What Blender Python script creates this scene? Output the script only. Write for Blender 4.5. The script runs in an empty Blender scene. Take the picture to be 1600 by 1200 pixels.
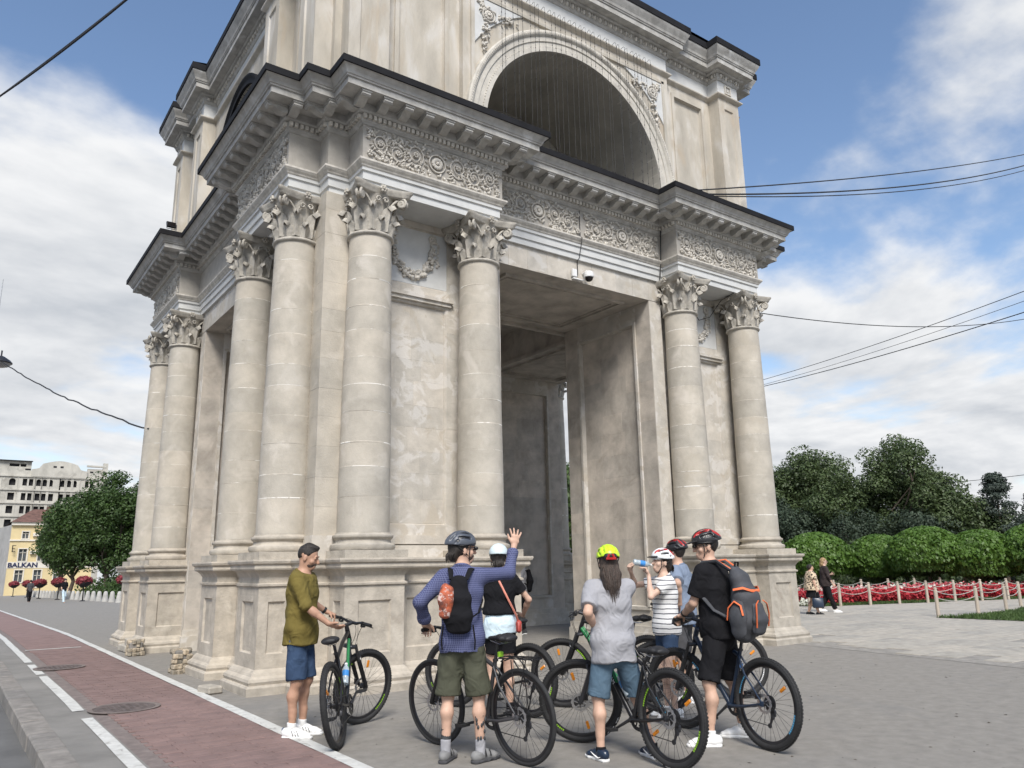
import bpy, math, random
import numpy as np
from mathutils import Vector, Matrix
R=math.radians; PI=math.pi
SC=bpy.context.scene; COL=SC.collection
# ---------------------------------------------------------------- camera
cam=bpy.data.cameras.new('camera'); camo=bpy.data.objects.new('camera',cam); COL.objects.link(camo); SC.camera=camo
CX,CY,CH=-9.352,-15.778,1.6
YAW,PITCH,ROLL=R(-35.836),R(13.135),R(-1.02)
fw=Vector((math.sin(-YAW)*math.cos(PITCH),math.cos(YAW)*math.cos(PITCH),math.sin(PITCH)))
rt0=Vector((math.cos(YAW),math.sin(YAW),0)); up0=rt0.cross(fw)
rt=rt0*math.cos(ROLL)+up0*math.sin(ROLL); up=up0*math.cos(ROLL)-rt0*math.sin(ROLL)
M=Matrix((rt,up,-fw)).transposed().to_4x4(); M.translation=Vector((CX,CY,CH)); camo.matrix_world=M
cam.sensor_width=36; cam.lens=1215.8/1600*36; cam.clip_end=3000; cam.clip_start=.05
# ---------------------------------------------------------------- sky and sun
SUN_EL,SUN_AZ=R(47),R(-119)      # azimuth: direction the light comes from, measured from +X
w=bpy.data.worlds.new('World'); SC.world=w; w.use_nodes=True
nt=w.node_tree; N=nt.nodes; L=nt.links
for n in list(N): N.remove(n)
def wn(t,**k):
    n=N.new(t)
    for a,b in k.items(): setattr(n,a,b)
    return n
out=wn('ShaderNodeOutputWorld'); bg=wn('ShaderNodeBackground'); L.new(bg.outputs[0],out.inputs[0])
sky=wn('ShaderNodeTexSky',sky_type='NISHITA',sun_disc=False,sun_elevation=SUN_EL,sun_rotation=PI/2-SUN_AZ,air_density=1.0,dust_density=.6,ozone_density=1.6)
tc=wn('ShaderNodeTexCoord')
sep=wn('ShaderNodeSeparateXYZ'); L.new(tc.outputs['Generated'],sep.inputs[0])
def wm(op,a,b=None,c=None):
    n=wn('ShaderNodeMath',operation=op)
    for i,x in enumerate((a,b,c)):
        if x is None: continue
        if isinstance(x,(int,float)): n.inputs[i].default_value=x
        else: L.new(x,n.inputs[i])
    return n.outputs[0]
zc=wm('MAXIMUM',sep.outputs[2],0.0); den=wm('ADD',zc,0.22)
px=wm('DIVIDE',sep.outputs[0],den); py=wm('DIVIDE',sep.outputs[1],den)
cmb=wn('ShaderNodeCombineXYZ'); L.new(px,cmb.inputs[0]); L.new(py,cmb.inputs[1]); cmb.inputs[2].default_value=4.7
CLOUD_SHIFT=(12.947,-19.273,1.664); HZW=.20
mp=wn('ShaderNodeMapping'); L.new(cmb.outputs[0],mp.inputs[0]); mp.inputs['Location'].default_value=CLOUD_SHIFT
def cn(scale,det,rough,dist=0.0,src=None):
    n=wn('ShaderNodeTexNoise'); n.inputs['Scale'].default_value=scale; n.inputs['Detail'].default_value=det
    n.inputs['Roughness'].default_value=rough; n.inputs['Distortion'].default_value=dist; L.new(src or mp.outputs[0],n.inputs['Vector']); return n.outputs['Fac']
CS=.95
n1=cn(CS,8,.53,.15)
off2=wn('ShaderNodeVectorMath',operation='ADD'); L.new(mp.outputs[0],off2.inputs[0]); off2.inputs[1].default_value=(.05*math.cos(SUN_AZ),.05*math.sin(SUN_AZ),.03)
n1b=cn(CS,8,.53,.15,off2.outputs[0])
hz=wm('SUBTRACT',1.0,wm('MULTIPLY',zc,1.9)); hz=wm('MAXIMUM',hz,-.25)
cov=wm('ADD',n1,wm('MULTIPLY',hz,HZW))
rp=wn('ShaderNodeValToRGB'); L.new(cov,rp.inputs[0]); rp.color_ramp.elements[0].position=.50; rp.color_ramp.elements[1].position=.60
rp.color_ramp.interpolation='EASE'
# cloud body: side towards the sun brighter, thick parts greyer
shade=wm('ADD',wm('MULTIPLY',wm('SUBTRACT',n1,n1b),3.2),wm('SUBTRACT',1.05,wm('MULTIPLY',cov,.75)))
rc=wn('ShaderNodeValToRGB'); L.new(shade,rc.inputs[0])
e=rc.color_ramp.elements; e[0].position=.30; e[0].color=(2.85,3.05,3.35,1); e[1].position=.74; e[1].color=(5.0,5.05,5.12,1)
mix=wn('ShaderNodeMix',data_type='RGBA'); L.new(rp.outputs[0],mix.inputs[0]); L.new(sky.outputs[0],mix.inputs[6]); L.new(rc.outputs[0],mix.inputs[7])
L.new(mix.outputs[2],bg.inputs[0]); bg.inputs[1].default_value=0.092
sl=bpy.data.lights.new('sun','SUN'); sl.energy=2.25; sl.angle=R(22); sl.color=(1,.955,.89)
so=bpy.data.objects.new('sun',sl); COL.objects.link(so)
sd=Vector((math.cos(SUN_EL)*math.cos(SUN_AZ),math.cos(SUN_EL)*math.sin(SUN_AZ),math.sin(SUN_EL)))
so.rotation_euler=sd.to_track_quat('Z','Y').to_euler(); so.location=(0,-20,40)
SC.view_settings.view_transform='Standard'; SC.view_settings.look='None'; SC.view_settings.exposure=1.0; SC.view_settings.gamma=1
SC.view_settings.use_curve_mapping=False
SC.cycles.use_adaptive_sampling=True; SC.cycles.adaptive_threshold=.025; SC.cycles.max_bounces=9; SC.cycles.diffuse_bounces=7; SC.cycles.transparent_max_bounces=6
# ---------------------------------------------------------------- materials
MATS={}
def mat(name,col,rough=.7,var=.12,scale=6.0,bump=.0,bscale=60.0,metal=0.0,objvar=0.0,col2=None,patch=None,stretch=(1,1,1),spec=None,det=6,emit=None,trans=0.0,local=False,p2=None,bdet=5,bdist=.02):
    """procedural: noise tone variation + optional light patches + per-piece tone + fine relief"""
    if name in MATS: return MATS[name]
    m=bpy.data.materials.new(name); m.use_nodes=True; t=m.node_tree; b=t.nodes['Principled BSDF']; lk=t.links
    def nn(ty,**k):
        n=t.nodes.new(ty)
        for a,v in k.items(): setattr(n,a,v)
        return n
    if local: src=nn('ShaderNodeTexCoord').outputs['Object']
    else: src=nn('ShaderNodeNewGeometry').outputs['Position']
    mpn=nn('ShaderNodeMapping'); mpn.inputs['Scale'].default_value=stretch; lk.new(src,mpn.inputs[0])
    def noise(sc,d,r=.6,dist=0):
        n=nn('ShaderNodeTexNoise'); n.inputs['Scale'].default_value=sc; n.inputs['Detail'].default_value=d; n.inputs['Roughness'].default_value=r
        n.inputs['Distortion'].default_value=dist; lk.new(mpn.outputs[0],n.inputs['Vector']); return n.outputs['Fac']
    def rampf(f,a,c0,bb,c1):
        n=nn('ShaderNodeValToRGB'); lk.new(f,n.inputs[0]); e=n.color_ramp.elements
        e[0].position=a; e[0].color=(*c0,1); e[1].position=bb; e[1].color=(*c1,1); return n.outputs[0]
    def mixc(f,a,bb,mode='MIX'):
        n=nn('ShaderNodeMix',data_type='RGBA',blend_type=mode)
        if isinstance(f,(int,float)): n.inputs[0].default_value=f
        else: lk.new(f,n.inputs[0])
        for i,x in ((6,a),(7,bb)):
            if isinstance(x,tuple): n.inputs[i].default_value=(*x,1)
            else: lk.new(x,n.inputs[i])
        return n.outputs[2]
    c2=col2 or tuple(max(0,x*(1-2.2*var)) for x in col); c1=tuple(min(1,x*(1+var)) for x in col)
    cc=rampf(noise(scale,det,.62,.2),.3,c2,.7,c1)
    if patch:   # (colour, scale, threshold, softness)
        pc,ps,pt,pw=patch; f=rampf(noise(ps,5,.55,.6),pt,(0,0,0),pt+pw,(1,1,1)); cc=mixc(f,cc,pc)
    if p2:
        pc,ps,pt,pw=p2; f=rampf(noise(ps,4,.6,1.2),pt,(0,0,0),pt+pw,(1,1,1)); cc=mixc(f,cc,pc)
    if objvar:
        oi=nn('ShaderNodeObjectInfo'); cc=mixc(1.0,cc,rampf(oi.outputs['Random'],0,(1-objvar,)*3,1,(1,1-.15*objvar,1-.3*objvar)),'MULTIPLY')
    lk.new(cc,b.inputs['Base Color']); b.inputs['Roughness'].default_value=rough; b.inputs['Metallic'].default_value=metal
    if spec is not None: b.inputs['Specular IOR Level'].default_value=spec
    if trans: b.inputs['Transmission Weight'].default_value=trans
    if emit: b.inputs['Emission Color'].default_value=(*emit,1); b.inputs['Emission Strength'].default_value=1
    if bump:
        bn=nn('ShaderNodeBump'); bn.inputs['Strength'].default_value=bump; bn.inputs['Distance'].default_value=bdist
        lk.new(noise(bscale,bdet,.65 if bdet>3 else .4,0 if bdet>3 else 1.2),bn.inputs['Height']); lk.new(bn.outputs[0],b.inputs['Normal'])
    MATS[name]=m; return m
def leafmat(name,c1,c2,rough=.55,transl=.25,scale=1.2):
    m=mat(name,c1,rough,scale=scale,col2=c2,objvar=0); t=m.node_tree; b=t.nodes['Principled BSDF']
    tr=t.nodes.new('ShaderNodeBsdfTranslucent'); mx=t.nodes.new('ShaderNodeMixShader'); mx.inputs[0].default_value=transl
    src=b.inputs['Base Color'].links[0].from_socket; t.links.new(src,tr.inputs[0])
    t.links.new(b.outputs[0],mx.inputs[1]); t.links.new(tr.outputs[0],mx.inputs[2]); t.links.new(mx.outputs[0],t.nodes['Material Output'].inputs[0])
    return m
# limestone and friends (base colours, unlit)
LIME=mat('limestone',(.505,.47,.405),.86,.10,2.6,.25,38,objvar=.16,patch=((.57,.535,.475),2.3,.56,.16),p2=((.45,.412,.345),1.2,.58,.16))
LIMEW=mat('limestone_wall',(.54,.508,.452),.88,.10,3.1,.3,30,objvar=.12,patch=((.59,.568,.53),3.0,.54,.06),p2=((.475,.435,.37),2.1,.575,.06))
ATT=mat('limestone_attic',(.50,.465,.40),.88,.12,2.2,.25,30,objvar=.10,stretch=(1,1,.35),patch=((.57,.55,.51),2.2,.53,.14),p2=((.43,.375,.30),1.5,.58,.14))
PED=mat('limestone_weathered',(.475,.435,.37),.9,.13,4.5,.45,26,objvar=.14,patch=((.54,.50,.43),2.2,.58,.12),p2=((.30,.26,.215),1.7,.64,.14))
PLAS=mat('painted_plaster',(.57,.575,.565),.8,.05,4,.12,50,p2=((.45,.44,.42),2.0,.66,.2))
CORN=mat('cornice_plaster',(.44,.43,.405),.85,.12,5,.2,50,p2=((.29,.28,.26),2.4,.52,.2),patch=((.60,.60,.585),1.4,.58,.12))
ORN=mat('carved_relief',(.58,.55,.495),.88,.14,9,.3,60,p2=((.32,.29,.25),3.5,.60,.2))
CAPM=mat('carved_capital',(.46,.43,.375),.88,.16,8,.35,60,p2=((.31,.285,.25),3.0,.58,.2))
FRZ=mat('frieze_ground_shade',(.40,.375,.335),.85,.08,6,.2,60,p2=((.40,.38,.34),3,.62,.2))  # ground colour darkened to deepen the shade in the gaps of the relief
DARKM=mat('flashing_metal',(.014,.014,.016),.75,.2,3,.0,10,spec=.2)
INNER=mat('stained_stone',(.54,.495,.435),.9,.16,2.2,.3,30,objvar=.16,patch=((.55,.50,.44),1.2,.58,.14),p2=((.36,.32,.275),1.1,.60,.18))
VAULT=mat('vault_plaster',(.46,.435,.38),.9,.12,1.6,.2,20)
# ---------------------------------------------------------------- mesh helpers
class MB:
    def __init__(s): s.v=[]; s.f=[]; s.m=[]; s.mi=0
    def add(s,vs,fs,X=None):
        o=len(s.v)
        if X is not None: vs=[X@Vector(p) for p in vs]
        s.v.extend(tuple(p) for p in vs); s.f.extend(tuple(i+o for i in f) for f in fs); s.m.extend([s.mi]*len(fs)); return s
    def box(s,x0,x1,y0,y1,z0,z1,X=None):
        v=[(x,y,z) for z in (z0,z1) for y in (y0,y1) for x in (x0,x1)]
        return s.add(v,[(0,2,3,1),(4,5,7,6),(0,1,5,4),(1,3,7,5),(3,2,6,7),(2,0,4,6)],X)
    def cbox(s,x0,x1,y0,y1,z0,z1,c=.006,X=None):
        # chamfered box
        vs=[];ix={}
        for a in (0,1):
            for b in (0,1):
                for d in (0,1):
                    P=[(x0,x1)[a],(y0,y1)[b],(z0,z1)[d]]; sg=[1 if a==0 else -1,1 if b==0 else -1,1 if d==0 else -1]
                    for k in range(3):
                        q=[P[i]+(0 if i==k else sg[i]*c) for i in range(3)]; ix[a,b,d,k]=len(vs); vs.append(q)
        F=[]
        for k in range(3):
            i,j=[n for n in range(3) if n!=k]
            for e in (0,1):
                def g(p,q):
                    t=[0,0,0]; t[k]=e; t[i]=p; t[j]=q; return ix[t[0],t[1],t[2],k]
                F.append((g(0,0),g(1,0),g(1,1),g(0,1)))
        for k in range(3):           # edge chamfers along axis k
            i,j=[n for n in range(3) if n!=k]
            for p in (0,1):
                for q in (0,1):
                    def g(e,m):
                        t=[0,0,0]; t[k]=e; t[i]=p; t[j]=q; return ix[t[0],t[1],t[2],m]
                    F.append((g(0,i),g(1,i),g(1,j),g(0,j)))
        for a in (0,1):
            for b in (0,1):
                for d in (0,1): F.append(tuple(ix[a,b,d,k] for k in range(3)))
        return s.add(vs,F,X)
    def lathe(s,prof,n=24,X=None,cap=True,a0=0,a1=2*PI):
        full=abs(a1-a0-2*PI)<1e-6; m=n if full else n+1
        v=[];f=[]
        for r,z in prof:
            for i in range(m):
                a=a0+(a1-a0)*i/n; v.append((r*math.cos(a),r*math.sin(a),z))
        for j in range(len(prof)-1):
            for i in range(n):
                k=(i+1)%m; f.append((j*m+i,j*m+k,(j+1)*m+k,(j+1)*m+i))
        if cap and full: f.append(tuple(range(m-1,-1,-1))); f.append(tuple(range((len(prof)-1)*m,len(prof)*m)))
        return s.add(v,f,X)
    def tube(s,pts,r,n=6,closed=False,cap=True,X=None,flat=None):
        P=[Vector(p) for p in pts]; k=len(P); v=[];f=[]; u=None
        for i,p in enumerate(P):
            a=P[(i-1)%k] if (closed or i>0) else p; b=P[(i+1)%k] if (closed or i<k-1) else p
            t=(b-a).normalized() if (b-a).length>1e-9 else Vector((0,0,1))
            if u is None: u=t.orthogonal().normalized()
            u=(u-t*u.dot(t)); u=u.normalized() if u.length>1e-6 else t.orthogonal().normalized()
            w_=t.cross(u); rr=r[i] if isinstance(r,(list,tuple)) else r
            for j in range(n):
                a_=2*PI*j/n; v.append(p+u*(rr*math.cos(a_))+w_*(rr*math.sin(a_)*(flat or 1)))
        for i in range(k if closed else k-1):
            i2=(i+1)%k
            for j in range(n):
                j2=(j+1)%n; f.append((i*n+j,i*n+j2,i2*n+j2,i2*n+j))
        if cap and not closed: f.append(tuple(range(n-1,-1,-1))); f.append(tuple(range((k-1)*n,k*n)))
        return s.add(v,f,X)
    def ell(s,c,r,nu=10,nv=6,X=None):
        c=Vector(c); r=(r,r,r) if isinstance(r,(int,float)) else r
        v=[c+Vector((0,0,-r[2]))];f=[]
        for j in range(1,nv):
            b=-PI/2+PI*j/nv
            for i in range(nu):
                a=2*PI*i/nu; v.append(c+Vector((r[0]*math.cos(b)*math.cos(a),r[1]*math.cos(b)*math.sin(a),r[2]*math.sin(b))))
        v.append(c+Vector((0,0,r[2]))); top=len(v)-1
        for i in range(nu):
            k=(i+1)%nu; f.append((0,1+k,1+i)); f.append((top,1+(nv-2)*nu+i,1+(nv-2)*nu+k))
            for j in range(nv-2): f.append((1+j*nu+i,1+j*nu+k,1+(j+1)*nu+k,1+(j+1)*nu+i))
        return s.add(v,f,X)
    def prism(s,poly,h0,h1,X=None):
        n=len(poly); v=[(x,y,h0) for x,y in poly]+[(x,y,h1) for x,y in poly]
        f=[tuple(range(n-1,-1,-1)),tuple(range(n,2*n))]+[(i,(i+1)%n,n+(i+1)%n,n+i) for i in range(n)]
        return s.add(v,f,X)
    def build(s,name,mt,parent=None,smooth=None,loc=None,kind=None):
        me=bpy.data.meshes.new(name); me.from_pydata(s.v,[],s.f)
        ms=mt if isinstance(mt,(list,tuple)) else [mt]
        for q in ms: me.materials.append(q)
        if len(ms)>1: me.polygons.foreach_set('material_index',s.m)
        me.update()
        if smooth is not None:
            me.polygons.foreach_set('use_smooth',[True]*len(me.polygons))
            if smooth<179: me.set_sharp_from_angle(angle=R(smooth))
        return link(name,me,parent,loc,kind)
def link(name,me,parent=None,loc=None,kind=None):
    o=bpy.data.objects.new(name,me); COL.objects.link(o)
    if parent is not None: o.parent=parent
    if loc is not None: o.location=loc
    if kind: o['kind']=kind
    return o
def empty(name,loc=(0,0,0),rz=0,parent=None,sc=1):
    o=bpy.data.objects.new(name,None); COL.objects.link(o); o.location=loc; o.rotation_euler=(0,0,rz); o.scale=(sc,)*3
    o.empty_display_size=.1
    if parent is not None: o.parent=parent
    return o
def tag(o,label,cat,group=None,kind=None):
    o['label']=label; o['category']=cat
    if group: o['group']=group
    if kind: o['kind']=kind
    return o
def copytree(o,parent=None):
    c=o.copy(); COL.objects.link(c); c.parent=parent
    for ch in list(o.children):
        copytree(ch,c)
    return c
def RZ(a): return Matrix.Rotation(a,4,'Z')
def TR(x,y,z): return Matrix.Translation((x,y,z))
def frame(o,x,y,z):
    m=Matrix((Vector(x),Vector(y),Vector(z))).transposed().to_4x4(); m.translation=Vector(o); return m
def offs(poly,o):
    n=len(poly); r=[]
    for i in range(n):
        p=poly[i]; a=poly[i-1]; b=poly[(i+1)%n]
        d1=((p[0]-a[0]),(p[1]-a[1])); d2=((b[0]-p[0]),(b[1]-p[1]))
        l1=math.hypot(*d1); l2=math.hypot(*d2); n1=(d1[1]/l1,-d1[0]/l1); n2=(d2[1]/l2,-d2[0]/l2)
        if abs(n1[0]*n2[0]+n1[1]*n2[1])>.99: r.append((p[0]+o*n1[0],p[1]+o*n1[1]))
        else: r.append((p[0]+o*(n1[0]+n2[0]),p[1]+o*(n1[1]+n2[1])))
    return r
def ringsweep(mb,poly,prof,capb=False,capt=False):
    n=len(poly); v=[];f=[]
    for o,z in prof: v+= [(x,y,z) for x,y in offs(poly,o)]
    for j in range(len(prof)-1):
        for i in range(n):
            k=(i+1)%n; f.append((j*n+i,j*n+k,(j+1)*n+k,(j+1)*n+i))
    if capb: f.append(tuple(range(n-1,-1,-1)))
    if capt: f.append(tuple(range((len(prof)-1)*n,len(prof)*n)))
    mb.add(v,f)
def panelwall(mb,X,u0,u1,z0,z1,hole=None,dep=.03):
    """flat wall in local (u,z) plane of X (local y = outward), with one recessed rectangular field"""
    if not hole:
        mb.add([(u0,0,z0),(u1,0,z0),(u1,0,z1),(u0,0,z1)],[(0,1,2,3)],X); return
    a,b,c,d=hole; e=min(.02,dep)
    v=[(u0,0,z0),(u1,0,z0),(u1,0,z1),(u0,0,z1),(a,0,c),(b,0,c),(b,0,d),(a,0,d),(a+e,-dep,c+e),(b-e,-dep,c+e),(b-e,-dep,d-e),(a+e,-dep,d-e)]
    mb.add(v,[(0,1,5,4),(1,2,6,5),(2,3,7,6),(3,0,4,7),(4,5,9,8),(5,6,10,9),(6,7,11,10),(7,4,8,11),(8,9,10,11)],X)
# ================================================================ ground
rng=random.Random(7)
ASPH=mat('asphalt',(.242,.227,.203),.93,.09,7,.35,170,p2=((.195,.188,.176),.55,.58,.2),patch=((.15,.142,.13),11,.69,.03))
ROADM=mat('road_asphalt',(.13,.13,.128),.93,.16,1.2,.5,140)
WALKM=mat('sidewalk_asphalt',(.225,.216,.20),.93,.12,1.4,.4,150,p2=((.15,.147,.142),1.0,.58,.2))
LINEM=mat('road_paint',(.58,.58,.55),.8,.10,9,.3,90,p2=((.33,.32,.30),7,.57,.12))
REDB=mat('red_paver',(.235,.160,.147),.9,.10,3,.3,120,objvar=.15)
REDJ=mat('paver_joint',(.20,.165,.152),.95,.15,8,.3,100)
KERBM=mat('kerb_granite',(.255,.242,.225),.9,.16,6,.35,110,objvar=.18)
SLABM=mat('plaza_slab',(.42,.398,.352),.88,.12,5,.25,100,objvar=.20)
SLABJ=mat('slab_joint',(.27,.255,.23),.95,.15,6,.2,100)
GRASSM=leafmat('grass_blade',(.075,.13,.03),(.04,.075,.018),.7,.2)
SOIL=mat('soil',(.07,.075,.04),.95,.2,8,.4,60)
def gz(x,y):  # the square falls gently away to the north
    return -max(0.0,y-9)*.0125
mb=MB(); xs=[-8.0,4.05,30,300]; ys=[-60,9,30,60,120,260,700]
def sheet(name,xs,ys,z,m,fn=gz):
    b=MB(); v=[(x,y,z+fn(x,y)) for y in ys for x in xs]; n=len(xs)
    f=[(j*n+i,j*n+i+1,(j+1)*n+i+1,(j+1)*n+i) for j in range(len(ys)-1) for i in range(n-1)]
    b.add(v,f); o=b.build(name,m); o['kind']='structure'; return o
ground=sheet('ground',[-700,-8.36,-7.9,4.05,40,700],[-300,-60,-20,9,30,60,120,260,800],-.16,ROADM)
plaza=sheet('pavement',[-8.1,-4,4.3,14,60,400],[-40,-12,0,9,30,60,120,200],0.0,ASPH)
walk=sheet('sidewalk',[-8.22,-7.72],[-40,-12,0,9,30,60,120,200],.004,WALKM)
# kerb: single granite stones
kerb=empty('kerb'); kerb['kind']='structure'
y=-16.0; i=0
while y<34:
    ln=rng.uniform(.86,1.02); h=rng.uniform(-.006,.006)
    b=MB().cbox(-8.42+rng.uniform(-.008,.008),-8.17,y+.006,y+ln-.006,-.30,.012+h,.016); o=b.build('kerb_stone',KERBM,kerb)
    o.location.z=gz(0,y); y+=ln
b=MB().box(-8.40,-8.165,34,120,-.3,.0); o=b.build('kerb_run',KERBM,kerb); o.location.z=-.32
# cycle lane
lane=sheet('cycle_lane',[-7.72,-6.33],[-40,-12,0,9,30,60,110],.004,REDJ)
brick=MB().cbox(-.0985,.0985,-.0485,.0485,-.01,.012,.004); bo=brick.build('brick',REDB,lane); bm=bo.data
rest=MB(); cnt=0
rows=[]
for j in range(-122,40):
    yy=j*.1
    off=.1 if j%2 else 0
    for i in range(7):
        xx=-7.53+.1+i*.2-off*.5
        rows.append((xx,yy))
rows=[(x,y) for x,y in rows if -7.60<x<-6.42 and y>-9.6]
# those in view nearest the camera first
rows.sort(key=lambda p:(p[0]-CX)**2+(p[1]-CY)**2)
first=True
for k,(x,y) in enumerate(rows):
    z=.004+rng.uniform(-.0025,.003)
    if k<300:
        o=bo if first else link('brick',bm,lane)
        first=False; o.location=(x,y,z); o.rotation_euler=(rng.uniform(-.012,.012),rng.uniform(-.012,.012),rng.uniform(-.012,.012))
    else: rest.box(x-.0965,x+.0965,y-.0465,y+.0465,0,.011+rng.uniform(-.003,.003))
rest.build('far_bricks',REDB,lane,kind='stuff')
far=MB()
for j in range(40,700):
    if j%1==0:
        far.box(-7.6,-6.42,j*.1-.045,j*.1+.045,gz(0,j*.1)-.02,gz(0,j*.1)+.012)
far.build('far_brick_rows',REDB,lane,kind='stuff')
def strip(name,x0,x1,y0,y1,z,m,wob=.008,step=.7):
    b=MB(); n=max(2,int((y1-y0)/step)); v=[];f=[]
    for i in range(n+1):
        y=y0+(y1-y0)*i/n; v+=[(x0+rng.uniform(-wob,wob),y,z+gz(0,y)),(x1+rng.uniform(-wob,wob),y,z+gz(0,y))]
    f=[(2*i,2*i+1,2*i+3,2*i+2) for i in range(n)]
    b.add(v,f); o=b.build(name,m); o['kind']='structure'; return o
strip('lane_line',-6.42,-6.29,-22,90,.020,LINEM)
for y0,y1 in ((-22,-5.35),(-4.75,-.72),(-.45,1.3),(1.75,60)): strip('lane_line',-7.87,-7.745,y0,y1,.012,LINEM)
strip('lane_line',-7.66,-6.6,4.4,4.52,.019,LINEM,.01,.2)
# manhole covers in the lane
IRON=mat('cast_iron',(.145,.118,.11),.85,.25,12,.5,90,metal=.2); RIMC=mat('dusty_rim',(.20,.165,.15),.9,.15,8,.3,80)
for (x,y,lab) in ((-7.35,-4.95,'round cast iron manhole cover in the red lane, the one nearer the kerb stones'),(-7.46,.35,'smaller iron cover in the red lane further along, beyond the nearer cover')):
    t=empty('manhole_cover',(x,y,.017)); tag(t,lab,'manhole cover')
    MB().lathe([(.395,0),(.40,.010),(.345,.010),(.343,.004)],36).build('rim',RIMC,t,40)
    b=MB().lathe([(.335,.0),(.335,.009)],36); b.build('lid',IRON,t)
    g=MB()
    for i in range(-4,5):
        for j in range(-4,5):
            if i*i+j*j<17: g.box(i*.07-.018,i*.07+.018,j*.07-.018,j*.07+.018,.009,.0125)
    g.build('tread',IRON,t,kind='stuff')
# light stone slabs of the square on the right
sq=MB(); sq.add([(4.55,-5.55,.004),(3.72,-10.4,.004),(3.4,-14,.004),(60,-14,.004),(60,26,-.2),(5.9,26,-.2),(5.9,-5.2,.004)],[(0,1,2,3,4,5,6)])
sqo=sq.build('paved_square',SLABJ); sqo['kind']='structure'; sqo.location.z=.0
slabs=[]
j=0; yy=-12.5
cells=[]
while yy<8:
    d=rng.choice([.42,.5,.6]); xx=3.4+rng.uniform(0,.5)
    while xx<26:
        l=rng.uniform(.55,1.15); cells.append((xx,yy,l,d)); xx+=l
    yy+=d
def sq_edge(y):
    return 4.55-(-5.55-y)*.171 if y<-5.55 else 4.6 if y<-5.2 else 5.95
cells=[c for c in cells if c[0]>sq_edge(c[1])+.02 and c[0]>sq_edge(c[1]+c[3])+.02]
# only what the camera can face
def inview(x,y):
    v=Vector((x-CX,y-CY,-CH)); z=v.dot(fw); return z>0 and abs(v.dot(rt)/z)<.68 and v.dot(up)/z>-.52
cells=[c for c in cells if inview(c[0],c[1]) or inview(c[0]+c[2],c[1])]
cells.sort(key=lambda c:(c[0]-CX)**2+(c[1]-CY)**2)
rest=MB()
for k,(x,y,l,d) in enumerate(cells):
    z=rng.uniform(.008,.014)
    if k<300:
        o=MB().cbox(-l/2+.004,l/2-.004,-d/2+.004,d/2-.004,-.01,z,.004).build('slab',SLABM,sqo); o.location=(x+l/2,y+d/2,.004)
    else: rest.box(x+.004,x+l-.004,y+.004,y+d-.004,0,.004+z)
rest.build('far_slabs',SLABM,sqo,kind='stuff')
# ================================================================ the arch
ARV=mat('archivolt_stone',(.56,.53,.47),.85,.10,5,.2,50,p2=((.42,.39,.34),2.0,.6,.15))
MORT=mat('mortar',(.50,.455,.385),.9,.1,6,.3,60,patch=((.70,.68,.63),2.6,.50,.04))
ARCH=empty('triumphal_arch'); tag(ARCH,'pale limestone triumphal arch with Corinthian columns towering over the cyclists','arch')
c_,a1_,a2_=5.366,4.50,2.49
def FX(k,d=0.0): return RZ(k*PI/2)@frame((0,-d,0),(1,0,0),(0,-1,0),(0,0,1))   # face frame: (u, outward, z)
def blocks(X,u0,u1,z0,z1,ch,bl,m,par,dep=.02,seed=1,jit=.0018,name='stone_block'):
    r=random.Random(seed); z=z0
    while z<z1-.02:
        h=ch*r.uniform(.85,1.15); h=h if z+h*1.4<z1 else z1-z
        u=u0; 
        while u<u1-.02:
            l=bl*r.uniform(.7,1.3); l=l if u+l*1.45<u1 else u1-u
            e=r.uniform(0,jit)
            o=MB().cbox(-l/2+.0004,l/2-.0004,-dep,e,-h/2+.0004,h/2-.0004,.0009).build(name,m,par); o.matrix_local=X@TR(u+l/2,dep*.6,z+h/2); u+=l
        z+=h
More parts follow.
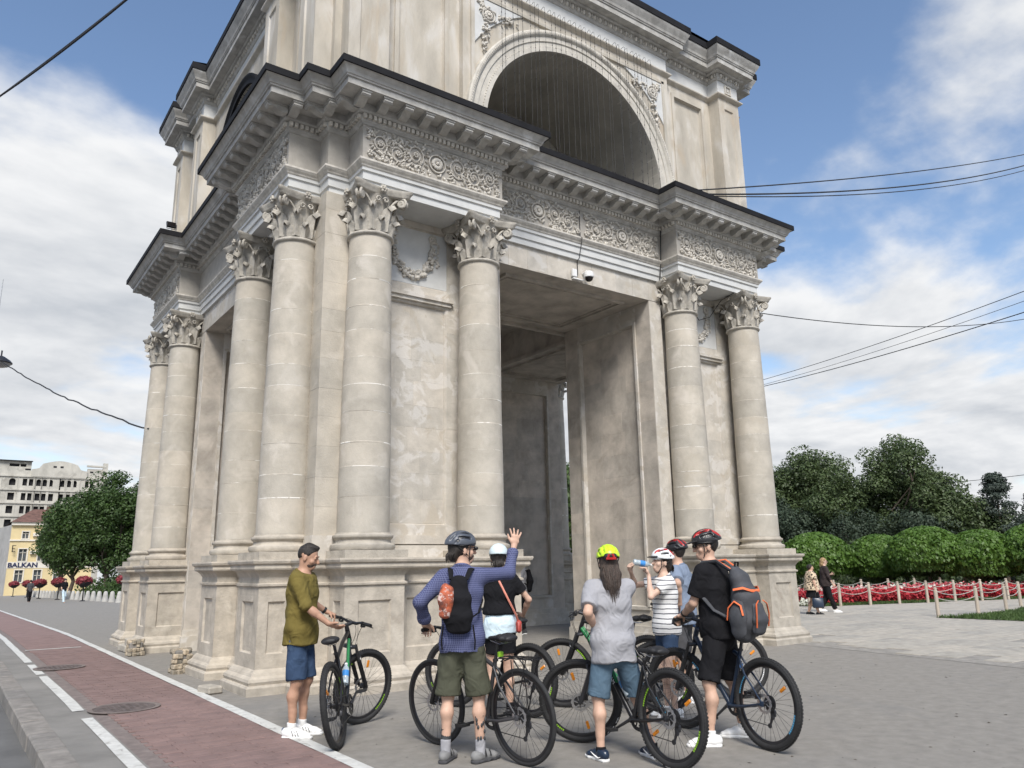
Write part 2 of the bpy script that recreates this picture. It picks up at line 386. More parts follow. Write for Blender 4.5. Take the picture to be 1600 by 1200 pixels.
# ---- capital mesh (shared)
def capital():
    b=MB(); z0=6.60
    b.lathe([(.325,6.535),(.352,6.545),(.365,6.565),(.352,6.59),(.325,6.595)],40,cap=False)
    b.lathe([(.30,6.59),(.295,6.75),(.30,6.95),(.33,7.10),(.37,7.2)],32)
    def leaf(a,r0,z0,h,wd,out):
        n=8; m=7; v=[];f=[]
        for i in range(n+1):
            t=i/n
            if t<.72: s=t/.72; rr=r0+.015+out*.22*s*s+.03*s; zz=z0+h*s*.97
            else:
                s=(t-.72)/.28; an=s*PI*.95; rr=r0+.045+out*.22+out*.5*(1-math.cos(an))*.62; zz=z0+h*.97+out*.38*math.sin(an)-out*.18*s
            ww=wd*(.62+.55*math.sin(PI*min(1,t*.85+.12)))*(1-.55*max(0,t-.72)/.28)*(1+.16*math.cos(t*PI*7))
            for j in range(m):
                q=(j/(m-1)-.5)*2; da=q*ww/rr; rib=.018*math.cos(q*PI*1.0)+.012*math.cos(q*PI*3)
                v.append(((rr+rib-.028*q*q)*math.cos(a+da),(rr+rib-.028*q*q)*math.sin(a+da),zz-.03*q*q*t))
        for i in range(n):
            for j in range(m-1): f.append((i*m+j,i*m+j+1,(i+1)*m+j+1,(i+1)*m+j))
        b.add(v,f)
    for i in range(8): leaf(i*PI/4,.30,6.6,.20,.105,.13)
    for i in range(8): leaf((i+.5)*PI/4,.305,6.62,.37,.10,.17)
    for q in range(4):
        a=PI/4+q*PI/2
        for sd in (-1,1):     # corner volutes
            pts=[];rad=[]
            ax=Vector((math.cos(a),math.sin(a),0)); tn=Vector((-math.sin(a),math.cos(a),0))*sd
            cen=ax*.50+Vector((0,0,7.115))
            st=Vector((math.cos(a-sd*-.42)*.34,math.sin(a-sd*-.42)*.34,6.96))
            for i in range(5): 
                t=i/5; p=st.lerp(cen+Vector((0,0,.085)),t)+Vector((0,0,.05*math.sin(t*PI))); pts.append(p); rad.append(.016+.006*t)
            for i in range(15):
                t=i/14; an=PI/2-t*2*PI*1.35; rr=.085*(1-.78*t); pts.append(cen+ax*(rr*math.cos(an))+Vector((0,0,rr*math.sin(an)))+tn*(.03+.012*t)); rad.append(.024*(1-.3*t))
            b.tube(pts,rad,6)
        b.tube([Vector((math.cos(a)*.50,math.sin(a)*.50,7.115))+Vector((-math.sin(a),math.cos(a),0))*s for s in (-.05,.05)],.055,10)
        a=q*PI/2
        for sd in (-1,1):     # inner helices
            pts=[]
            ax=Vector((math.cos(a),math.sin(a),0)); tn=Vector((-math.sin(a),math.cos(a),0))*sd
            for i in range(4): pts.append(ax*(.335+.01*i)+tn*(.17-.035*i)+Vector((0,0,6.98+.045*i)))
            for i in range(10):
                t=i/9; an=PI*.9-t*2*PI*1.1; rr=.05*(1-.7*t); pts.append(ax*.385+tn*(.062+rr*math.cos(an))+Vector((0,0,7.10+rr*math.sin(an))))
            b.tube(pts,.014,5)
        cx=Vector((math.cos(a)*.425,math.sin(a)*.425,7.265))   # fleuron
        for i in range(6):
            an=i*PI/3; b.ell(cx+Vector((-math.sin(a),math.cos(a),0))*(.04*math.cos(an))+Vector((0,0,.04*math.sin(an))),.028,6,4)
        b.ell(cx+Vector((math.cos(a),math.sin(a),0))*.02,.022,6,4)
    pl=[]
    for q in range(4):        # abacus with concave sides
        a=q*PI/2; ax=Vector((math.cos(a),math.sin(a))); tn=Vector((-math.sin(a),math.cos(a)))
        for i in range(-5,6):
            t=i/5; pl.append(ax*(.385+.105*t*t)+tn*(.455*t))
    n=len(pl); v=[];f=[]
    for sc,z in ((.90,7.195),(.93,7.215),(.955,7.25),(1.0,7.275),(1.0,7.308)): v+=[(p.x*sc,p.y*sc,z) for p in pl]
    for j in range(4):
        for i in range(n): f.append((j*n+i,j*n+(i+1)%n,(j+1)*n+(i+1)%n,(j+1)*n+i))
    f.append(tuple(range(n-1,-1,-1))); f.append(tuple(range(4*n,5*n))); b.add(v,f)
    return b
capm=capital().build('capital',CAPM,None,75); 
def shaft_r(z):
    t=(z-2.09)/(6.535-2.09); return .372-.05*(t**1.6)
basem=MB(); basem.box(-.475,.475,-.475,.475,1.738,1.845)
basem.lathe([(.40,1.845),(.445,1.852),(.462,1.885),(.455,1.92),(.425,1.938),(.405,1.942),(.395,1.955),(.392,1.985),(.405,2.0),(.41,2.005),(.425,2.015),(.432,2.035),(.425,2.055),(.40,2.065),(.39,2.072),(.385,2.092)],44,cap=False)
basem=basem.build('base',PED,None,40)
drums={}
edges=[2.09,2.55,2.98,3.36,3.83,4.2,4.62,5.0,5.42,5.83,6.18,6.54]
cols=[]
for k in range(4):
    for (u,d) in ((-a1_,c_),(-a2_,c_),(a2_,c_),(a1_,c_)):
        p=RZ(k*PI/2)@Vector((u,-d,0)); cols.append((p.x,p.y,k))
capo=None
for ci,(x,y,k) in enumerate(cols):
    t=empty('column',(x,y,0),k*PI/2,ARCH)
    for src,nm in ((capm,'capital'),(basem,'base')):
        o=src if ci==0 else link(nm,src.data,t)
        o.parent=t
    r=random.Random(ci)
    es=[edges[0]]+[e+r.uniform(-.05,.05) for e in edges[1:-1]]+[edges[-1]]
    for i in range(len(es)-1):
        z0,z1=es[i],es[i+1]; pr=[]
        g=.0016
        for q,zz in ((-g,z0+.0005),(0,z0+.0035)): pr.append((shaft_r(zz)+q,zz))
        pr.append((shaft_r((z0+z1)/2),(z0+z1)/2))
        for q,zz in ((0,z1-.0035),(-g,z1-.0005)): pr.append((shaft_r(zz)+q,zz))
        if i: zz=z0; rr_=shaft_r(zz)-.0006; hh_=r.choice((.004,.006,.011)); mo=MB().lathe([(rr_-.004,zz-hh_-.002),(rr_,zz-hh_),(rr_+.0016,zz),(rr_,zz+hh_),(rr_-.004,zz+hh_+.002)],44,cap=False).build('mortar_joint',MORT,t,60)
        o=MB().lathe(pr,44).build('drum',LIME,t,12); o.location=(r.uniform(-.0015,.0015),r.uniform(-.0015,.0015),0)
# ---- piers
PP=[(4.8,2.05),(5.81,2.05),(5.81,2.94),(5.5,2.94),(5.5,4.06),(5.81,4.06),(5.81,4.95),(5.30,4.95),(5.30,5.30),(4.95,5.30),(4.95,5.81),(4.06,5.81),(4.06,5.5),(2.94,5.5),(2.94,5.81),(2.05,5.81),(2.05,4.8),(4.8,4.8)]
def piermesh():
    p=MB()
    ringsweep(p,PP,[(.135,0),(.14,.10),(.125,.125),(.10,.13),(.115,.17),(.105,.205),(.06,.235),(.045,.27),(.02,.30),(.0,.315)])
    ringsweep(p,PP,[(.0,1.375),(.028,1.385),(.03,1.41),(.0,1.425),(.0,1.50),(.03,1.555),(.06,1.585),(.10,1.60),(.11,1.62),(.105,1.665),(.135,1.685),(.145,1.715),(.14,1.738)],capt=True)
    n=len(PP)
    for i in range(n-1):
        a=Vector(PP[i]).to_3d(); q=Vector(PP[i+1]).to_3d(); d=q-a; l=d.length; d.normalize(); nr=Vector((d.y,-d.x,0))
        X=frame(a,d,nr,(0,0,1))
        hw=.21*l/.89 if l<.6 else l/2-.20
        panelwall(p,X,0,l,.315,1.375,(l/2-hw,l/2+hw,.50,1.18) if l>.45 else None,.032)
    return p
def wallmesh():
    p=MB()
    for sw in (0,1):
        def X(o,dx,n):
            if sw: o=(o[1],o[0],o[2]); dx=(dx[1],dx[0],dx[2]); n=(n[1],n[0],n[2])
            return frame(o,dx,n,(0,0,1))
        # passage face x=1.87, y 2.38..5.1, tall framed panel
        panelwall(p,X((1.87,0,0),(0,1,0),(-1,0,0)),2.38,5.10,0,6.87,(2.90,4.62,.78,6.46),.07)
        panelwall(p,X((0,2.38,0),(1,0,0),(0,-1,0)),1.87,2.40,0,6.87)
        panelwall(p,X((0,5.10,0),(1,0,0),(0,1,0)),1.87,2.20,0,7.31)
        panelwall(p,X((2.20,0,0),(0,1,0),(1,0,0)),4.80,5.10,0,7.31)
        # wall behind the columns
        panelwall(p,X((0,4.90,0),(1,0,0),(0,1,0)),2.20,4.75,1.7,5.94,(2.86,4.14,2.25,5.86),.05)
        panelwall(p,X((0,4.90,0),(1,0,0),(0,1,0)),2.20,4.75,5.94,7.31,(2.82,4.18,6.18,7.20),.02)
        # moulded shelf above the lower panel
        Y=X((0,4.90,0),(1,0,0),(0,1,0)); p.box(2.78,4.22,0,.05,5.90,5.96,Y); p.box(2.75,4.25,0,.085,5.96,6.02,Y); p.box(2.82,4.18,0,.03,6.02,6.15,Y)
        p.box(2.20,4.75,0,.06,1.95,2.08,Y); p.box(2.20,4.75,0,.10,1.73,1.93,Y)
        p.box(2.2,4.75,0,.03,7.2,7.31,Y)
        # panel moulding in the passage
        Y=X((1.87,0,0),(0,1,0),(-1,0,0))
        for (u0,u1,z0,z1) in ((2.84,2.90,.72,6.52),(4.62,4.68,.72,6.52),(2.90,4.62,6.46,6.52),(2.90,4.62,.72,.78)): p.box(u0,u1,0,.035,z0,z1,Y)
        p.box(2.3,5.16,0,.09,0,.30,Y); p.box(2.3,5.13,0,.05,.30,.42,Y)
    p.box(2.37,2.38,2.37,2.38,0,6.87)
    # corner pilaster
    p.box(4.74,5.16,4.74,5.16,1.7,7.315)
    p.box(4.72,5.19,4.72,5.19,1.738,2.06)
    return p
pm=piermesh().build('pedestal',PED,None); wmh=wallmesh().build('pier_wall',LIMEW,None)
GAR=None
def garland():
    b=MB(); r=random.Random(4)
    def P(t):
        a=PI*t; return Vector((-.36*math.cos(a),0,6.86-.50*math.sin(a)**.8))
    n=46
    for i in range(n+1):
        p=P(i/n); th=.055+.032*math.sin(PI*i/n)
        for k in range(4): b.ell(p+Vector((r.uniform(-1,1)*th*.8,r.uniform(.0,.05),r.uniform(-1,1)*th*.8)),r.uniform(.022,.042),6,4)
    for s in (-1,1):
        for z0,z1 in ((6.86,7.05),):
            for i in range(9): b.ell((s*(.36-.012*i%.03)+r.uniform(-.03,.03),r.uniform(.01,.04),6.84+.025*i),r.uniform(.022,.036),6,4)
        c=Vector((s*.37,.03,7.07))
        for i in range(8): b.ell(c+Vector((.055*math.cos(i*PI/4),0,.055*math.sin(i*PI/4))),(.032,.025,.032),6,4)
        b.ell(c+Vector((0,.02,0)),.03,6,4)
        for q in range(14): b.ell((s*(.46+r.uniform(-.035,.035)),r.uniform(0,.03),7.02-q*.032),(r.uniform(.015,.03),.02,r.uniform(.02,.04)),5,4)
    return b
gm=garland()
for k in range(4):
    t=empty('pier',(0,0,0),k*PI/2,ARCH)
    for src,nm in ((pm,'pedestal'),(wmh,'pier_wall')):
        o=src if k==0 else link(nm,src.data,t); o.parent=t
    # local quadrant (+,+): k=0 NE, 1 NW, 2 SW, 3 SE
    def XF(o,dx,n): return frame(o,dx,n,(0,0,1))
    sFace={2:XF((0,4.90,0),(1,0,0),(0,1,0)),3:XF((4.90,0,0),(0,1,0),(1,0,0))}   # SW pier: its local +y face looks south ; SE pier: local +x face looks south
    wFace={2:XF((4.90,0,0),(0,1,0),(1,0,0)),1:XF((0,4.90,0),(1,0,0),(0,1,0))}
    if k in sFace:
        X=sFace[k]; blocks(X@TR(0,-.05,0),2.88,4.12,2.27,5.84,.40,.52,LIMEW,t,.012,k+5)
        blocks(X,2.2,2.84,2.1,7.2,.42,.6,LIMEW,t,.004,k+51); blocks(X,4.16,4.74,2.1,7.2,.42,.6,LIMEW,t,.004,k+52)
    if k in wFace:
        X=wFace[k]; blocks(X@TR(0,-.05,0),2.88,4.12,2.27,5.84,.40,.52,LIMEW,t,.012,k+15)
    # passage faces that can be seen: SE pier west side, NE pier south side, NW pier south side
    pas={3:[XF((0,1.87,0),(1,0,0),(0,-1,0))],0:[XF((0,1.87,0),(1,0,0),(0,-1,0))],1:[XF((1.87,0,0),(0,1,0),(-1,0,0))]}
    for q,X in enumerate(pas.get(k,[])):
        blocks(X@TR(0,-.07,0),2.92,4.60,.80,6.44,.43,.62,INNER,t,.012,k*7+q,name='stone_block')
        blocks(X,2.39,2.83,.43,6.86,.43,.6,INNER,t,.004,k*7+q+30); blocks(X,4.69,5.09,.43,6.86,.43,.6,INNER,t,.004,k*7+q+40)
    for q,X in ((0,XF((0,4.90,0),(1,0,0),(0,1,0))),(1,XF((4.90,0,0),(0,1,0),(1,0,0)))):
        if GAR is None: GAR=gm.build('garland',ORN,t,60); o=GAR
        else: o=link('garland',GAR.data,t)
        o.matrix_local=X@TR(3.5,-.02,0)
    for X in (XF((0,4.90,0),(1,0,0),(0,1,0)),XF((4.90,0,0),(0,1,0),(1,0,0))): MB().box(2.84,4.16,-.02,-.012,6.2,7.18,X).build('garland_field',PLAS,t)
    # corner pilaster courses
    r=random.Random(90+k); z=2.06
    while z<7.2:
        h=min(r.uniform(.34,.48),7.31-z); e=r.uniform(.002,.005)
        MB().cbox(4.76-e,5.16+e,4.76-e,5.16+e,z+.0005,z+h-.0005,.0014).build('corner_stone',LIME,t); z+=h
# ---- lintels and ceilings of the passages
for k in range(4):
    u=-2.20; r=random.Random(30+k)
    while u<2.19:
        l=min(r.uniform(.42,.62),2.20-u); l=l if 2.2-u-l>.15 else 2.2-u
        MB().cbox(u+.0015,u+l-.0015,-.35,r.uniform(0,.004),6.872,7.335,.003,FX(k,5.105)).build('lintel_stone',LIMEW,ARCH); u+=l
ce=MB()
for k in range(4):
    X=FX(k); ce.add([(-1.87,2.38,6.87),(1.87,2.38,6.87),(1.87,5.1,6.87),(-1.87,5.1,6.87)],[(0,1,2,3)],X)
    ce.add([(-2.38,2.38,6.87),(2.38,2.38,6.87),(2.38,2.38,7.7),(-2.38,2.38,7.7)],[(0,1,2,3)],X)
    for (a,b,c,d) in ((-1.5,1.5,2.68,2.75),(-1.5,1.5,4.70,4.77),(-1.5,-1.43,2.75,4.70),(1.43,1.5,2.75,4.70)): ce.box(a,b,c,d,6.82,6.87,X)
    for (a,b,c,d) in ((-1.38,1.38,2.82,2.86),(-1.38,1.38,4.59,4.63),(-1.38,-1.34,2.86,4.59),(1.34,1.38,2.86,4.59)): ce.box(a,b,c,d,6.84,6.87,X)
    ce.box(-2.38,2.38,2.30,2.38,6.80,6.90,X)
ce.add([(-2.38,-2.38,7.7),(2.38,-2.38,7.7),(2.38,2.38,7.7),(-2.38,2.38,7.7)],[(0,1,2,3)])
ce.build('passage_ceiling',INNER,ARCH)
# ---- lower entablature
B_,q_,m_,x1_,x2_=5.161,5.67,5.22,4.81,2.19
face=[(-B_,-B_),(-x1_,-B_),(-x1_,-q_),(-x2_,-q_),(-x2_,-m_),(x2_,-m_),(x2_,-q_),(x1_,-q_),(x1_,-B_)]
EP=[]
for k in range(4):
    for p in face: v=RZ(k*PI/2)@Vector((p[0],p[1],0)); EP.append((v.x,v.y))
b=MB(); ringsweep(b,EP,[(-.80,7.312),(-.06,7.312),(-.06,7.425),(-.032,7.43),(-.032,7.56),(-.005,7.566),(-.005,7.615)]); b.build('architrave',PLAS,ARCH)
b=MB(); ringsweep(b,EP,[(-.005,7.615),(.012,7.63),(.02,7.65),(.045,7.675),(.062,7.70),(.066,7.705),(.066,7.735),(0,7.742)]); b.build('architrave_moulding',ORN,ARCH)
b=MB(); ringsweep(b,EP,[(0,7.742),(0,8.318)]); b.build('frieze',FRZ,ARCH)
b=MB(); ringsweep(b,EP,[(0,8.318),(.02,8.325),(.035,8.345),(.055,8.36),(.06,8.385),(.06,8.46),(.115,8.465),(.135,8.49),(.135,8.615),(.475,8.617),(.475,8.715),(.50,8.72),(.505,8.745),(.52,8.75),(.535,8.79),(.575,8.84),(.595,8.85),(.60,8.858)]); b.build('cornice',CORN,ARCH)
b=MB(); ringsweep(b,EP,[(.602,8.850),(.624,8.853),(.624,8.962),(.60,8.978),(.1,9.08),(-.4,9.2)]); b.build('roof_flashing',DARKM,ARCH)
# dentils and modillions along the seen runs
def runs(poly,ks):
    n=len(poly)
    for i in range(n):
        a=Vector(poly[i]).to_3d(); q=Vector(poly[(i+1)%n]).to_3d(); d=(q-a); l=d.length; d.normalize(); nr=Vector((d.y,-d.x,0))
        pa=Vector(poly[i-1]).to_3d(); nx=Vector(poly[(i+2)%n]).to_3d()
        cv0=1 if (a-pa).to_2d().cross(d.to_2d())>0 else -1; cv1=1 if d.to_2d().cross((nx-q).to_2d())>0 else -1
        yield i,a,d,nr,l,cv0,cv1
MODB=MB(); MODB.prism([(.125,8.50),(.20,8.487),(.27,8.505),(.33,8.545),(.37,8.55),(.41,8.535),(.44,8.555),(.44,8.612),(.125,8.612)],-.07,.07,frame((0,0,0),(0,1,0),(0,0,1),(1,0,0)))
MODB.box(-.085,.085,.125,.455,8.590,8.6145); MODB.tube([(-.075,.405,8.557),(.075,.405,8.557)],.026,8)
modm=MODB.build('modillion',CORN,ARCH,40); firstm=True
den=MB()
for i,a,d,nr,l,c0,c1 in runs(EP,0):
    e0=.06*c0; e1=.06*c1
    n=max(1,int((l+e0+e1)/.082))
    for j in range(n):
        u=-e0+(j+.5)*(l+e0+e1)/n; X=frame(a+d*u,d,nr,(0,0,1)); den.box(-.027,.027,.055,.112,8.388,8.456,X)
    e0=.30*c0; e1=.30*c1; L2=l+(.16 if c0>0 else -.42)+(.16 if c1>0 else -.42)
    s0=-(.16 if c0>0 else -.42)
    n=int(L2/.335)+1
    if L2<.05: continue
    for j in range(n):
        u=s0+L2*(j/(n-1) if n>1 else .5); X=frame(a+d*u,d,nr,(0,0,1))
        o=modm if firstm else link('modillion',modm.data,ARCH); firstm=False; o.matrix_local=X
den.build('dentil_course',ORN,ARCH,kind='stuff')
# frieze scroll ornament
def rosette(b,X,u,z,r,n=8,o=.02):
    for i in range(n):
        a=2*PI*i/n; b.ell((u+.62*r*math.cos(a),o,z+.62*r*math.sin(a)),(.34*r,.022,.34*r),6,4,X)
    b.ell((u,o+.012,z),(.30*r,.028,.30*r),6,4,X)
def leafl(b,X,u,z,an,ln,wd):
    Q=X@TR(u,.012,z)@Matrix.Rotation(-an,4,'Y'); b.ell((ln*.5,0,0),(ln*.5,.030,wd),6,4,Q)
def scrolls(b,X,L,z0,z1,seed):
    r=random.Random(seed); zc=(z0+z1)/2; h=(z1-z0)
    rosette(b,X,0,zc,.115,12,.03); b.tube([X@Vector((.15*math.cos(t*PI/12),.022,zc+.15*math.sin(t*PI/12))) for t in range(24)],.014,6,closed=True)
    for s in (-1,1):
        us=[.40,.72,1.03]; us=[u for u in us if u<L/2-.10]
        pu=.2
        for i,u in enumerate(us):
            sg=1 if (i%2==0) else -1; Rr=.165-.012*i; cz=zc+sg*.035
            pts=[]
            for j in range(26):
                t=j/25; an=sg*(-PI*.65+t*2*PI*1.55); rr=Rr*(1-.62*t); pts.append(X@Vector((s*(u-rr*math.cos(an)),.016+.010*t,cz+rr*math.sin(an)*1.15)))
            b.tube(pts,[.0125*(1-.3*j/25) for j in range(26)],5)
            rosette(b,X,s*u,cz,.056,7,.03)
            for j in range(46):
                an=r.uniform(0,2*PI); rr=Rr*r.uniform(.62,1.5); uu=u+rr*math.cos(an); zz=cz+rr*math.sin(an)*1.1
                if z0+.03<zz<z1-.03 and uu<L/2-.04: leafl(b,X,s*uu,zz,an*(s)+(PI if s<0 else 0)+r.uniform(-.8,.8),r.uniform(.045,.10),r.uniform(.010,.022))
        for z in (z0+.10,z1-.10): rosette(b,X,s*(L/2-.10),z,.06,6,.025)
        for j in range(52):
            uu=r.uniform(.05,L/2-.06); zz=z0+.035+r.random()*.05 if j%2 else z1-.035-r.random()*.05
            leafl(b,X,s*uu,zz,r.uniform(0,2*PI),r.uniform(.05,.09),r.uniform(.014,.024))
I4=Matrix.Identity(4)
b=MB(); scrolls(b,I4,2.58,7.76,8.30,3); f1=b.build('frieze_relief',ORN,ARCH,60); f1.matrix_local=FX(0,q_)@TR(-3.5,0,0)
for X in (FX(0,q_)@TR(3.5,0,0),FX(3,q_)@TR(-3.5,0,0),FX(3,q_)@TR(3.5,0,0),FX(1,q_)@TR(-3.5,0,0)):
    o=link('frieze_relief',f1.data,ARCH); o.matrix_local=X
b=MB(); scrolls(b,I4,2.12,7.76,8.30,5); f2=b.build('frieze_relief',ORN,ARCH,60); f2.matrix_local=FX(0,m_)@TR(-1.07,0,0)
o=link('frieze_relief',f2.data,ARCH); o.matrix_local=FX(0,m_)@TR(1.07,0,0)
# ---- attic
segS=[(-5.12,-5.0,5.12,0),(-5.0,-4.28,5.42,1),(-4.28,-2.72,5.12,2),(-2.72,2.72,5.25,3),(2.72,4.28,5.12,2),(4.28,5.0,5.42,1),(5.0,5.12,5.12,0)]
segW=[(-5.12,-5.0,5.12,0),(-5.0,-4.28,5.42,1),(-4.28,-3.1,5.12,2),(-3.1,-2.3,5.42,1),(-2.3,2.3,5.12,3),(2.3,3.1,5.42,1),(3.1,4.28,5.12,2),(4.28,5.0,5.42,1),(5.0,5.12,5.12,0)]
AP=[]
for k in range(4):
    for s in (segS if k in (0,2) else segW):
        for u in s[:2]:
            v=RZ(k*PI/2)@Vector((u,-s[2],0)); p=(round(v.x,4),round(v.y,4))
            if not AP or math.hypot(AP[-1][0]-p[0],AP[-1][1]-p[1])>.005: AP.append(p)
if math.hypot(AP[0][0]-AP[-1][0],AP[0][1]-AP[-1][1])<.005: AP.pop()
AZ0,AZ1=8.95,12.30; RA,ZA=2.25,9.40
for k in range(4):
    w_=MB(); segs=segS if k in (0,2) else segW; ra=RA if k in (0,2) else 1.42; ZA=9.40 if k in (0,2) else 10.48
    for i,(u0,u1,d,ty) in enumerate(segs):
        X=FX(k,d)
        if ty==1: panelwall(w_,X,u0,u1,AZ0,AZ1,(u0+.2,u1-.2,AZ0+.5,AZ1-.25),.03)
        elif ty==2:
            panelwall(w_,X,u0,u1,AZ0,AZ1,(u0+.32,u1-.32,AZ0+.45,AZ1-.30),.05)
            for (a,bb,c,dd) in ((u0+.24,u0+.32,AZ0+.37,AZ1-.22),(u1-.32,u1-.24,AZ0+.37,AZ1-.22),(u0+.32,u1-.32,AZ1-.30,AZ1-.22)): w_.box(a,bb,0,.03,c,dd,X)
        elif ty==0: panelwall(w_,X,u0,u1,AZ0,AZ1)
        else:
            n=56
            def za(u): return ZA+math.sqrt(max(0,ra*ra-u*u))
            us=[u0]+[-ra*math.cos(PI*j/n) for j in range(n+1)]+[u1]
            for j in range(len(us)-1):
                a,bb=us[j],us[j+1]
                if j in (0,len(us)-2): panelwall(w_,X,a,bb,AZ0,AZ1)
                else: w_.add([(a,0,za(a)),(bb,0,za(bb)),(bb,0,AZ1),(a,0,AZ1)],[(0,1,2,3)],X)
        if i<len(segs)-1:
            d2=segs[i+1][2]; X0=FX(k); w_.add([(u1,d,AZ0),(u1,d2,AZ0),(u1,d2,AZ1),(u1,d,AZ1)],[(0,1,2,3)],X0)
    w_.build('attic_wall',ATT,ARCH)
    # barrel vault behind the arch
    v_=MB(); d0=[s for s in segs if s[3]==3][0][2]; X=FX(k); n=40; dd=(2.9 if k in (0,2) else 4.0)
    pts=[(-ra,AZ0)]+[(-ra*math.cos(PI*j/n),ZA+ra*math.sin(PI*j/n)) for j in range(n+1)]+[(ra,AZ0)]
    for j in range(len(pts)-1):
        (a,za_),(bb,zb_)=pts[j],pts[j+1]; v_.add([(a,d0,za_),(bb,d0,zb_),(bb,dd,zb_),(a,dd,za_)],[(0,1,2,3)],X)
    v_.add([(a,dd,z) for a,z in pts],[tuple(range(len(pts)))],X); v_.build('vault',VAULT,ARCH,60)
    # archivolt
    steps=[(0,.05),(.085,.05),(.09,.035),(.20,.035),(.205,.055),(.30,.055),(.31,.075),(.335,.095),(.40,.10),(.43,.08),(.43,0)] if k in (0,2) else [(0,.06),(.10,.06),(.16,.10),(.20,.10),(.20,0)]
    X=FX(k,d0); a_=MB(); v=[];f=[]; nn=64; ns=len(steps)
    for j in range(nn+1+2):
        if j==0: base=(-1,0,AZ0-ZA)
        elif j==nn+2: base=(1,0,AZ0-ZA)
        else: an=PI-PI*(j-1)/nn; base=(math.cos(an),math.sin(an),None)
        for (dr,o) in [(0,-.2)]+steps:
            r_=ra+dr
            v.append((base[0]*r_,o,AZ0) if base[2] is not None else (base[0]*r_,o,ZA+base[1]*r_))
    ns+=1
    for j in range(nn+2):
        for i in range(ns-1): f.append((j*ns+i,j*ns+i+1,(j+1)*ns+i+1,(j+1)*ns+i))
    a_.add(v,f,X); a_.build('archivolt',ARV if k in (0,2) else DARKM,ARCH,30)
    if k==0:
        bd=MB()
        for j in range(150):
            an=PI*(j+.5)/150; bd.ell(((ra+.365)*math.cos(an),.095,ZA+(ra+.365)*math.sin(an)),(.022,.022,.03),5,4,X)
        for j in range(110):
            an=PI*(j+.5)/110; bd.ell(((ra+.088)*math.cos(an),.045,ZA+(ra+.088)*math.sin(an)),.014,5,3,X)
        bd.build('archivolt_beading',ORN,ARCH,kind='stuff')
        for s in (-1,1):     # spandrels
            sp=MB(); ro=2.97; pl=[]
            zt=12.04; xo=2.50
            a0=math.acos(xo/ro); a1=math.asin((zt-ZA)/ro)
            pl=[(s*xo,zt)]+[(s*ro*math.cos(a1+(a0-a1)*j/18),ZA+ro*math.sin(a1+(a0-a1)*j/18)) for j in range(19)]
            sp.prism(pl,.0,.03,X@frame((0,0,0),(1,0,0),(0,0,1),(0,1,0)))
            sp.build('spandrel',PLAS,ARCH)
            sr=MB(); Y=X@TR(0,.03,0); cu,cz=s*2.17,11.70
            rosette(sr,Y,cu,cz,.11,10,.02); sr.tube([Y@Vector((cu+.135*math.cos(t*PI/10),.02,cz+.135*math.sin(t*PI/10))) for t in range(20)],.018,5,closed=True)
            r=random.Random(6)
            for (dx,dz) in ((-.85,.12),(.15,-.80),(.25,.25)):
                for j in range(26):
                    t=r.random(); wv=.10*(1-t)+.02; leafl(sr,Y,cu+s*dx*(.2+.55*t)+r.uniform(-wv,wv),cz+dz*(.2+.75*t)+r.uniform(-wv,wv),r.uniform(0,2*PI),r.uniform(.05,.10),r.uniform(.015,.03))
            sr.build('spandrel_relief',ORN,ARCH,60,kind='stuff')
            # moulded frame round the spandrel
            fr=MB(); fr.box(s*xo-.015,s*(xo)+s*.06 if s>0 else s*xo+.015,0,.045,9.2,12.10,X) if s>0 else fr.box(s*xo-.06,s*xo+.015,0,.045,9.2,12.10,X); fr.build('spandrel_frame',ATT,ARCH)
        fr=MB(); fr.box(-2.56,2.56,0,.045,12.042,12.10,X); fr.build('spandrel_frame',ATT,ARCH)
b=MB(); ringsweep(b,AP,[(0,12.28),(.03,12.30),(.07,12.325),(.085,12.345),(.085,12.37),(.0,12.385)]); b.build('attic_ledge',ATT,ARCH)
b=MB(); ringsweep(b,AP,[(0,12.385),(0,12.74)]); b.build('attic_frieze',PLAS,ARCH)
b=MB(); ringsweep(b,AP,[(0,12.74),(.025,12.75),(.035,12.775),(.05,12.79),(.05,12.90),(.11,12.91),(.13,12.93),(.13,12.96),(.29,12.963),(.29,13.08),(.31,13.085),(.315,13.11),(.33,13.12),(.345,13.17),(.395,13.26),(.415,13.30),(.42,13.35)]); b.build('attic_cornice',CORN,ARCH)
b=MB(); ringsweep(b,AP,[(.422,13.335),(.439,13.34),(.439,13.495),(.42,13.505),(-1,13.9)],capt=True); b.build('attic_roof',DARKM,ARCH)
eg=MB()
for i,a,d,nr,l,c0,c1 in runs(AP,0):
    if a.y>3 and d.x>-.5 and nr.y>.5: continue
    n=max(1,int(l/.15))
    for j in range(n): X=frame(a+d*((j+.5)*l/n),d,nr,(0,0,1)); eg.ell((0,.06,12.85),(.045,.04,.055),6,4,X); eg.box(.068,.080,.05,.085,12.80,12.90,X)
eg.build('egg_moulding',ORN,ARCH,kind='stuff')
for k in (0,1,3):
    for s in (segS if k in (0,2) else segW):
        if s[3]==1:
            u=(s[0]+s[1])/2; X=FX(k,s[2]); m=MB(); m.box(u-.11,u+.11,0,.03,12.47,12.50,X); m.box(u-.11,u+.11,0,.03,12.66,12.69,X); m.box(u-.11,u-.08,0,.03,12.50,12.66,X); m.box(u+.08,u+.11,0,.03,12.50,12.66,X)
            m.box(u-.04,u+.04,0,.02,12.54,12.62,X); m.build('attic_rosette',ORN,ARCH)
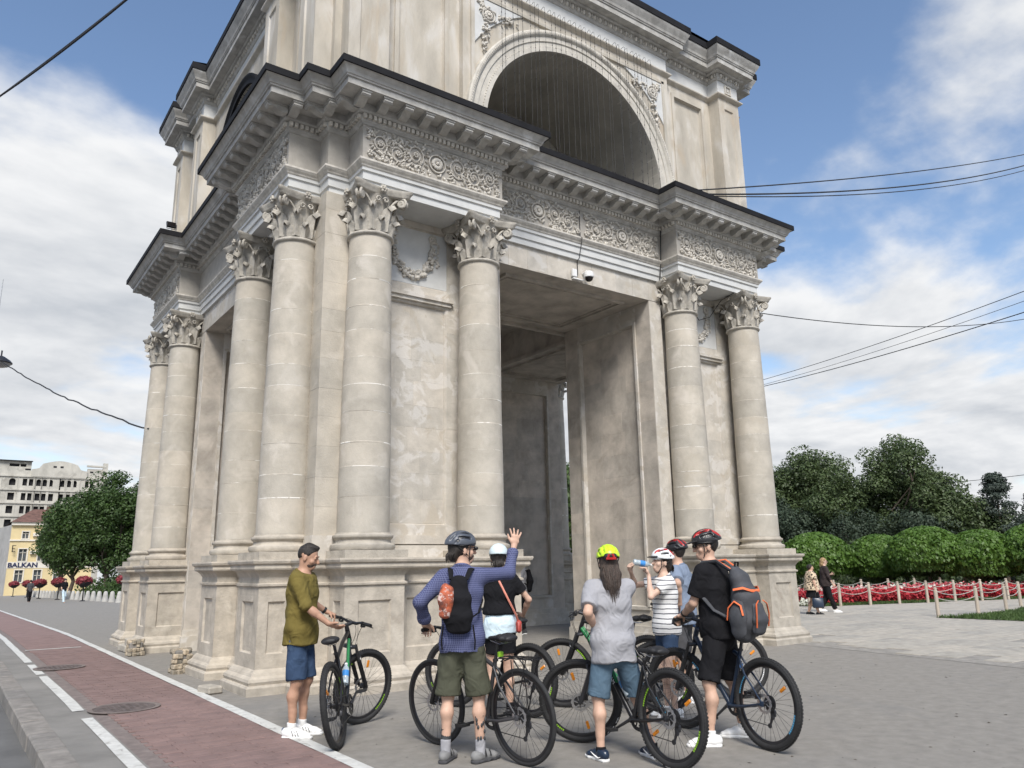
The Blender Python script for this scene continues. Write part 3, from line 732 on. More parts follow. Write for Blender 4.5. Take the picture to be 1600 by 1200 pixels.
# ================================================================ vegetation
def npmesh(name,V,F,mt,parent=None,smooth=False,mi=None,loc=None,kind=None):
    """V (n,3), F (m,4) or (m,3) int arrays"""
    me=bpy.data.meshes.new(name); V=np.ascontiguousarray(V,dtype=np.float32); F=np.ascontiguousarray(F,dtype=np.int32); k=F.shape[1]
    me.vertices.add(len(V)); me.vertices.foreach_set('co',V.ravel()); me.loops.add(F.size); me.loops.foreach_set('vertex_index',F.ravel())
    me.polygons.add(len(F)); me.polygons.foreach_set('loop_start',np.arange(0,F.size,k,dtype=np.int32))
    for q in (mt if isinstance(mt,(list,tuple)) else [mt]): me.materials.append(q)
    if mi is not None: me.polygons.foreach_set('material_index',np.asarray(mi,dtype=np.int32))
    if smooth: me.polygons.foreach_set('use_smooth',np.ones(len(F),dtype=bool))
    me.update(calc_edges=True); me.validate(verbose=False)
    return link(name,me,parent,loc,kind)
def leaves(clumps,n,size,rs,droop=0.0,shell=.72,aspect=.55,flat=.0):
    """clumps: list of (center,(rx,ry,rz)); folded-quad leaves spread through the volumes, denser towards the surface"""
    C=np.array([c for c,_ in clumps],float); Rr=np.array([r for _,r in clumps],float)
    wgt=(Rr[:,0]*Rr[:,1]*Rr[:,2])**(2/3.); wgt/=wgt.sum()
    idx=rs.choice(len(C),n,p=wgt); d=rs.normal(size=(n,3)); d/=np.linalg.norm(d,axis=1)[:,None]
    rad=shell+(1-shell)*rs.random(n)**.7; rad=np.where(rs.random(n)<.18,rs.random(n)**.5,rad)
    P=C[idx]+d*Rr[idx]*rad[:,None]
    nrm=d+rs.normal(size=(n,3))*.55+np.array([0,0,.35]); nrm/=np.linalg.norm(nrm,axis=1)[:,None]
    a=np.cross(nrm,rs.normal(size=(n,3))); a/=np.linalg.norm(a,axis=1)[:,None]
    if droop:
        dn=d*.5+np.array([0,0,-1.0]); dn-=nrm*(dn*nrm).sum(1)[:,None]; dn/=np.linalg.norm(dn,axis=1)[:,None]+1e-6; a=a*(1-droop)+dn*droop; a/=np.linalg.norm(a,axis=1)[:,None]
    b=np.cross(nrm,a); s=size*(.65+.7*rs.random(n))[:,None]
    q0=P-a*s*.5; q2=P+a*s*.5; m=P-nrm*s*.06; q1=m+b*s*aspect*.5+nrm*s*.1; q3=m-b*s*aspect*.5+nrm*s*.1
    V=np.stack([q0,q1,q2,q3],1).reshape(-1,3); F=np.arange(4*n).reshape(n,4); return V,F
def clumpset(rs,c,r,n,cr,keep=None):
    out=[]
    while len(out)<n:
        d=rs.normal(size=3); d/=np.linalg.norm(d); k=.35+.6*rs.random()**.6
        p=np.array(c)+d*np.array(r)*k
        if keep and not keep(p): continue
        s=cr*(.7+.6*rs.random()); out.append((p,(s*1.15,s*1.15,s*.85)))
    return out
BARK=mat('bark',(.11,.085,.065),.95,.25,9,.6,40,stretch=(1,1,.25))
LF1=leafmat('chestnut_leaf',(.060,.110,.022),(.022,.048,.010))
LF2=leafmat('park_leaf',(.092,.130,.046),(.040,.064,.023))
LF3=leafmat('catalpa_leaf',(.125,.225,.038),(.068,.135,.024),.5,.38,2.5)
LF4=leafmat('pine_needle',(.040,.062,.032),(.017,.030,.018),.7,.12)
LF5=leafmat('spruce_needle',(.055,.074,.055),(.025,.038,.030),.7,.12)
LF6=leafmat('light_leaf',(.085,.13,.032),(.035,.065,.016))
def limb(b,p,q,r0,r1,rs,n=5,wob=.06):
    p=np.array(p,float); q=np.array(q,float); L_=np.linalg.norm(q-p); pts=[];rr=[]
    for i in range(n+1):
        t=i/n; pts.append(tuple(p+(q-p)*t+(rs.normal(size=3)*L_*wob*math.sin(PI*t) if 0<i<n else 0))); rr.append(r0+(r1-r0)*t)
    b.tube(pts,rr,7)
def tree(name,label,cat,loc,h,r,trunk_h,seed,lm,nl=9000,ls=.30,group=None,nc=34,shape=(1,1,1),cr=None,droop=.15,tr=.22,keep=None):
    rs=np.random.RandomState(seed); t=empty(name,loc); tag(t,label,cat,group)
    cz=(h+trunk_h)/2; rz=(h-trunk_h)/2*shape[2]; rx=r*shape[0]; ry=r*shape[1]
    cl=clumpset(rs,(0,0,cz),(rx*.8,ry*.8,rz*.86),nc,cr or r*.34,keep)
    V,F=leaves(cl,nl,ls,rs,droop); npmesh('crown',V,F,lm,t)
    b=MB(); limb(b,(0,0,-.3),(0,0,cz*.9),tr,tr*.45,rs,6,.02)
    for c,_ in cl[:14]: limb(b,(0,0,trunk_h*.85+.25*(c[2]-trunk_h)*rs.random()),c,tr*.4,tr*.10,rs,4,.08)
    b.build('trunk',BARK,t,60); return t
def g0(x,y): return gz(x,y)
# street chestnuts on the left
for i,(x,y,h,r,sd) in enumerate(((1.4,74,9.6,3.5,11),(3.9,70,11.6,3.9,12),(5.3,80,11.2,3.6,15),(2.2,90,9.6,3.5,13),(7.6,72,11.2,3.8,14))):
    tree('chestnut_tree',['leafy street chestnut beside the yellow building, lowest of the row','tallest dark green street chestnut, half hidden by the left columns','street chestnut right behind the tallest one, by the left columns','street chestnut further back, above the planters','street chestnut hidden mostly by the arch\'s far pedestal'][i],'tree',(x,y,g0(x,y)),h+1.3,r,1.9,sd,LF1,20000,.27,'chestnuts along the street',80,cr=1.0)
# the big trees of the park on the right
PK=[(40.6,22.0,9.8,4.0,LF2,'dark park tree right behind the light pole, cut off by the column'),
    (42.6,17.8,11.0,3.9,LF2,'tallest broad park tree left of centre in the dark group'),
    (45.3,13.0,11.2,3.8,LF2,'second tall park tree, airy rounded crown right of the tallest'),
    (46.6,10.6,7.6,2.9,LF2,'lower park tree sloping down at the right end of the dark group'),
    (44.5,19.0,10.4,4.0,LF2,'park tree behind, filling the gap between the pole tree and the tallest'),
    (47.0,14.2,10.2,3.8,LF2,'park tree behind, between the tallest and the airy crown'),
    (47.6,9.6,5.6,2.6,LF2,'low bushy park tree closing the gap beside the bluish spruce')]
for i,(x,y,h,r,m,lab) in enumerate(PK): tree('park_tree',lab,'tree',(x,y,-.5),h,r,1.5,31+i,m,24000,.20,'tall trees of the park',80,cr=.85)
for i,(x,y,h,r,lab) in enumerate(((39.0,18.5,6.6,2.7,'dark pine low in front of the park trees, near the pole'),(41.6,14.6,5.8,2.9,'wide dark pine in front of the tallest park tree'),(43.5,11.2,5.6,2.7,'dark pine in front of the airy park tree'))):
    tree('pine_tree',lab,'tree',(x,y,-.4),h,r,.4,51+i,LF4,15000,.18,'pines in front of the park trees',44,cr=.8,droop=0)
def conifer(loc,h,r,seed,lm,label):
    rs=np.random.RandomState(seed); t=empty('spruce_tree',loc); tag(t,label,'tree','spruces at the edge of the park'); cl=[]
    for i in range(120):
        z=rs.random()**1.25; a=rs.random()*2*PI; rr=r*(1-z)**.75*(.45+.55*rs.random()); cl.append((np.array((rr*math.cos(a),rr*math.sin(a),.15+z*(h-.15))),(.62,.62,.30)))
    V,F=leaves(cl,19000,.17,rs,0,.4); npmesh('crown',V,F,lm,t); b=MB(); limb(b,(0,0,-.3),(0,0,h*.95),.16,.03,rs,5,.01); b.build('trunk',BARK,t,60)
conifer((47.8,8.0,-.4),7.4,3.3,61,LF5,'bluish spruce standing alone against the sky on the right'); conifer((49.5,6.4,-.4),6.0,2.0,62,LF5,'lower spruce cut by the right edge, beside the bluish one')
tree('park_tree','green tree seen through the gap inside the arch','tree',(22.5,22.5,-.2),8.5,3.6,1.0,71,LF6,9000,.3,None,40)
for i,(x,y,h,r) in enumerate(((33,4.5,2.7,2.6),(30.5,7.5,2.4,2.3),(35,-.5,2.7,2.8),(28,12,2.9,2.5),(33.5,10,3.0,2.8),(37,-5,3,3))):
    tree('shrub',['low shrub in the shade behind the clipped round trees, third from the arch','low shrub in the shade behind the clipped trees, second from the arch','low shrub behind the fourth clipped tree','shady shrub next to the arch\'s far pedestal','shady shrub between pines and clipped trees','shrub at the far right behind the clipped trees'][i],'shrub',(x,y,-.3),h,r,.05,81+i,LF2,6000,.2,'shrubs behind the clipped trees',26,droop=0,tr=.06)
# clipped round catalpas
CAT=[(24.5,6.6,2.92,1.62,'round clipped tree nearest the arch, behind the two walking women'),(27.0,4.9,2.78,1.45,'smaller round clipped tree, second from the arch'),(26.4,2.35,3.02,1.60,'biggest round clipped tree, third from the arch'),(27.3,.45,2.80,1.50,'round clipped tree, fourth from the arch'),(28.0,-1.6,3.0,1.6,'round clipped tree cut off by the right edge of the picture')]
for i,(x,y,h,r,lab) in enumerate(CAT):
    rs=np.random.RandomState(91+i); t=empty('clipped_tree',(x,y,0)); tag(t,lab,'tree','round clipped trees in a row'); cl=[]
    for k in range(300):
        a=rs.random()*2*PI; el=math.asin(min(1,-.3+1.3*rs.random())) ; rr=r*(.95+.05*math.sin(a*3+i))
        cl.append((np.array((rr*math.cos(el)*math.cos(a),rr*math.cos(el)*math.sin(a),h-1.35+1.2*math.sin(el)*(1 if el>0 else .6))),(.22,.22,.13)))
    V,F=leaves(cl,9000,.16,rs,.85,.4,.72); V2,F2=leaves([(np.array((0,0,h-1.30)),(r*1.0,r*1.0,1.28))],15000,.15,rs,.85,.93,.72); k2=V2.reshape(-1,4,3)[:,:,2].mean(1)>h-1.95; V2=V2.reshape(-1,4,3)[k2].reshape(-1,3); F2=np.arange(len(V2)).reshape(-1,4); F=np.concatenate([F,F2+len(V)]); V=np.concatenate([V,V2]); npmesh('crown',V,F,LF3,t)
    V,F=leaves([(np.array((0,0,h-1.25)),(r*.8,r*.8,.95))],2500,.3,rs,.3,.7); npmesh('inner_leaves',V,F,LF2,t)
    b=MB(); limb(b,(0,0,-.1),(0,0,h-1.2),.09,.07,rs,4,.01); 
    for k in range(9): a=k*.7; limb(b,(0,0,h-1.35),(r*.7*math.cos(a),r*.7*math.sin(a),h-1.0+.4*rs.random()),.04,.015,rs,3,.06)
    b.build('trunk',BARK,t,60)
# lawn, flower bed, rope fence
def polysheet(name,pts,z,m):
    b=MB(); b.add([(x,y,z) for x,y in pts],[tuple(range(len(pts)))]); o=b.build(name,m); o['kind']='structure'; return o
polysheet('lawn',[(15.8,.95),(23.2,-1.45),(26,-2.4),(60,-13),(120,10),(80,60),(17,40),(14.5,8)],.022,SOIL)
polysheet('lawn',[(12.85,-4.55),(15.0,-4.9),(17.3,-4.75),(19.6,-4.2),(30,-5.5),(30,-20),(13.0,-9.5)],.022,SOIL)
def inpoly(P,poly):
    x,y=P[:,0],P[:,1]; c=np.zeros(len(P),bool); n=len(poly)
    for i in range(n):
        x0,y0=poly[i]; x1,y1=poly[(i+1)%n]; k=((y0>y)!=(y1>y))&(x<(x1-x0)*(y-y0)/(y1-y0+1e-12)+x0); c^=k
    return c
def grass(name,label,poly,n,hh,seed,m):
    rs=np.random.RandomState(seed); lo=np.min(poly,0); hi=np.max(poly,0); P=lo+(hi-lo)*rs.random((n*3,2)); P=P[inpoly(P,poly)][:n]; n=len(P)
    a=rs.random(n)*2*PI; w_=.012+.012*rs.random(n); h=hh*(.5+rs.random(n)); dx=np.cos(a)*w_; dy=np.sin(a)*w_; lx=rs.normal(size=n)*.03; ly=rs.normal(size=n)*.03
    z=np.full(n,.02); V=np.stack([np.stack([P[:,0]-dx,P[:,1]-dy,z],1),np.stack([P[:,0]+dx,P[:,1]+dy,z],1),np.stack([P[:,0]+lx,P[:,1]+ly,z+h],1)],1).reshape(-1,3)
    o=npmesh(name,V,np.arange(3*n).reshape(n,3),m); tag(o,label,'grass',kind='stuff')
grass('grass','short grass strip along the flower bed behind the rope fence',[(15.8,.95),(23.2,-1.45),(26,-2.4),(26.5,-1.6),(23.5,-.7),(16.0,1.75)],16000,.06,5,GRASSM)
grass('grass','short grass of the rounded lawn corner at the right edge',[(12.85,-4.55),(15.0,-4.9),(17.3,-4.75),(19.6,-4.2),(24,-5),(24,-10),(13.0,-9.5)],26000,.07,6,GRASSM)
FLR=leafmat('red_flower',(.52,.035,.045),(.26,.02,.03),.6,.2,5); FLP=leafmat('pink_flower',(.60,.18,.20),(.45,.05,.07),.6,.2,5); FLW=leafmat('white_flower',(.72,.72,.66),(.5,.52,.42),.7,.2,5)
def bed(name,label,poly,n,z0,h,m,seed,ls=.10,cat='flowers'):
    rs=np.random.RandomState(seed); lo=np.min(poly,0); hi=np.max(poly,0); P=lo+(hi-lo)*rs.random((n*4,2)); P=P[inpoly(P,poly)][:n]; n=len(P)
    Z=z0+h*(rs.random(n)**.6); bump=.08*np.sin(P[:,0]*5.1+P[:,1]*3)+.05*np.sin(P[:,0]*11-P[:,1]*7); P3=np.stack([P[:,0],P[:,1],Z+bump*(Z-z0)/h],1)
    nr=rs.normal(size=(n,3))*.7+np.array([-.3,-.5,.6]); nr/=np.linalg.norm(nr,axis=1)[:,None]; a=np.cross(nr,rs.normal(size=(n,3))); a/=np.linalg.norm(a,axis=1)[:,None]; b=np.cross(nr,a); s=(ls*(.5+rs.random(n)))[:,None]*.5
    V=np.stack([P3-a*s,P3+b*s*.7,P3+a*s,P3-b*s*.7],1).reshape(-1,3); o=npmesh(name,V,np.arange(4*n).reshape(n,4),m); tag(o,label,cat,kind='stuff')
FLD=leafmat('dark_red_flower',(.34,.045,.065),(.14,.03,.03),.6,.2,5)
def off(p,d): return (p[0]+.33*d,p[1]+.944*d)
A_,B2=(16.0,1.05),(25.5,-2.25)
def lerp2(t,d): return off((A_[0]+(B2[0]-A_[0])*t,A_[1]+(B2[1]-A_[1])*t),d)
bed('flower_bed','long bed of bright red flowers behind the rope fence',[lerp2(0,.75),lerp2(1.2,.75),lerp2(1.2,1.9),lerp2(0,1.9)],17000,.02,.42,FLR,1)
bed('flower_bed','pale pink row of flowers along the back of the red bed',[lerp2(0,1.9),lerp2(1.2,1.9),lerp2(1.2,2.3),lerp2(0,2.3)],4500,.05,.46,FLW,2)
bed('flower_bed','second strip of red flowers behind the pale row',[lerp2(-.1,2.3),lerp2(1.6,2.3),lerp2(1.6,3.4),lerp2(-.1,3.4)],9000,.05,.46,FLP,3)
bed('flower_bed','white edging flowers at the foot of the bed beside the arch',[lerp2(-.3,.5),lerp2(.06,.5),lerp2(.06,.8),lerp2(-.3,.8)],1500,.02,.2,FLW,4)
POSTM=mat('post_wood',(.44,.38,.31),.85,.15,9,.3,50,stretch=(1,1,.2)); ROPE=mat('rope',(.42,.41,.37),.9,.12,30,.3,120)
postm=MB().lathe([(.052,-.2),(.052,.70),(.048,.725),(.04,.735),(.04,.75),(.05,.76),(.046,.785),(.02,.80)],12)
first=None
def fence(pts,lab,grp,z=0):
    global first
    for i,p in enumerate(pts):
        t=empty('fence_post',(p[0],p[1],z)); tag(t,lab%('first','second','third','fourth','fifth','sixth','seventh','eighth','ninth','tenth','eleventh','twelfth')[i],'post',grp)
        if first is None: first=postm.build('post',POSTM,t,40)
        else: link('post',first.data,t)
        if i<len(pts)-1:
            q=pts[i+1]
            for zz,sg in ((.70,.13),(.52,.12)):
                P=[]
                for k in range(11):
                    u=k/10; P.append((( q[0]-p[0])*u,(q[1]-p[1])*u,zz-sg*4*u*(1-u)))
                MB().tube(P,.011,6).build('rope',ROPE,t,60)
fence([(16.36-1.15*i+1.15*0+.0,0) for i in range(0)],'','')
F1=[(15.3+1.22*i,.98-.40*i) for i in range(10)]
fence(F1,'wooden rope fence post along the front of the red bed, %s from the arch','rope fence in front of the flower bed')
fence([lerp2(-.05+.135*i,3.7) for i in range(10)],'wooden rope fence post along the back of the flower beds, %s from the arch','rope fence behind the flower bed')
fence([(13.45,-4.32),(15.11,-4.63),(17.32,-4.46),(19.6,-3.95)],'wooden rope fence post at the rounded lawn corner, %s from its tip','rope fence at the lawn corner')
GALV=mat('galvanised',(.45,.46,.47),.45,.1,5,metal=.6)
t=empty('light_pole',(38.2,20.9,-.3)); tag(t,'slim grey light pole in front of the park trees beside the arch','pole')
MB().lathe([(.13,0),(.11,1.2),(.08,1.25),(.05,7.6),(.045,7.7)],10).build('shaft',GALV,t,50)
MB().tube([(0,0,7.6),(.0,-.1,7.75),(0,-.3,7.8)],.03,6).build('bracket',GALV,t,50)
# ================================================================ buildings on the left
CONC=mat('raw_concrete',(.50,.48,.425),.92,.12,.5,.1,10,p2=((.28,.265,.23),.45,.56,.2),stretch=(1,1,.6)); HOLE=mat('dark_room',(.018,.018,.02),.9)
YEL=mat('yellow_stucco',(.64,.52,.29),.85,.05,.6); CRM=mat('cream_trim',(.66,.62,.54),.8,.05,1); GREYW=mat('grey_stucco',(.42,.41,.39),.85,.1,.8)
ROOF=mat('red_roof',(.16,.085,.065),.85,.25,2.0,.3,8); GLASS=mat('window_glass',(.10,.11,.12),.12,.2,1.2,spec=.8); NAVY=mat('sign_navy',(.015,.02,.07),.5)
def wall_holes(m,X,u0,u1,z0,z1,holes,dep=.5):
    """wall plane cut into a grid with real openings; holes=(a,b,c,d)"""
    us=sorted({u0,u1}|{h[0] for h in holes}|{h[1] for h in holes}); zs=sorted({z0,z1}|{h[2] for h in holes}|{h[3] for h in holes})
    for i in range(len(us)-1):
        for j in range(len(zs)-1):
            cu=(us[i]+us[i+1])/2; cz=(zs[j]+zs[j+1])/2
            if not any(h[0]<cu<h[1] and h[2]<cz<h[3] for h in holes): m.add([(us[i],0,zs[j]),(us[i+1],0,zs[j]),(us[i+1],0,zs[j+1]),(us[i],0,zs[j+1])],[(0,1,2,3)],X)
    for a,b,c,d in holes:
        for q in (((a,0,c),(a,-dep,c),(a,-dep,d),(a,0,d)),((b,0,c),(b,-dep,c),(b,-dep,d),(b,0,d)),((a,0,c),(b,0,c),(b,-dep,c),(a,-dep,c)),((a,0,d),(b,0,d),(b,-dep,d),(a,-dep,d))): m.add(q,[(0,1,2,3)],X)
HY=186.0; HK=(HY-CY)/(125-CY)    # the shell stands well behind the yellow house
def hx(x): return CX+(x-CX)*HK
def hzz(z): return CH+(z-CH)*HK
H=empty('unfinished_building',(hx(1.0),HY,-2)); tag(H,'grey unfinished concrete shell with empty arched windows behind the yellow house','building')
X=frame((-hx(1.0),0,2),(1,0,0),(0,-1,0),(0,0,1))
wl=[]; rows=((12.62,13.72),(10.62,11.75),(8.6,9.7))
cols_=[(-2.3,-1.45),(-.55,.05),(.28,.85),(1.2,1.95),(2.1,2.85),(2.98,3.72),(4.55,5.3),(5.45,6.2),(6.33,7.08),(7.95,8.45),(8.65,9.15)]
for c in cols_:
    for z0,z1 in rows: wl.append((hx(c[0]),hx(c[1]),hzz(z0),hzz(z1)))
top=[(-.55,.05),(.28,.85),(7.95,8.45),(8.65,9.15)]; arcs=[(-2.3,-1.45),(1.25,1.9),(2.05,2.7),(2.85,3.5),(4.55,5.2),(5.35,6.0),(6.15,6.8)]
for c in top+arcs: wl.append((hx(c[0]),hx(c[1]),hzz(14.85),hzz(15.9)))
for c in ((-2.5,-1.2),(-1.05,-.3)): wl.append((hx(c[0]),hx(c[1]),hzz(17.75),hzz(18.2)))
b=MB(); wall_holes(b,X,hx(-8),hx(11.0),-3,hzz(17.2),[h for h in wl if h[3]<hzz(17)],.6); b.build('wall',CONC,H)
b=MB()   # upper set-back storey and the curved gable
wall_holes(b,X@TR(0,-.4,0),hx(-8),hx(.4),hzz(17.2),hzz(18.55),[h for h in wl if h[3]>hzz(17)],.5); b.build('penthouse_wall',CONC,H)
pts=[(hx(.45),hzz(16.3)),(hx(8.1),hzz(16.3)),(hx(8.1),hzz(17.4))]+[(hx(8.1-7.65*t),hzz(17.4+ (.55 if .15<t<.85 else 0)+1.0*math.sin(PI*t)**1.5*.9)) for t in [i/16 for i in range(1,16)]]+[(hx(.45),hzz(17.4))]
b=MB().prism(pts,.0,.35,X@frame((0,0,0),(1,0,0),(0,0,1),(0,1,0))); b.build('gable',CONC,H)
b=MB(); b.box(hx(8.1),hx(10.3),-.6,-.2,hzz(16.3),hzz(17.9),X); b.box(hx(8.0),hx(10.7),-.7,.2,hzz(18.2),hzz(18.45),X); b.box(hx(10.3),hx(11.0),-.6,.1,hzz(16.3),hzz(18.9),X); b.build('stair_tower',CONC,H)
for z in (16.28,14.2,12.2,10.2):
    MB().box(hx(-8),hx(11.1),0,.28,hzz(z)-.15,hzz(z)+.15,X).build('floor_band',CONC,H)
MB().box(hx(-8.1),hx(.5),-.5,.3,hzz(18.55),hzz(18.66),X).build('roof_edge',HOLE,H)
for c in arcs:   # arched heads fill the top corners of the opening
    a,bb=hx(c[0]),hx(c[1]); zt=hzz(15.9); r_=(bb-a)/2; zc=zt-r_
    for s in (0,1):
        pl=[(a if s==0 else bb,zt)]+[((a+bb)/2+(-1 if s==0 else 1)*r_*math.cos(t*PI/16),zc+r_*math.sin(t*PI/16)) for t in range(9)]
        MB().prism(pl,-.5,-.001,X@frame((0,0,0),(1,0,0),(0,0,1),(0,1,0))).build('arch_head',CONC,H)
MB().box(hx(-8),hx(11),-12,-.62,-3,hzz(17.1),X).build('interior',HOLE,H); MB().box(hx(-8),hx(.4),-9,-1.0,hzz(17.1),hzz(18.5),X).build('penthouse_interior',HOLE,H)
for c in ((3.3,3.75),(4.25,4.7)): MB().box(hx(c[0]),hx(c[1]),.30,.36,hzz(17.75),hzz(18.05),X).build('gable_window',HOLE,H)
MB().box(hx(8.5),hx(8.95),-.2,-.15,hzz(16.7),hzz(17.5),X).build('tower_opening',HOLE,H); MB().box(hx(-.4),hx(.35),-.42,-.35,hzz(17.1),hzz(17.5),X).build('balcony_opening',HOLE,H)
for i_ in range(9): MB().box(hx(-7.5+2.1*i_)-.06,hx(-7.5+2.1*i_)+.06,.0,.10,hzz(8.6),hzz(16.2),X).build('wall_rib',CONC,H)
for c in cols_+top:
    pass
for c in arcs[1:]+cols_: 
    u=hx(c[0])-.12
    MB().box(u-.1,u+.1,0,.12,hzz(10.3),hzz(16.2),X).build('pilaster_strip',CONC,H) if c[0]>1 else None
YY=124.0; YK=(YY-CY)/(88-CY)
def yx(x): return CX+(x-CX)*YK
def yz(z): return CH+(z-CH)*YK
Yb=empty('yellow_building',(yx(-3.3),YY,gz(0,YY))); tag(Yb,'yellow corner house with a red tiled roof and a BALKAN sign','building')
X=frame((-yx(-3.3),0,-gz(0,YY)),(1,0,0),(0,-1,0),(0,0,1))
wins=[(-2.25,-1.62,5.5,6.25),(-.5,.1,5.5,6.25),(1.2,1.8,5.5,6.25),(-2.4,-1.6,3.05,4.35),(-.55,.2,3.05,4.35),(1.2,1.95,3.05,4.35),(-2.55,-1.75,.75,2.05),(-.75,.0,.2,2.05),(1.2,2.0,.75,2.05),(-3.0+1.35,-1.35+.0,-9,-8)]
wins=wins[:-1]; hs=[(yx(a),yx(b_),yz(c),yz(d)) for a,b_,c,d in wins]
b=MB(); wall_holes(b,X,yx(-3.35),yx(5),-3,yz(7.0),hs,.35); b.build('wall',YEL,Yb)
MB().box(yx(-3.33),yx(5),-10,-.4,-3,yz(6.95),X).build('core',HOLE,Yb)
# side wall running back along the street
b=MB(); b.add([(yx(-3.35),0,-3),(yx(-3.35),0,yz(7.0)),(yx(-3.35)-2.6,-30,yz(7.0)),(yx(-3.35)-2.6,-30,-3)],[(0,1,2,3)],X); b.build('side_wall',GREYW,Yb)
for i,(a,bb,c,d) in enumerate(hs):
    f=MB(); e=.13
    f.box(a-e,bb+e,0,.06,d,d+e,X); f.box(a-e,bb+e,0,.09,c-e,c,X); f.box(a-e,a,0,.06,c,d,X); f.box(bb,bb+e,0,.06,c,d,X)
    wo=f.build('window',CRM,Yb)
    s=MB(); s.box((a+bb)/2-.04,(a+bb)/2+.04,-.22,-.14,c,d,X); s.box(a,bb,-.22,-.14,c+(d-c)*.66,c+(d-c)*.66+.07,X); s.box(a,a+.06,-.22,-.14,c,d,X); s.box(bb-.06,bb,-.22,-.14,c,d,X); s.build('sash',CRM,wo)
    MB().box(a,bb,-.27,-.25,c,d,X).build('pane',GLASS,wo)
for (z0,z1,o) in ((5.22,5.38,.18),(6.95,7.22,.4),(2.25,2.95,.05),(7.22,7.28,.5)): MB().box(yx(-3.4),yx(5),0,o,yz(z0),yz(z1),X).build('cornice_band',CRM,Yb)
b=MB(); b.add([(yx(-3.5),.6,yz(7.28)),(yx(5.2),.6,yz(7.28)),(yx(5.2),-11,yz(7.28)),(yx(-3.5),-11,yz(7.28)),(yx(-1.2),-5,yz(9.0)),(yx(5),-5,yz(9.0))],[(0,1,5,4),(0,4,3),(2,3,4,5)],X); b.build('roof',ROOF,Yb)
MB().box(yx(.1),yx(.6),-5,-3.5,yz(7.9),yz(9.3),X).build('chimney',ROOF,Yb)
for (u,z) in ((-1.25,6.1),(-1.35,4.15),(.55,4.15)): 
    ac=MB(); ac.cbox(yx(u),yx(u)+.8,.05,.4,yz(z)-.5,yz(z),.03,X); ac.lathe([(.18,0),(.18,.02)],16,X@frame((yx(u)+.3,.41,yz(z)-.25),(1,0,0),(0,0,1),(0,1,0))); ac.build('air_conditioner',CRM,Yb)
def text(body,size,M_,mt,parent=None,ext=.004,name='lettering',bold=0.0,align='CENTER',shear=0.0,sx=1.0):
    cu=bpy.data.curves.new(name,'FONT'); cu.body=body; cu.size=size; cu.align_x=align; cu.align_y='CENTER'; cu.extrude=ext; cu.offset=bold; cu.shear=shear; cu.resolution_u=3
    o=bpy.data.objects.new(name,cu); COL.objects.link(o); cu.materials.append(mt)
    bpy.context.view_layer.update(); me=bpy.data.meshes.new_from_object(o.evaluated_get(bpy.context.evaluated_depsgraph_get())); bpy.data.objects.remove(o)
    o=link(name,me,parent); o.matrix_local=M_@Matrix.Diagonal((sx,1,1,1)); return o
text('BALKAN',.92,X@frame((yx(-1.87),.07,yz(2.58)),(1,0,0),(0,0,1),(0,1,0)),NAVY,Yb,.04,bold=.03,sx=1.1)
b=MB()
for (q0,q1,q2,q3) in ((0,.5,.9,1.0),(0,.12,0,1.0),(0,.45,0,.1),(0,.4,.45,.55)): b.box(yx(-3.1)+q0,yx(-3.1)+q1,.5,.55,yz(4.0)+q2*1.0,yz(4.0)+q3*1.0,X)
b.build('hanging_sign',HOLE,Yb)
# bollards, planters
BOLL=mat('concrete_bollard',(.42,.41,.385),.85,.1,3)
bm=None
for i in range(24):
    y=44.5+i*2.6; x=1.35-.018*(y-44)
    o=(MB().lathe([(.24,0),(.24,.06),(.17,.5),(.13,.72),(.06,.78)],14).build('concrete_bollard',BOLL,None,50) if bm is None else link('concrete_bollard',bm)); bm=o.data
    o.location=(x,y,gz(0,y)); tag(o,'white concrete bollard in the long row before the chestnuts','bollard','bollards along the far street')
for i,y in enumerate((49,57.5,69,80,95,110)):
    x=(1.05,-.55,-1.1,-1.6,-1.5,-1.9)[i]+.9
    t=empty('flower_stand',(x,y,gz(0,y))); tag(t,'tall stand with a red flower ball in front of the chestnuts, '+('first','second','third','fourth','fifth','sixth')[i]+' from the arch','planter','flower stands along the far street')
    MB().lathe([(.22,0),(.2,.06),(.05,.1),(.045,1.25)],10).build('stand',HOLE,t,40)
    MB().lathe([(.2,1.1),(.45,1.3),(.55,1.5),(.5,1.52)],14).build('bowl',HOLE,t,50)
    rs=np.random.RandomState(200+i); V,F=leaves([(np.array((0,0,1.66)),(.62,.62,.36)),(np.array((.25,.1,1.55)),(.4,.4,.3)),(np.array((-.3,-.1,1.58)),(.38,.4,.3))],1300,.16,rs); npmesh('flowers',V,F,FLD,t)
# hedge seen low behind the bollards
tree('shrub','dense low green hedge behind the bollards and flower stands','shrub',(4.2,66,gz(0,66)-.2),2.2,3.2,.05,301,LF1,7000,.25,None,36,shape=(1,3.2,1),cr=.9,droop=0,tr=.06)
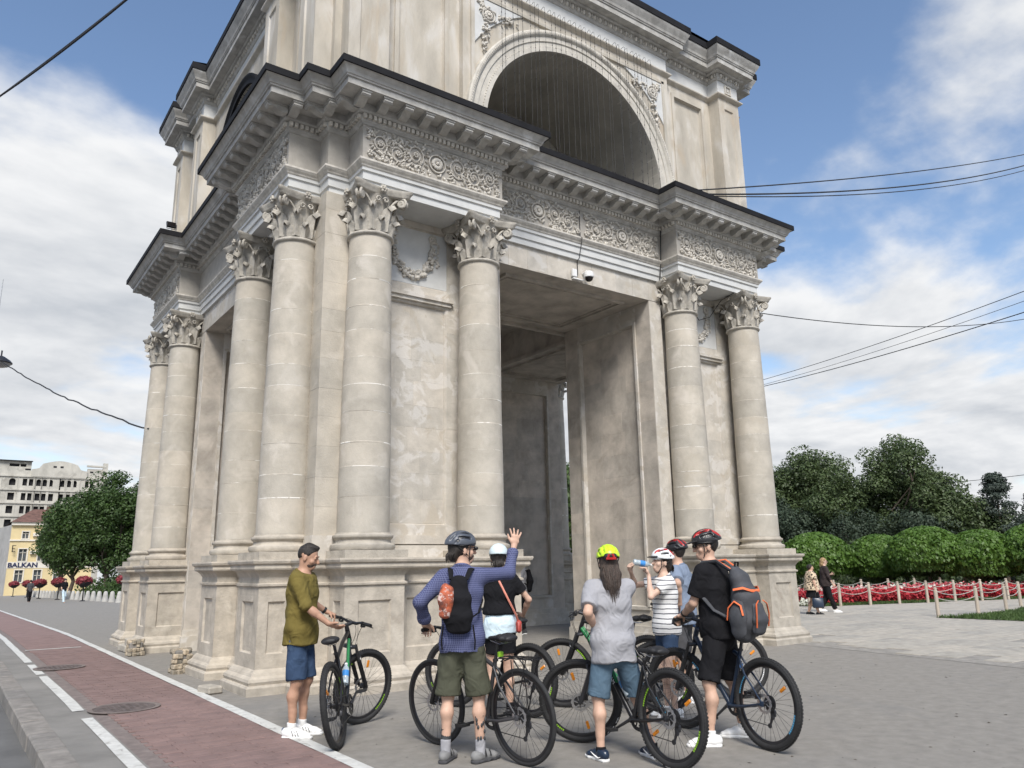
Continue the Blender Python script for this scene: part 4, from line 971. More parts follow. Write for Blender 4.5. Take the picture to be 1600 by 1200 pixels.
# ================================================================ people
def nets(D,lo,h):
    """surface nets on a dense distance grid -> verts, quads"""
    I=D<0; nx,ny,nz=D.shape
    c=np.zeros((nx-1,ny-1,nz-1),np.int8)
    for a in (0,1):
        for b in (0,1):
            for d in (0,1): c+=I[a:nx-1+a,b:ny-1+b,d:nz-1+d]
    cells=np.argwhere((c>0)&(c<8)); n=len(cells)
    idx=np.full(c.shape,-1,np.int32); idx[tuple(cells.T)]=np.arange(n)
    corner=np.array([(a,b,d) for a in (0,1) for b in (0,1) for d in (0,1)]); val=np.stack([D[tuple((cells+k).T)] for k in corner],1)
    P=np.zeros((n,3)); cnt=np.zeros(n)
    for i in range(8):
        for j in range(i+1,8):
            if np.abs(corner[i]-corner[j]).sum()!=1: continue
            a,b=val[:,i],val[:,j]; m=(a<0)!=(b<0); t=np.where(m,a/(a-b+1e-12),0); P+=np.where(m[:,None],corner[i]+(corner[j]-corner[i])*t[:,None],0); cnt+=m
    V=(cells+P/cnt[:,None])*h+lo; Q=[]
    for ax in range(3):
        s0=[slice(None)]*3; s1=[slice(None)]*3; s0[ax]=slice(0,-1); s1[ax]=slice(1,None)
        ch=np.argwhere(I[tuple(s0)]!=I[tuple(s1)]); u,v=[k for k in range(3) if k!=ax]
        ok=(ch[:,u]>0)&(ch[:,v]>0)&(ch[:,u]<c.shape[u])&(ch[:,v]<c.shape[v])&(ch[:,ax]<c.shape[ax]); ch=ch[ok]; ins=I[tuple(ch.T)]
        def at(du,dv): e=ch.copy(); e[:,u]-=du; e[:,v]-=dv; return idx[tuple(e.T)]
        q=np.stack([at(1,1),at(0,1),at(0,0),at(1,0)],1); fl=ins if ax!=1 else ~ins; q=np.where(fl[:,None],q,q[:,::-1]); Q.append(q)
    Q=np.concatenate(Q); Q=Q[(Q>=0).all(1)]; return V,Q
class Sdf:
    def __init__(s): s.ops=[]
    def cap(s,a,b,ra,rb=None,k=.02,clip=(),op='u'):
        a=np.array(a,float); b=np.array(b,float); rb=ra if rb is None else rb; m=max(ra,rb)
        def f(P):
            ba=b-a; L2=ba@ba+1e-12; t=np.clip(((P-a)@ba)/L2,0,1); return np.linalg.norm(P-a-t[...,None]*ba,axis=-1)-(ra+(rb-ra)*t)
        s.ops.append((f,np.minimum(a,b)-m,np.maximum(a,b)+m,k,clip,op)); return s
    def ell(s,c,r,k=.02,Rm=None,clip=(),op='u'):
        c=np.array(c,float); r=np.array(r,float); m=r.max(); Q=np.eye(3) if Rm is None else np.array(Rm)
        def f(P):
            q=(P-c)@Q; l=np.linalg.norm(q/r,axis=-1); g=np.linalg.norm(q/(r*r),axis=-1)+1e-9; return l*(l-1)/g
        s.ops.append((f,c-m,c+m,k,clip,op)); return s
    def loft(s,pts,rad,side=(1,0,0),k=.02,clip=(),op='u'):
        """chain of elliptical sections: pts centres, rad (r_side, r_depth)"""
        pts=[np.array(p,float) for p in pts]; side=np.array(side,float)
        for i in range(len(pts)-1):
            a,b=pts[i],pts[i+1]; (x0,y0),(x1,y1)=rad[i],rad[i+1]
            def f(P,a=a,b=b,x0=x0,x1=x1,y0=y0,y1=y1):
                ba=b-a; L2=ba@ba+1e-12; t0=((P-a)@ba)/L2; t=np.clip(t0,0,1); q=P-a-t[...,None]*ba; ex=side-ba*(side@ba)/L2; ex/=np.linalg.norm(ex)
                u=q@ex; w2=np.maximum((q*q).sum(-1)-u*u,0); rx=x0+(x1-x0)*t; ry=y0+(y1-y0)*t
                l=np.sqrt((u/rx)**2+w2/(ry*ry)); return (l-1)*np.minimum(rx,ry)
            m=max(x0,x1,y0,y1); s.ops.append((f,np.minimum(a,b)-m,np.maximum(a,b)+m,k,clip,op))
        return s
    def mesh(s,h,post=None):
        us=[o for o in s.ops if o[5]=='u']; lo=np.min([o[1] for o in us],0)-4*h; hi=np.max([o[2] for o in us],0)+4*h
        n=np.ceil((hi-lo)/h).astype(int)+1; D=np.full(n,.5,np.float32)
        for f,a,b,k,clip,op in s.ops:
            i0=np.maximum(0,np.floor((a-k-lo)/h).astype(int)-3); i1=np.minimum(n,np.ceil((b+k-lo)/h).astype(int)+4)
            if (i1<=i0).any(): continue
            g=np.meshgrid(*[lo[j]+h*np.arange(i0[j],i1[j]) for j in range(3)],indexing='ij'); P=np.stack(g,-1); d=f(P)
            for (p,nn) in clip: d=np.maximum(d,(P-np.array(p))@np.array(nn))
            sl=tuple(slice(i0[j],i1[j]) for j in range(3)); E=D[sl]
            if op=='u':
                q=np.clip(.5+.5*(E-d)/k,0,1); D[sl]=E*(1-q)+d*q-k*q*(1-q)
            elif op=='s':
                q=np.clip(.5-.5*(E+d)/k,0,1); D[sl]=E*(1-q)-d*q+k*q*(1-q)
            else: D[sl]=np.maximum(E,d)
        if post is not None:
            g=np.meshgrid(*[lo[j]+h*np.arange(n[j]) for j in range(3)],indexing='ij'); D=post(np.stack(g,-1),D)
        return nets(D,lo,h)
def folds(V,F,amp,seed,freq=22,fn=None):
    """soft cloth creases: sum of a few slanted waves along the normals"""
    r=np.random.RandomState(seed); N_=np.zeros_like(V); a,b,c,d=[V[F[:,i]] for i in range(4)]; fn_=np.cross(c-a,d-b)
    for i in range(4): np.add.at(N_,F[:,i],fn_)
    N_/=np.linalg.norm(N_,axis=1)[:,None]+1e-9; s=np.zeros(len(V))
    for i in range(7):
        k=r.normal(size=3); k[2]*=.8; k/=np.linalg.norm(k); ph=r.random()*7; w_=np.sin(V@k*freq*(.6+.9*r.random())+ph+1.3*np.sin(V@r.normal(size=3)*7)); s+=np.sign(w_)*np.abs(w_)**1.4*(1 if i<4 else .6)
    s*=amp/3.0
    if fn is not None: s*=fn(V)
    return V+N_*s[:,None]
SKINS={}
def skin(n,c): return mat('skin_'+n,c,.55,.08,14,.08,120,spec=.35,local=True)
SK1=skin('tan',(.46,.27,.185)); SK2=skin('fair',(.56,.36,.265)); SK3=skin('pale',(.60,.41,.315)); SK4=skin('brown',(.13,.07,.045))
def cloth(n,c,bump=.75,**k): return mat(n,c,k.pop('rough',.9),k.pop('var',.05),k.pop('scale',9),bump,k.pop('bscale',9),local=True,spec=.15,bdet=1.5,bdist=.03,**k)
DENIM=cloth('denim',(.040,.068,.125),.6,p2=((.065,.105,.175),7,.54,.25)); DENIML=cloth('light_denim',(.085,.135,.185),.6,p2=((.12,.18,.235),7,.56,.25))
OLIVE=cloth('olive_cotton',(.155,.122,.035)); BLACKC=cloth('black_cotton',(.012,.012,.014)); GREYC=cloth('grey_cotton',(.335,.335,.355)); BLUEG=cloth('bluegrey_cotton',(.20,.245,.325))
KHAKI=cloth('khaki_cotton',(.075,.078,.055)); WHITEC=cloth('white_cotton',(.75,.75,.74)); ICE=cloth('ice_cotton',(.58,.70,.76)); DKGREY=cloth('dark_grey_cotton',(.07,.07,.075))
WHITEL=mat('white_leather',(.80,.80,.79),.5,.05,10,local=True); BLKR=mat('black_rubber',(.016,.016,.017),.6,.1,20,local=True); GREYR=mat('grey_rubber',(.22,.22,.22),.7,.1,20,local=True)
HAIRB=mat('dark_hair',(.022,.016,.012),.55,.3,60,.5,150,stretch=(1,1,.2),local=True); HAIRBR=mat('brown_hair',(.055,.035,.025),.55,.35,60,.5,150,stretch=(1,1,.15),local=True); HAIRBL=mat('blonde_hair',(.36,.24,.12),.55,.25,60,.4,150,stretch=(1,1,.15),local=True)
STUB=mat('stubble',(.085,.055,.042),.8,.3,80,.3,150,local=True); EYEM=mat('eye_dark',(.02,.015,.012),.2,.1,local=True); LENS=mat('sunglass_lens',(.012,.010,.010),.12,.1,local=True); ORANGEF=mat('orange_fabric',(.75,.16,.05),.7,.08,12,local=True)
def pattern(name,fnodes):
    m=bpy.data.materials.new(name); m.use_nodes=True; t=m.node_tree; b=t.nodes['Principled BSDF']; b.inputs['Roughness'].default_value=.85; fnodes(t,b); return m
def _stripe(t,b):
    tc=t.nodes.new('ShaderNodeTexCoord'); sx=t.nodes.new('ShaderNodeSeparateXYZ'); t.links.new(tc.outputs['Object'],sx.inputs[0])
    n=t.nodes.new('ShaderNodeTexNoise'); n.inputs['Scale'].default_value=5; t.links.new(tc.outputs['Object'],n.inputs['Vector'])
    m0=t.nodes.new('ShaderNodeMath'); m0.operation='MULTIPLY_ADD'; t.links.new(n.outputs[0],m0.inputs[0]); m0.inputs[1].default_value=.02; t.links.new(sx.outputs[2],m0.inputs[2])
    m1=t.nodes.new('ShaderNodeMath'); m1.operation='MODULO'; t.links.new(m0.outputs[0],m1.inputs[0]); m1.inputs[1].default_value=.052
    m2=t.nodes.new('ShaderNodeMath'); m2.operation='LESS_THAN'; t.links.new(m1.outputs[0],m2.inputs[0]); m2.inputs[1].default_value=.0105
    mx=t.nodes.new('ShaderNodeMix'); mx.data_type='RGBA'; t.links.new(m2.outputs[0],mx.inputs[0]); mx.inputs[6].default_value=(.74,.74,.73,1); mx.inputs[7].default_value=(.025,.027,.05,1); t.links.new(mx.outputs[2],b.inputs['Base Color'])
STRIPE=pattern('striped_cotton',_stripe)
def _plaid(t,b):
    tc=t.nodes.new('ShaderNodeTexCoord'); sx=t.nodes.new('ShaderNodeSeparateXYZ'); t.links.new(tc.outputs['Object'],sx.inputs[0]); fs=[]
    a=t.nodes.new('ShaderNodeMath'); a.operation='ADD'; t.links.new(sx.outputs[0],a.inputs[0]); t.links.new(sx.outputs[1],a.inputs[1])
    for o in (a.outputs[0],sx.outputs[2]):
        m1=t.nodes.new('ShaderNodeMath'); m1.operation='PINGPONG'; t.links.new(o,m1.inputs[0]); m1.inputs[1].default_value=.0085
        m2=t.nodes.new('ShaderNodeMath'); m2.operation='LESS_THAN'; t.links.new(m1.outputs[0],m2.inputs[0]); m2.inputs[1].default_value=.0019; fs.append(m2.outputs[0])
    m=t.nodes.new('ShaderNodeMath'); m.operation='MAXIMUM'; t.links.new(fs[0],m.inputs[0]); t.links.new(fs[1],m.inputs[1])
    mx=t.nodes.new('ShaderNodeMix'); mx.data_type='RGBA'; t.links.new(m.outputs[0],mx.inputs[0]); mx.inputs[6].default_value=(.042,.050,.125,1); mx.inputs[7].default_value=(.125,.14,.25,1); t.links.new(mx.outputs[2],b.inputs['Base Color'])
PLAID=pattern('plaid_cotton',_plaid)
def _leop(t,b):
    tc=t.nodes.new('ShaderNodeTexCoord'); n=t.nodes.new('ShaderNodeTexVoronoi'); n.inputs['Scale'].default_value=15; t.links.new(tc.outputs['Object'],n.inputs['Vector'])
    r=t.nodes.new('ShaderNodeValToRGB'); t.links.new(n.outputs['Distance'],r.inputs[0]); e=r.color_ramp.elements; e[0].position=.36; e[0].color=(.03,.025,.02,1); e[1].position=.46; e[1].color=(.60,.48,.34,1); t.links.new(r.outputs[0],b.inputs['Base Color'])
LEOP=pattern('spotted_cotton',_leop)
def V3(*a): return np.array(a,float)
def unit(v): v=np.array(v,float); return v/(np.linalg.norm(v)+1e-9)
class Person:
    def __init__(s,label,loc,heading,H=1.75,fem=False,width=1.0,lean=0.0,arms=None,legs=None,head=(0,0),group=None,res=.0075,turn=0.0,bow=0.0):
        s.root=empty('person',(loc[0],loc[1],loc[2] if len(loc)>2 else 0),heading-PI/2,None,H/1.75); tag(s.root,label,'person',group)
        s.fem=fem; s.w=width; s.res=res; w_=width
        s.hipz=.93; sh=.168*w_*(.90 if fem else 1.0)
        L_=lean
        def bend(z,x=0,y=0):   # spine lean forward above the hips
            t=z-.93; return V3(x,y+math.sin(L_)*t,.93+math.cos(L_)*t)
        s.pel=V3(0,0,.97); s.waist=bend(1.10); s.chest=bend(1.30); s.neck=bend(1.475,0,-.005); s.shz=bend(1.43)
        ct,st=math.cos(turn),math.sin(turn); s.turn=turn
        def sho(sg): p=bend(1.425); return p+V3(sg*sh*ct,sg*sh*st,0)
        s.sh={1:sho(1),-1:sho(-1)}; s.side=V3(ct,st,0)
        s.hd=bend(1.645,0,.015+bow)+V3(0,0,-abs(bow)*.3)
        s.hy,s.hp=head
        A=arms or {}
        s.arm={}
        for sg in (1,-1):
            d=A.get(sg) or ((sg*.245*w_,-.02,1.15),(sg*.25*w_,.09,.90))
            s.arm[sg]=(V3(*d[0]),V3(*d[1]),d[2] if len(d)>2 else None)
        Lg=legs or {}; s.leg={}
        for sg in (1,-1):
            d=Lg.get(sg) or ((sg*.10,.02,.50),(sg*.105,-.02,.085),0.0)
            s.leg[sg]=(V3(sg*.080,0,.90),V3(*d[0]),V3(*d[1]),d[2])
    def headM(s):
        return Matrix.Rotation(s.hy,3,'Z')@Matrix.Rotation(s.hp,3,'X')
    def hpnt(s,x,y,z):  # head-local point -> body
        return s.hd+np.array(s.headM()@Vector((x,y,z)))
    def body(s,skinm,hands=True,face=True):
        b=Sdf(); w_=s.w; f=s.fem
        hm=np.array(s.headM())
        # head
        b.ell(s.hpnt(0,-.012,.03),(.076,.096,.092),.02,hm); b.ell(s.hpnt(0,.022,-.045),(.060,.070,.075),.03,hm); b.ell(s.hpnt(0,.055,-.095),(.032,.030,.024),.025,hm)
        if face:
            b.cap(s.hpnt(0,.090,.012),s.hpnt(0,.112,-.030),.010,.0155,.010); b.ell(s.hpnt(0,.088,-.068),(.026,.012,.008),.008,hm); b.ell(s.hpnt(0,.086,-.081),(.022,.012,.008),.008,hm)
            for q in (-1,1):
                b.ell(s.hpnt(q*.032,.097,.008),(.016,.012,.010),.010,hm,op='s'); b.ell(s.hpnt(q*.032,.080,.008),(.015,.012,.012),.004,hm); b.ell(s.hpnt(q*.030,.088,.028),(.022,.010,.007),.012,hm)
                b.ell(s.hpnt(q*.078,-.008,-.012),(.009,.020,.032),.010,hm); b.ell(s.hpnt(q*.048,.060,-.030),(.020,.02,.02),.02,hm)
        b.cap(s.neck-V3(0,.0,.05),s.hpnt(0,-.012,-.06),.060*(.86 if f else 1),.052*(.88 if f else 1),.03)
        # trunk
        rr=[(.150,.105),(.132 if f else .142,.095),(.150,.112),(.155*(.93 if f else 1),.095),(.07,.06)]
        b.loft([s.pel-V3(0,0,.06),s.waist,s.chest,s.shz-V3(0,0,.02),s.neck],[(x*w_,y*w_) for x,y in rr],s.side,.04)
        for sg in (1,-1):
            el,wr,hd=s.arm[sg]; S_=s.sh[sg]
            q_=.86 if f else 1; b.cap(S_,S_+(el-S_)*.5,.053*w_*q_,.047*w_*q_,.035); b.cap(S_+(el-S_)*.4,el,.047*w_*q_,.037*w_*q_,.02); b.cap(el,el+(wr-el)*.35,.039*w_*q_,.039*w_*q_,.02); b.cap(el+(wr-el)*.3,wr,.039*w_*q_,.0255*w_*q_,.02)
            if hands: s.hand(b,sg,wr,unit(wr-el),hd)
            hp,kn,an,ty=s.leg[sg]
            b.cap(hp,hp+(kn-hp)*.5,.084*w_,.072*w_,.03); b.cap(hp+(kn-hp)*.45,kn,.073*w_,.052*w_,.025); b.ell(kn+V3(0,.012,0),(.043*w_,.045*w_,.055),.03)
            cf=kn+(an-kn)*.32+V3(0,-.022,0); b.cap(kn,cf,.048*w_,.0525*w_,.03); b.cap(cf,kn+(an-kn)*.72+V3(0,-.006,0),.0525*w_,.036*w_,.03); b.cap(kn+(an-kn)*.65,an,.037*w_,.034*w_,.02)
            fd=V3(math.sin(-ty),math.cos(ty),0); b.cap(an+V3(0,0,-.035)-fd*.03,an+fd*.13+V3(0,0,-.055),.034,.026,.03)
        V,F=b.mesh(s.res); o=npmesh('body',V,F,skinm,s.root,True)
        if face:
            e=MB()
            for q in (-1,1): e.ell(s.hpnt(q*.032,.0895,.008),(.009,.004,.0042),8,5)
            e.build('eyes',EYEM,s.root,80); e=MB()
            for q in (-1,1): e.tube([s.hpnt(q*.014,.1,.028),s.hpnt(q*.032,.099,.032),s.hpnt(q*.050,.088,.027)],.0028,5)
            e.build('eyebrows',HAIRB,s.root,80)
        return o
    def hand(s,b,sg,wr,d,spec):
        """spec: dict(dir, palm, curl, spread, thumb)"""
        sp=dict(dir=d,palm=(-sg,0,0),curl=.5,spread=.12)
        if spec: sp.update(spec)
        d=unit(sp['dir']); n=unit(np.array(sp['palm'],float)-d*np.dot(sp['palm'],d)); lat=np.cross(n,d)    # lat points to one side of the palm
        tsd=sp.get('thumb'); lat=lat if tsd is None else lat*np.sign(np.dot(lat,tsd) or 1)
        if tsd is None: lat=lat*(1 if sg<0 else -1)
        kn=wr+d*.085
        b.loft([wr,wr+d*.04,kn],[(.026,.019),(.036,.016),(.040,.014)],lat,.014)
        for i,(o,l) in enumerate(((.030,.072),(.010,.080),(-.011,.075),(-.031,.058))):
            p=kn+lat*o-d*.006; dd=unit(d+lat*(o/.03)*sp['spread']); c=sp['curl']*(1+.08*i); q=p
            for seg,(ll,r0) in enumerate(((.42,.0098),(.32,.0090),(.26,.0082))):
                dd=unit(dd*math.cos(c*(.8 if seg==0 else 1))+n*math.sin(c*(.8 if seg==0 else 1))); nn=q+dd*l*ll; b.cap(q,nn,r0,r0-.0008,.004); q=nn
        t0=wr+d*.03+lat*.026; t1=t0+unit(lat*.8+d*.7+n*.35*sp['curl'])*.040; t2=t1+unit(lat*.35+d*.8+n*.7*sp['curl'])*.034; b.cap(t0,t1,.014,.0115,.01); b.cap(t1,t2,.0112,.009,.005)
    def garment(s,name,m,fn,h=.011,amp=.006,seed=1,freq=22,post=None,mask=None):
        b=Sdf(); fn(b); V,F=b.mesh(h,post)
        if amp: V=folds(V,F,amp*1.35,seed,freq*1.25,mask)
        return npmesh(name,V,F,m,s.root,True)
    def top(s,name,m,sleeve=.55,hem=.86,loose=.022,seed=1,roll=False,amp=.007,collar=True,blouse=0.0,open_=0):
        w_=s.w; f=s.fem
        def fn(b):
            hz=hem; rr=[(.172+blouse,.142+blouse),(.168+blouse,.134+blouse),(.150+blouse,.114+blouse),(.160,.122),(.152*(.93 if f else 1),.100),(.080,.066)]
            pz=V3(0,0,hz-.03); b.loft([pz,V3(0,0,.97),s.waist,s.chest,s.shz-V3(0,0,.02),s.neck-V3(0,0,.012)],[((x+loose)*w_,(y+loose)*w_) for x,y in rr],s.side,.04,clip=[((0,0,hz),(0,0,-1)),(tuple(s.neck+V3(0,.0,.012)),(0,.25,1.0))])
            if f: 
                for q in (-1,1): b.ell(s.chest+V3(q*.07,.085,-.005),(.065,.055,.06),.05)
            for sg in (1,-1):
                el,wr,_=s.arm[sg]; S_=s.sh[sg]; L1=np.linalg.norm(el-S_)
                if sleeve<=1: e=S_+(el-S_)*sleeve; u=unit(el-S_); b.cap(S_,e+u*.03,(.052+loose)*w_,(.050+loose*1.15)*w_,.05,clip=[(tuple(e),tuple(u))])
                else:
                    e=el+(wr-el)*(sleeve-1); u=unit(wr-el); b.cap(S_,el,(.054+loose*.9)*w_,(.042+loose*.7)*w_,.045); b.cap(el,e+u*.02,(.042+loose*.7)*w_,(.036+loose*.6)*w_,.03,clip=[(tuple(e),tuple(u))])
                    if roll: b.cap(e-u*.055,e-u*.005,(.041+loose*.85)*w_,(.041+loose*.85)*w_,.006,clip=[(tuple(e),tuple(u)),(tuple(e-u*.06),tuple(-u))])
        def mask(V): return .35+.9*np.clip((1.35-V[:,2])/.4,0,1)
        o=s.garment(name,m,fn,.011,amp,seed,20,None,mask)
        if collar:
            c=MB(); pts=[]
            for i in range(17):
                a=2*PI*i/16; pts.append(s.neck+s.side*(.068*math.cos(a))+np.array([-s.side[1],s.side[0],0])*(.066*math.sin(a)+.004)+V3(0,0,.018-.028*math.sin(a)))
            c.tube(pts[:-1],.010 if collar==1 else .016,6,closed=True,flat=1.0); c.build('collar',m,s.root,80)
        return o
    def legs_(s,name,m,frac=.95,loose=.03,top=1.02,seed=2,amp=.006,flare=.0,skirt=False):
        """frac<1: ends on the thigh; 1..2: ends on the shin"""
        w_=s.w
        def fn(b):
            b.loft([V3(0,0,.86),V3(0,0,.96),V3(0,0,1.04)],[((.146+loose*.5)*w_,(.112+loose*.4)*w_),((.148+loose*.4)*w_,(.112+loose*.4)*w_),((.142+loose*.4)*w_,(.103+loose*.4)*w_)],s.side*0+V3(1,0,0),.03,clip=[((0,0,top),(0,0,1))])
            for sg in (1,-1):
                hp,kn,an,_=s.leg[sg]
                if frac<=1: e=hp+(kn-hp)*frac; u=unit(kn-hp); b.cap(hp,e+u*.04,(.084+loose*.55)*w_,(.066+loose*1.05+flare)*w_,.03,clip=[(tuple(e),tuple(u))])
                else:
                    e=kn+(an-kn)*(frac-1); u=unit(an-kn); b.cap(hp,kn,(.084+loose*.55)*w_,(.062+loose*.8)*w_,.03); b.cap(kn,e+u*.03,(.058+loose*.9)*w_,(.045+loose+flare)*w_,.03,clip=[(tuple(e),tuple(u))])
            if skirt: b.loft([V3(0,0,.98),V3(0,.0,.60)],[(.17*w_,.13*w_),(.20*w_,.17*w_)],(1,0,0),.03,clip=[((0,0,.60),(0,0,-1))])
        def mask(V): return .5+.8*np.clip((.98-V[:,2])/.3,0,1)
        return s.garment(name,m,fn,.011,amp,seed,19,None,mask)
    def shoes(s,m,sole,kind='sneaker',sock=None,sockh=.14,stripes=None,seed=0):
        out=[]
        for sg in (1,-1):
            hp,kn,an,ty=s.leg[sg]; fd=V3(-math.sin(ty),math.cos(ty),0); sd=V3(fd[1],-fd[0],0); an0=V3(an[0],an[1],an[2]-.085)
            t=empty('shoe',(0,0,0),0,s.root)
            def fn(b):
                b.loft([an0-fd*.055+V3(0,0,.052),an0+fd*.05+V3(0,0,.050),an0+fd*.125+V3(0,0,.036),an0+fd*.175+V3(0,0,.028)],[(.036,.040),(.041,.042),(.047,.030),(.036,.022)],sd,.02,clip=[(tuple(an0+V3(0,0,.012)),(0,0,-1))])
                if kind!='sandal': b.cap(an0+V3(0,0,.05)-fd*.02,an0+V3(0,0,.095)-fd*.022,.044,.043,.03,clip=[(tuple(an0+V3(0,0,.095)),(-fd[0]*.25,-fd[1]*.25,1))])
                else: b.cap(an0+V3(0,0,.05)-fd*.03,an0+V3(0,0,.07)-fd*.03,.040,.038,.02,clip=[(tuple(an0+V3(0,0,.075)),(0,0,1))])
            b=Sdf(); fn(b); V,F=b.mesh(.0065); npmesh('upper',V,F,m,t,True)
            b=Sdf(); b.loft([an0-fd*.06+V3(0,0,.014),an0+fd*.05+V3(0,0,.014),an0+fd*.125+V3(0,0,.014),an0+fd*.178+V3(0,0,.014)],[(.041,.03),(.044,.03),(.052,.03),(.041,.03)],sd,.01,clip=[(tuple(an0+V3(0,0,.026)),(0,0,1)),(tuple(an0),(0,0,-1))]); V,F=b.mesh(.0065); npmesh('sole',V,F,sole,t,True)
            if kind!='sandal':
                l=MB()
                for q in range(4): p=an0+fd*(.045+.022*q)+V3(0,0,.094-.011*q); l.tube([p-sd*.022,p+V3(0,0,.004),p+sd*.022],.0045,5)
                l.build('laces',sole if kind!='white' else WHITEC,t,80,kind='stuff')
            else:
                l=MB(); 
                for q,zz in ((.07,.080),(.02,.092)): p=an0+fd*q; l.tube([p-sd*.046+V3(0,0,.045),p-sd*.03+V3(0,0,zz),p+sd*.03+V3(0,0,zz),p+sd*.046+V3(0,0,.045)],.012,6,flat=.5)
                l.build('strap',BLKR,t,80)
            if stripes=='three':
                for fs in (1,-1):
                    for q in range(3):
                        st=MB(); p=an0+sd*(fs*.0445)+fd*(.022+.026*q); st.tube([p+V3(0,0,.030)+fd*.018,p-sd*fs*.005+V3(0,0,.075)-fd*.004],.0055,5,flat=.6); st.build('stripe',BLKR,t)
                hl=MB(); hl.ell(an0-fd*.078+V3(0,0,.078),(.018,.018,.018),8,6); hl.build('heel_tab',DENIM,t,80)
            if stripes=='swoosh':
                for fs in (1,-1):
                    sw=MB(); P=[an0+sd*(fs*(.043+.006*min(1,q/4)))+fd*(-.045+.026*q)+V3(0,0,(.040,.030,.034,.043,.053,.064)[q]) for q in range(6)]; sw.tube(P,[.004,.010,.009,.0065,.004,.0015],5,flat=.6); sw.build('swoosh',WHITEL,t,80)
            if sock is not None:
                b=Sdf(); b.cap(an+V3(0,0,-.03),an+V3(0,0,sockh-.05),.043*s.w,.045*s.w,.02,clip=[(tuple(an+unit(kn-an)*(sockh-.085)),tuple(unit(kn-an)))]); V,F=b.mesh(.008); npmesh('sock',V,F,sock,s.root,True)
    def hair(s,m,style='short',seed=3):
        b=Sdf(); hm=np.array(s.headM())
        pl=lambda p,n:(tuple(s.hpnt(*p)),tuple(hm@np.array(n,float)))
        if style=='short':
            b.ell(s.hpnt(0,-.014,.034),(.0795,.0995,.0955),.008,hm,clip=[pl((0,.062,.072),(0,.80,-.6)),pl((0,-.01,.0),(0,.45,-1))]); b.ell(s.hpnt(0,.012,.108),(.058,.070,.028),.025,hm)
        elif style=='fringe':
            b.ell(s.hpnt(0,-.020,.025),(.084,.104,.098),.01,hm,clip=[pl((0,.05,.05),(0,.8,-.6)),pl((0,0,-.07),(0,-.1,-1))]); b.ell(s.hpnt(0,-.085,-.05),(.06,.045,.05),.03,hm)
        elif style=='crop':
            b.ell(s.hpnt(0,-.014,.028),(.0795,.0995,.0955),.008,hm,clip=[pl((0,.055,.06),(0,.8,-.6)),pl((0,-.01,-.055),(0,.35,-1))])
        elif style=='long':
            b.ell(s.hpnt(0,-.020,.03),(.086,.104,.098),.01,hm,clip=[pl((0,.052,.05),(0,.8,-.6))])
            b.loft([s.hpnt(0,-.06,.0),s.hpnt(0,-.085,-.10),s.hpnt(0,-.075,-.19)],[(.082,.06),(.085,.045),(.07,.025)],tuple(hm@np.array((1,0,0))),.03)
        elif style=='mane':
            b.ell(s.hpnt(0,-.020,.025),(.084,.104,.098),.01,hm,clip=[pl((0,.05,.05),(0,.8,-.6))])
            b.loft([s.hpnt(0,-.05,-.02),s.hpnt(0,-.105,-.11),s.hpnt(.0,-.145,-.20),s.hpnt(.005,-.16,-.33)],[(.088,.06),(.092,.05),(.066,.042),(.016,.02)],tuple(hm@np.array((1,0,0))),.02)
            for q in (-.055,.06,.03,-.02): b.cap(s.hpnt(q,-.11,-.12),s.hpnt(q*1.2,-.165,-.27-.3*abs(q)),.024,.007,.02)
        elif style=='bob':
            b.ell(s.hpnt(0,-.018,.02),(.092,.108,.105),.01,hm,clip=[pl((0,.05,.05),(0,.8,-.5)),pl((0,0,-.11),(0,-.2,-1))])
        V,F=b.mesh(.0075); V=folds(V,F,.004,seed,70); npmesh('hair',V,F,m,s.root,True)
        if style in ('mane','long','fringe'):
            r=random.Random(seed); st=MB(); L_=.36 if style=='mane' else .20 if style=='long' else .10
            for i in range(70 if style=='mane' else 30):
                a=r.uniform(-1,1); x=.085*a; y0=-.075-.03*(1-a*a); ln=L_*r.uniform(.6,1.05)*(1-.35*abs(a)); P=[s.hpnt(x*(1-.25*t)+r.uniform(-.006,.006),y0-.02-(.085*t if style=='mane' else .015*t)-.012*math.sin(3*t),-.02-ln*t) for t in (0,.25,.5,.75,1)]
                st.tube(P,[.004,.0045,.004,.003,.001],4)
            st.build('loose_strands',m,s.root,80,kind='stuff')
    def beard(s,m,full=True):
        b=Sdf(); hm=np.array(s.headM()); pl=lambda p,n:(tuple(s.hpnt(*p)),tuple(hm@np.array(n,float)))
        b.ell(s.hpnt(0,.022,-.048),(.0615,.0715,.0765),.01,hm,clip=[pl((0,.03,-.062),(0,-.45,1)),pl((0,.0,0),(0,-1,0))]); b.ell(s.hpnt(0,.055,-.096),(.0335,.0315,.0255),.012,hm,clip=[pl((0,.03,-.08),(0,0,1))])
        b.ell(s.hpnt(0,.090,-.057),(.028,.012,.006),.006,hm); b.ell(s.hpnt(0,.094,-.074),(.020,.02,.009),.004,hm,op='s')
        V,F=b.mesh(.006); npmesh('beard',V,F,STUB,s.root,True)
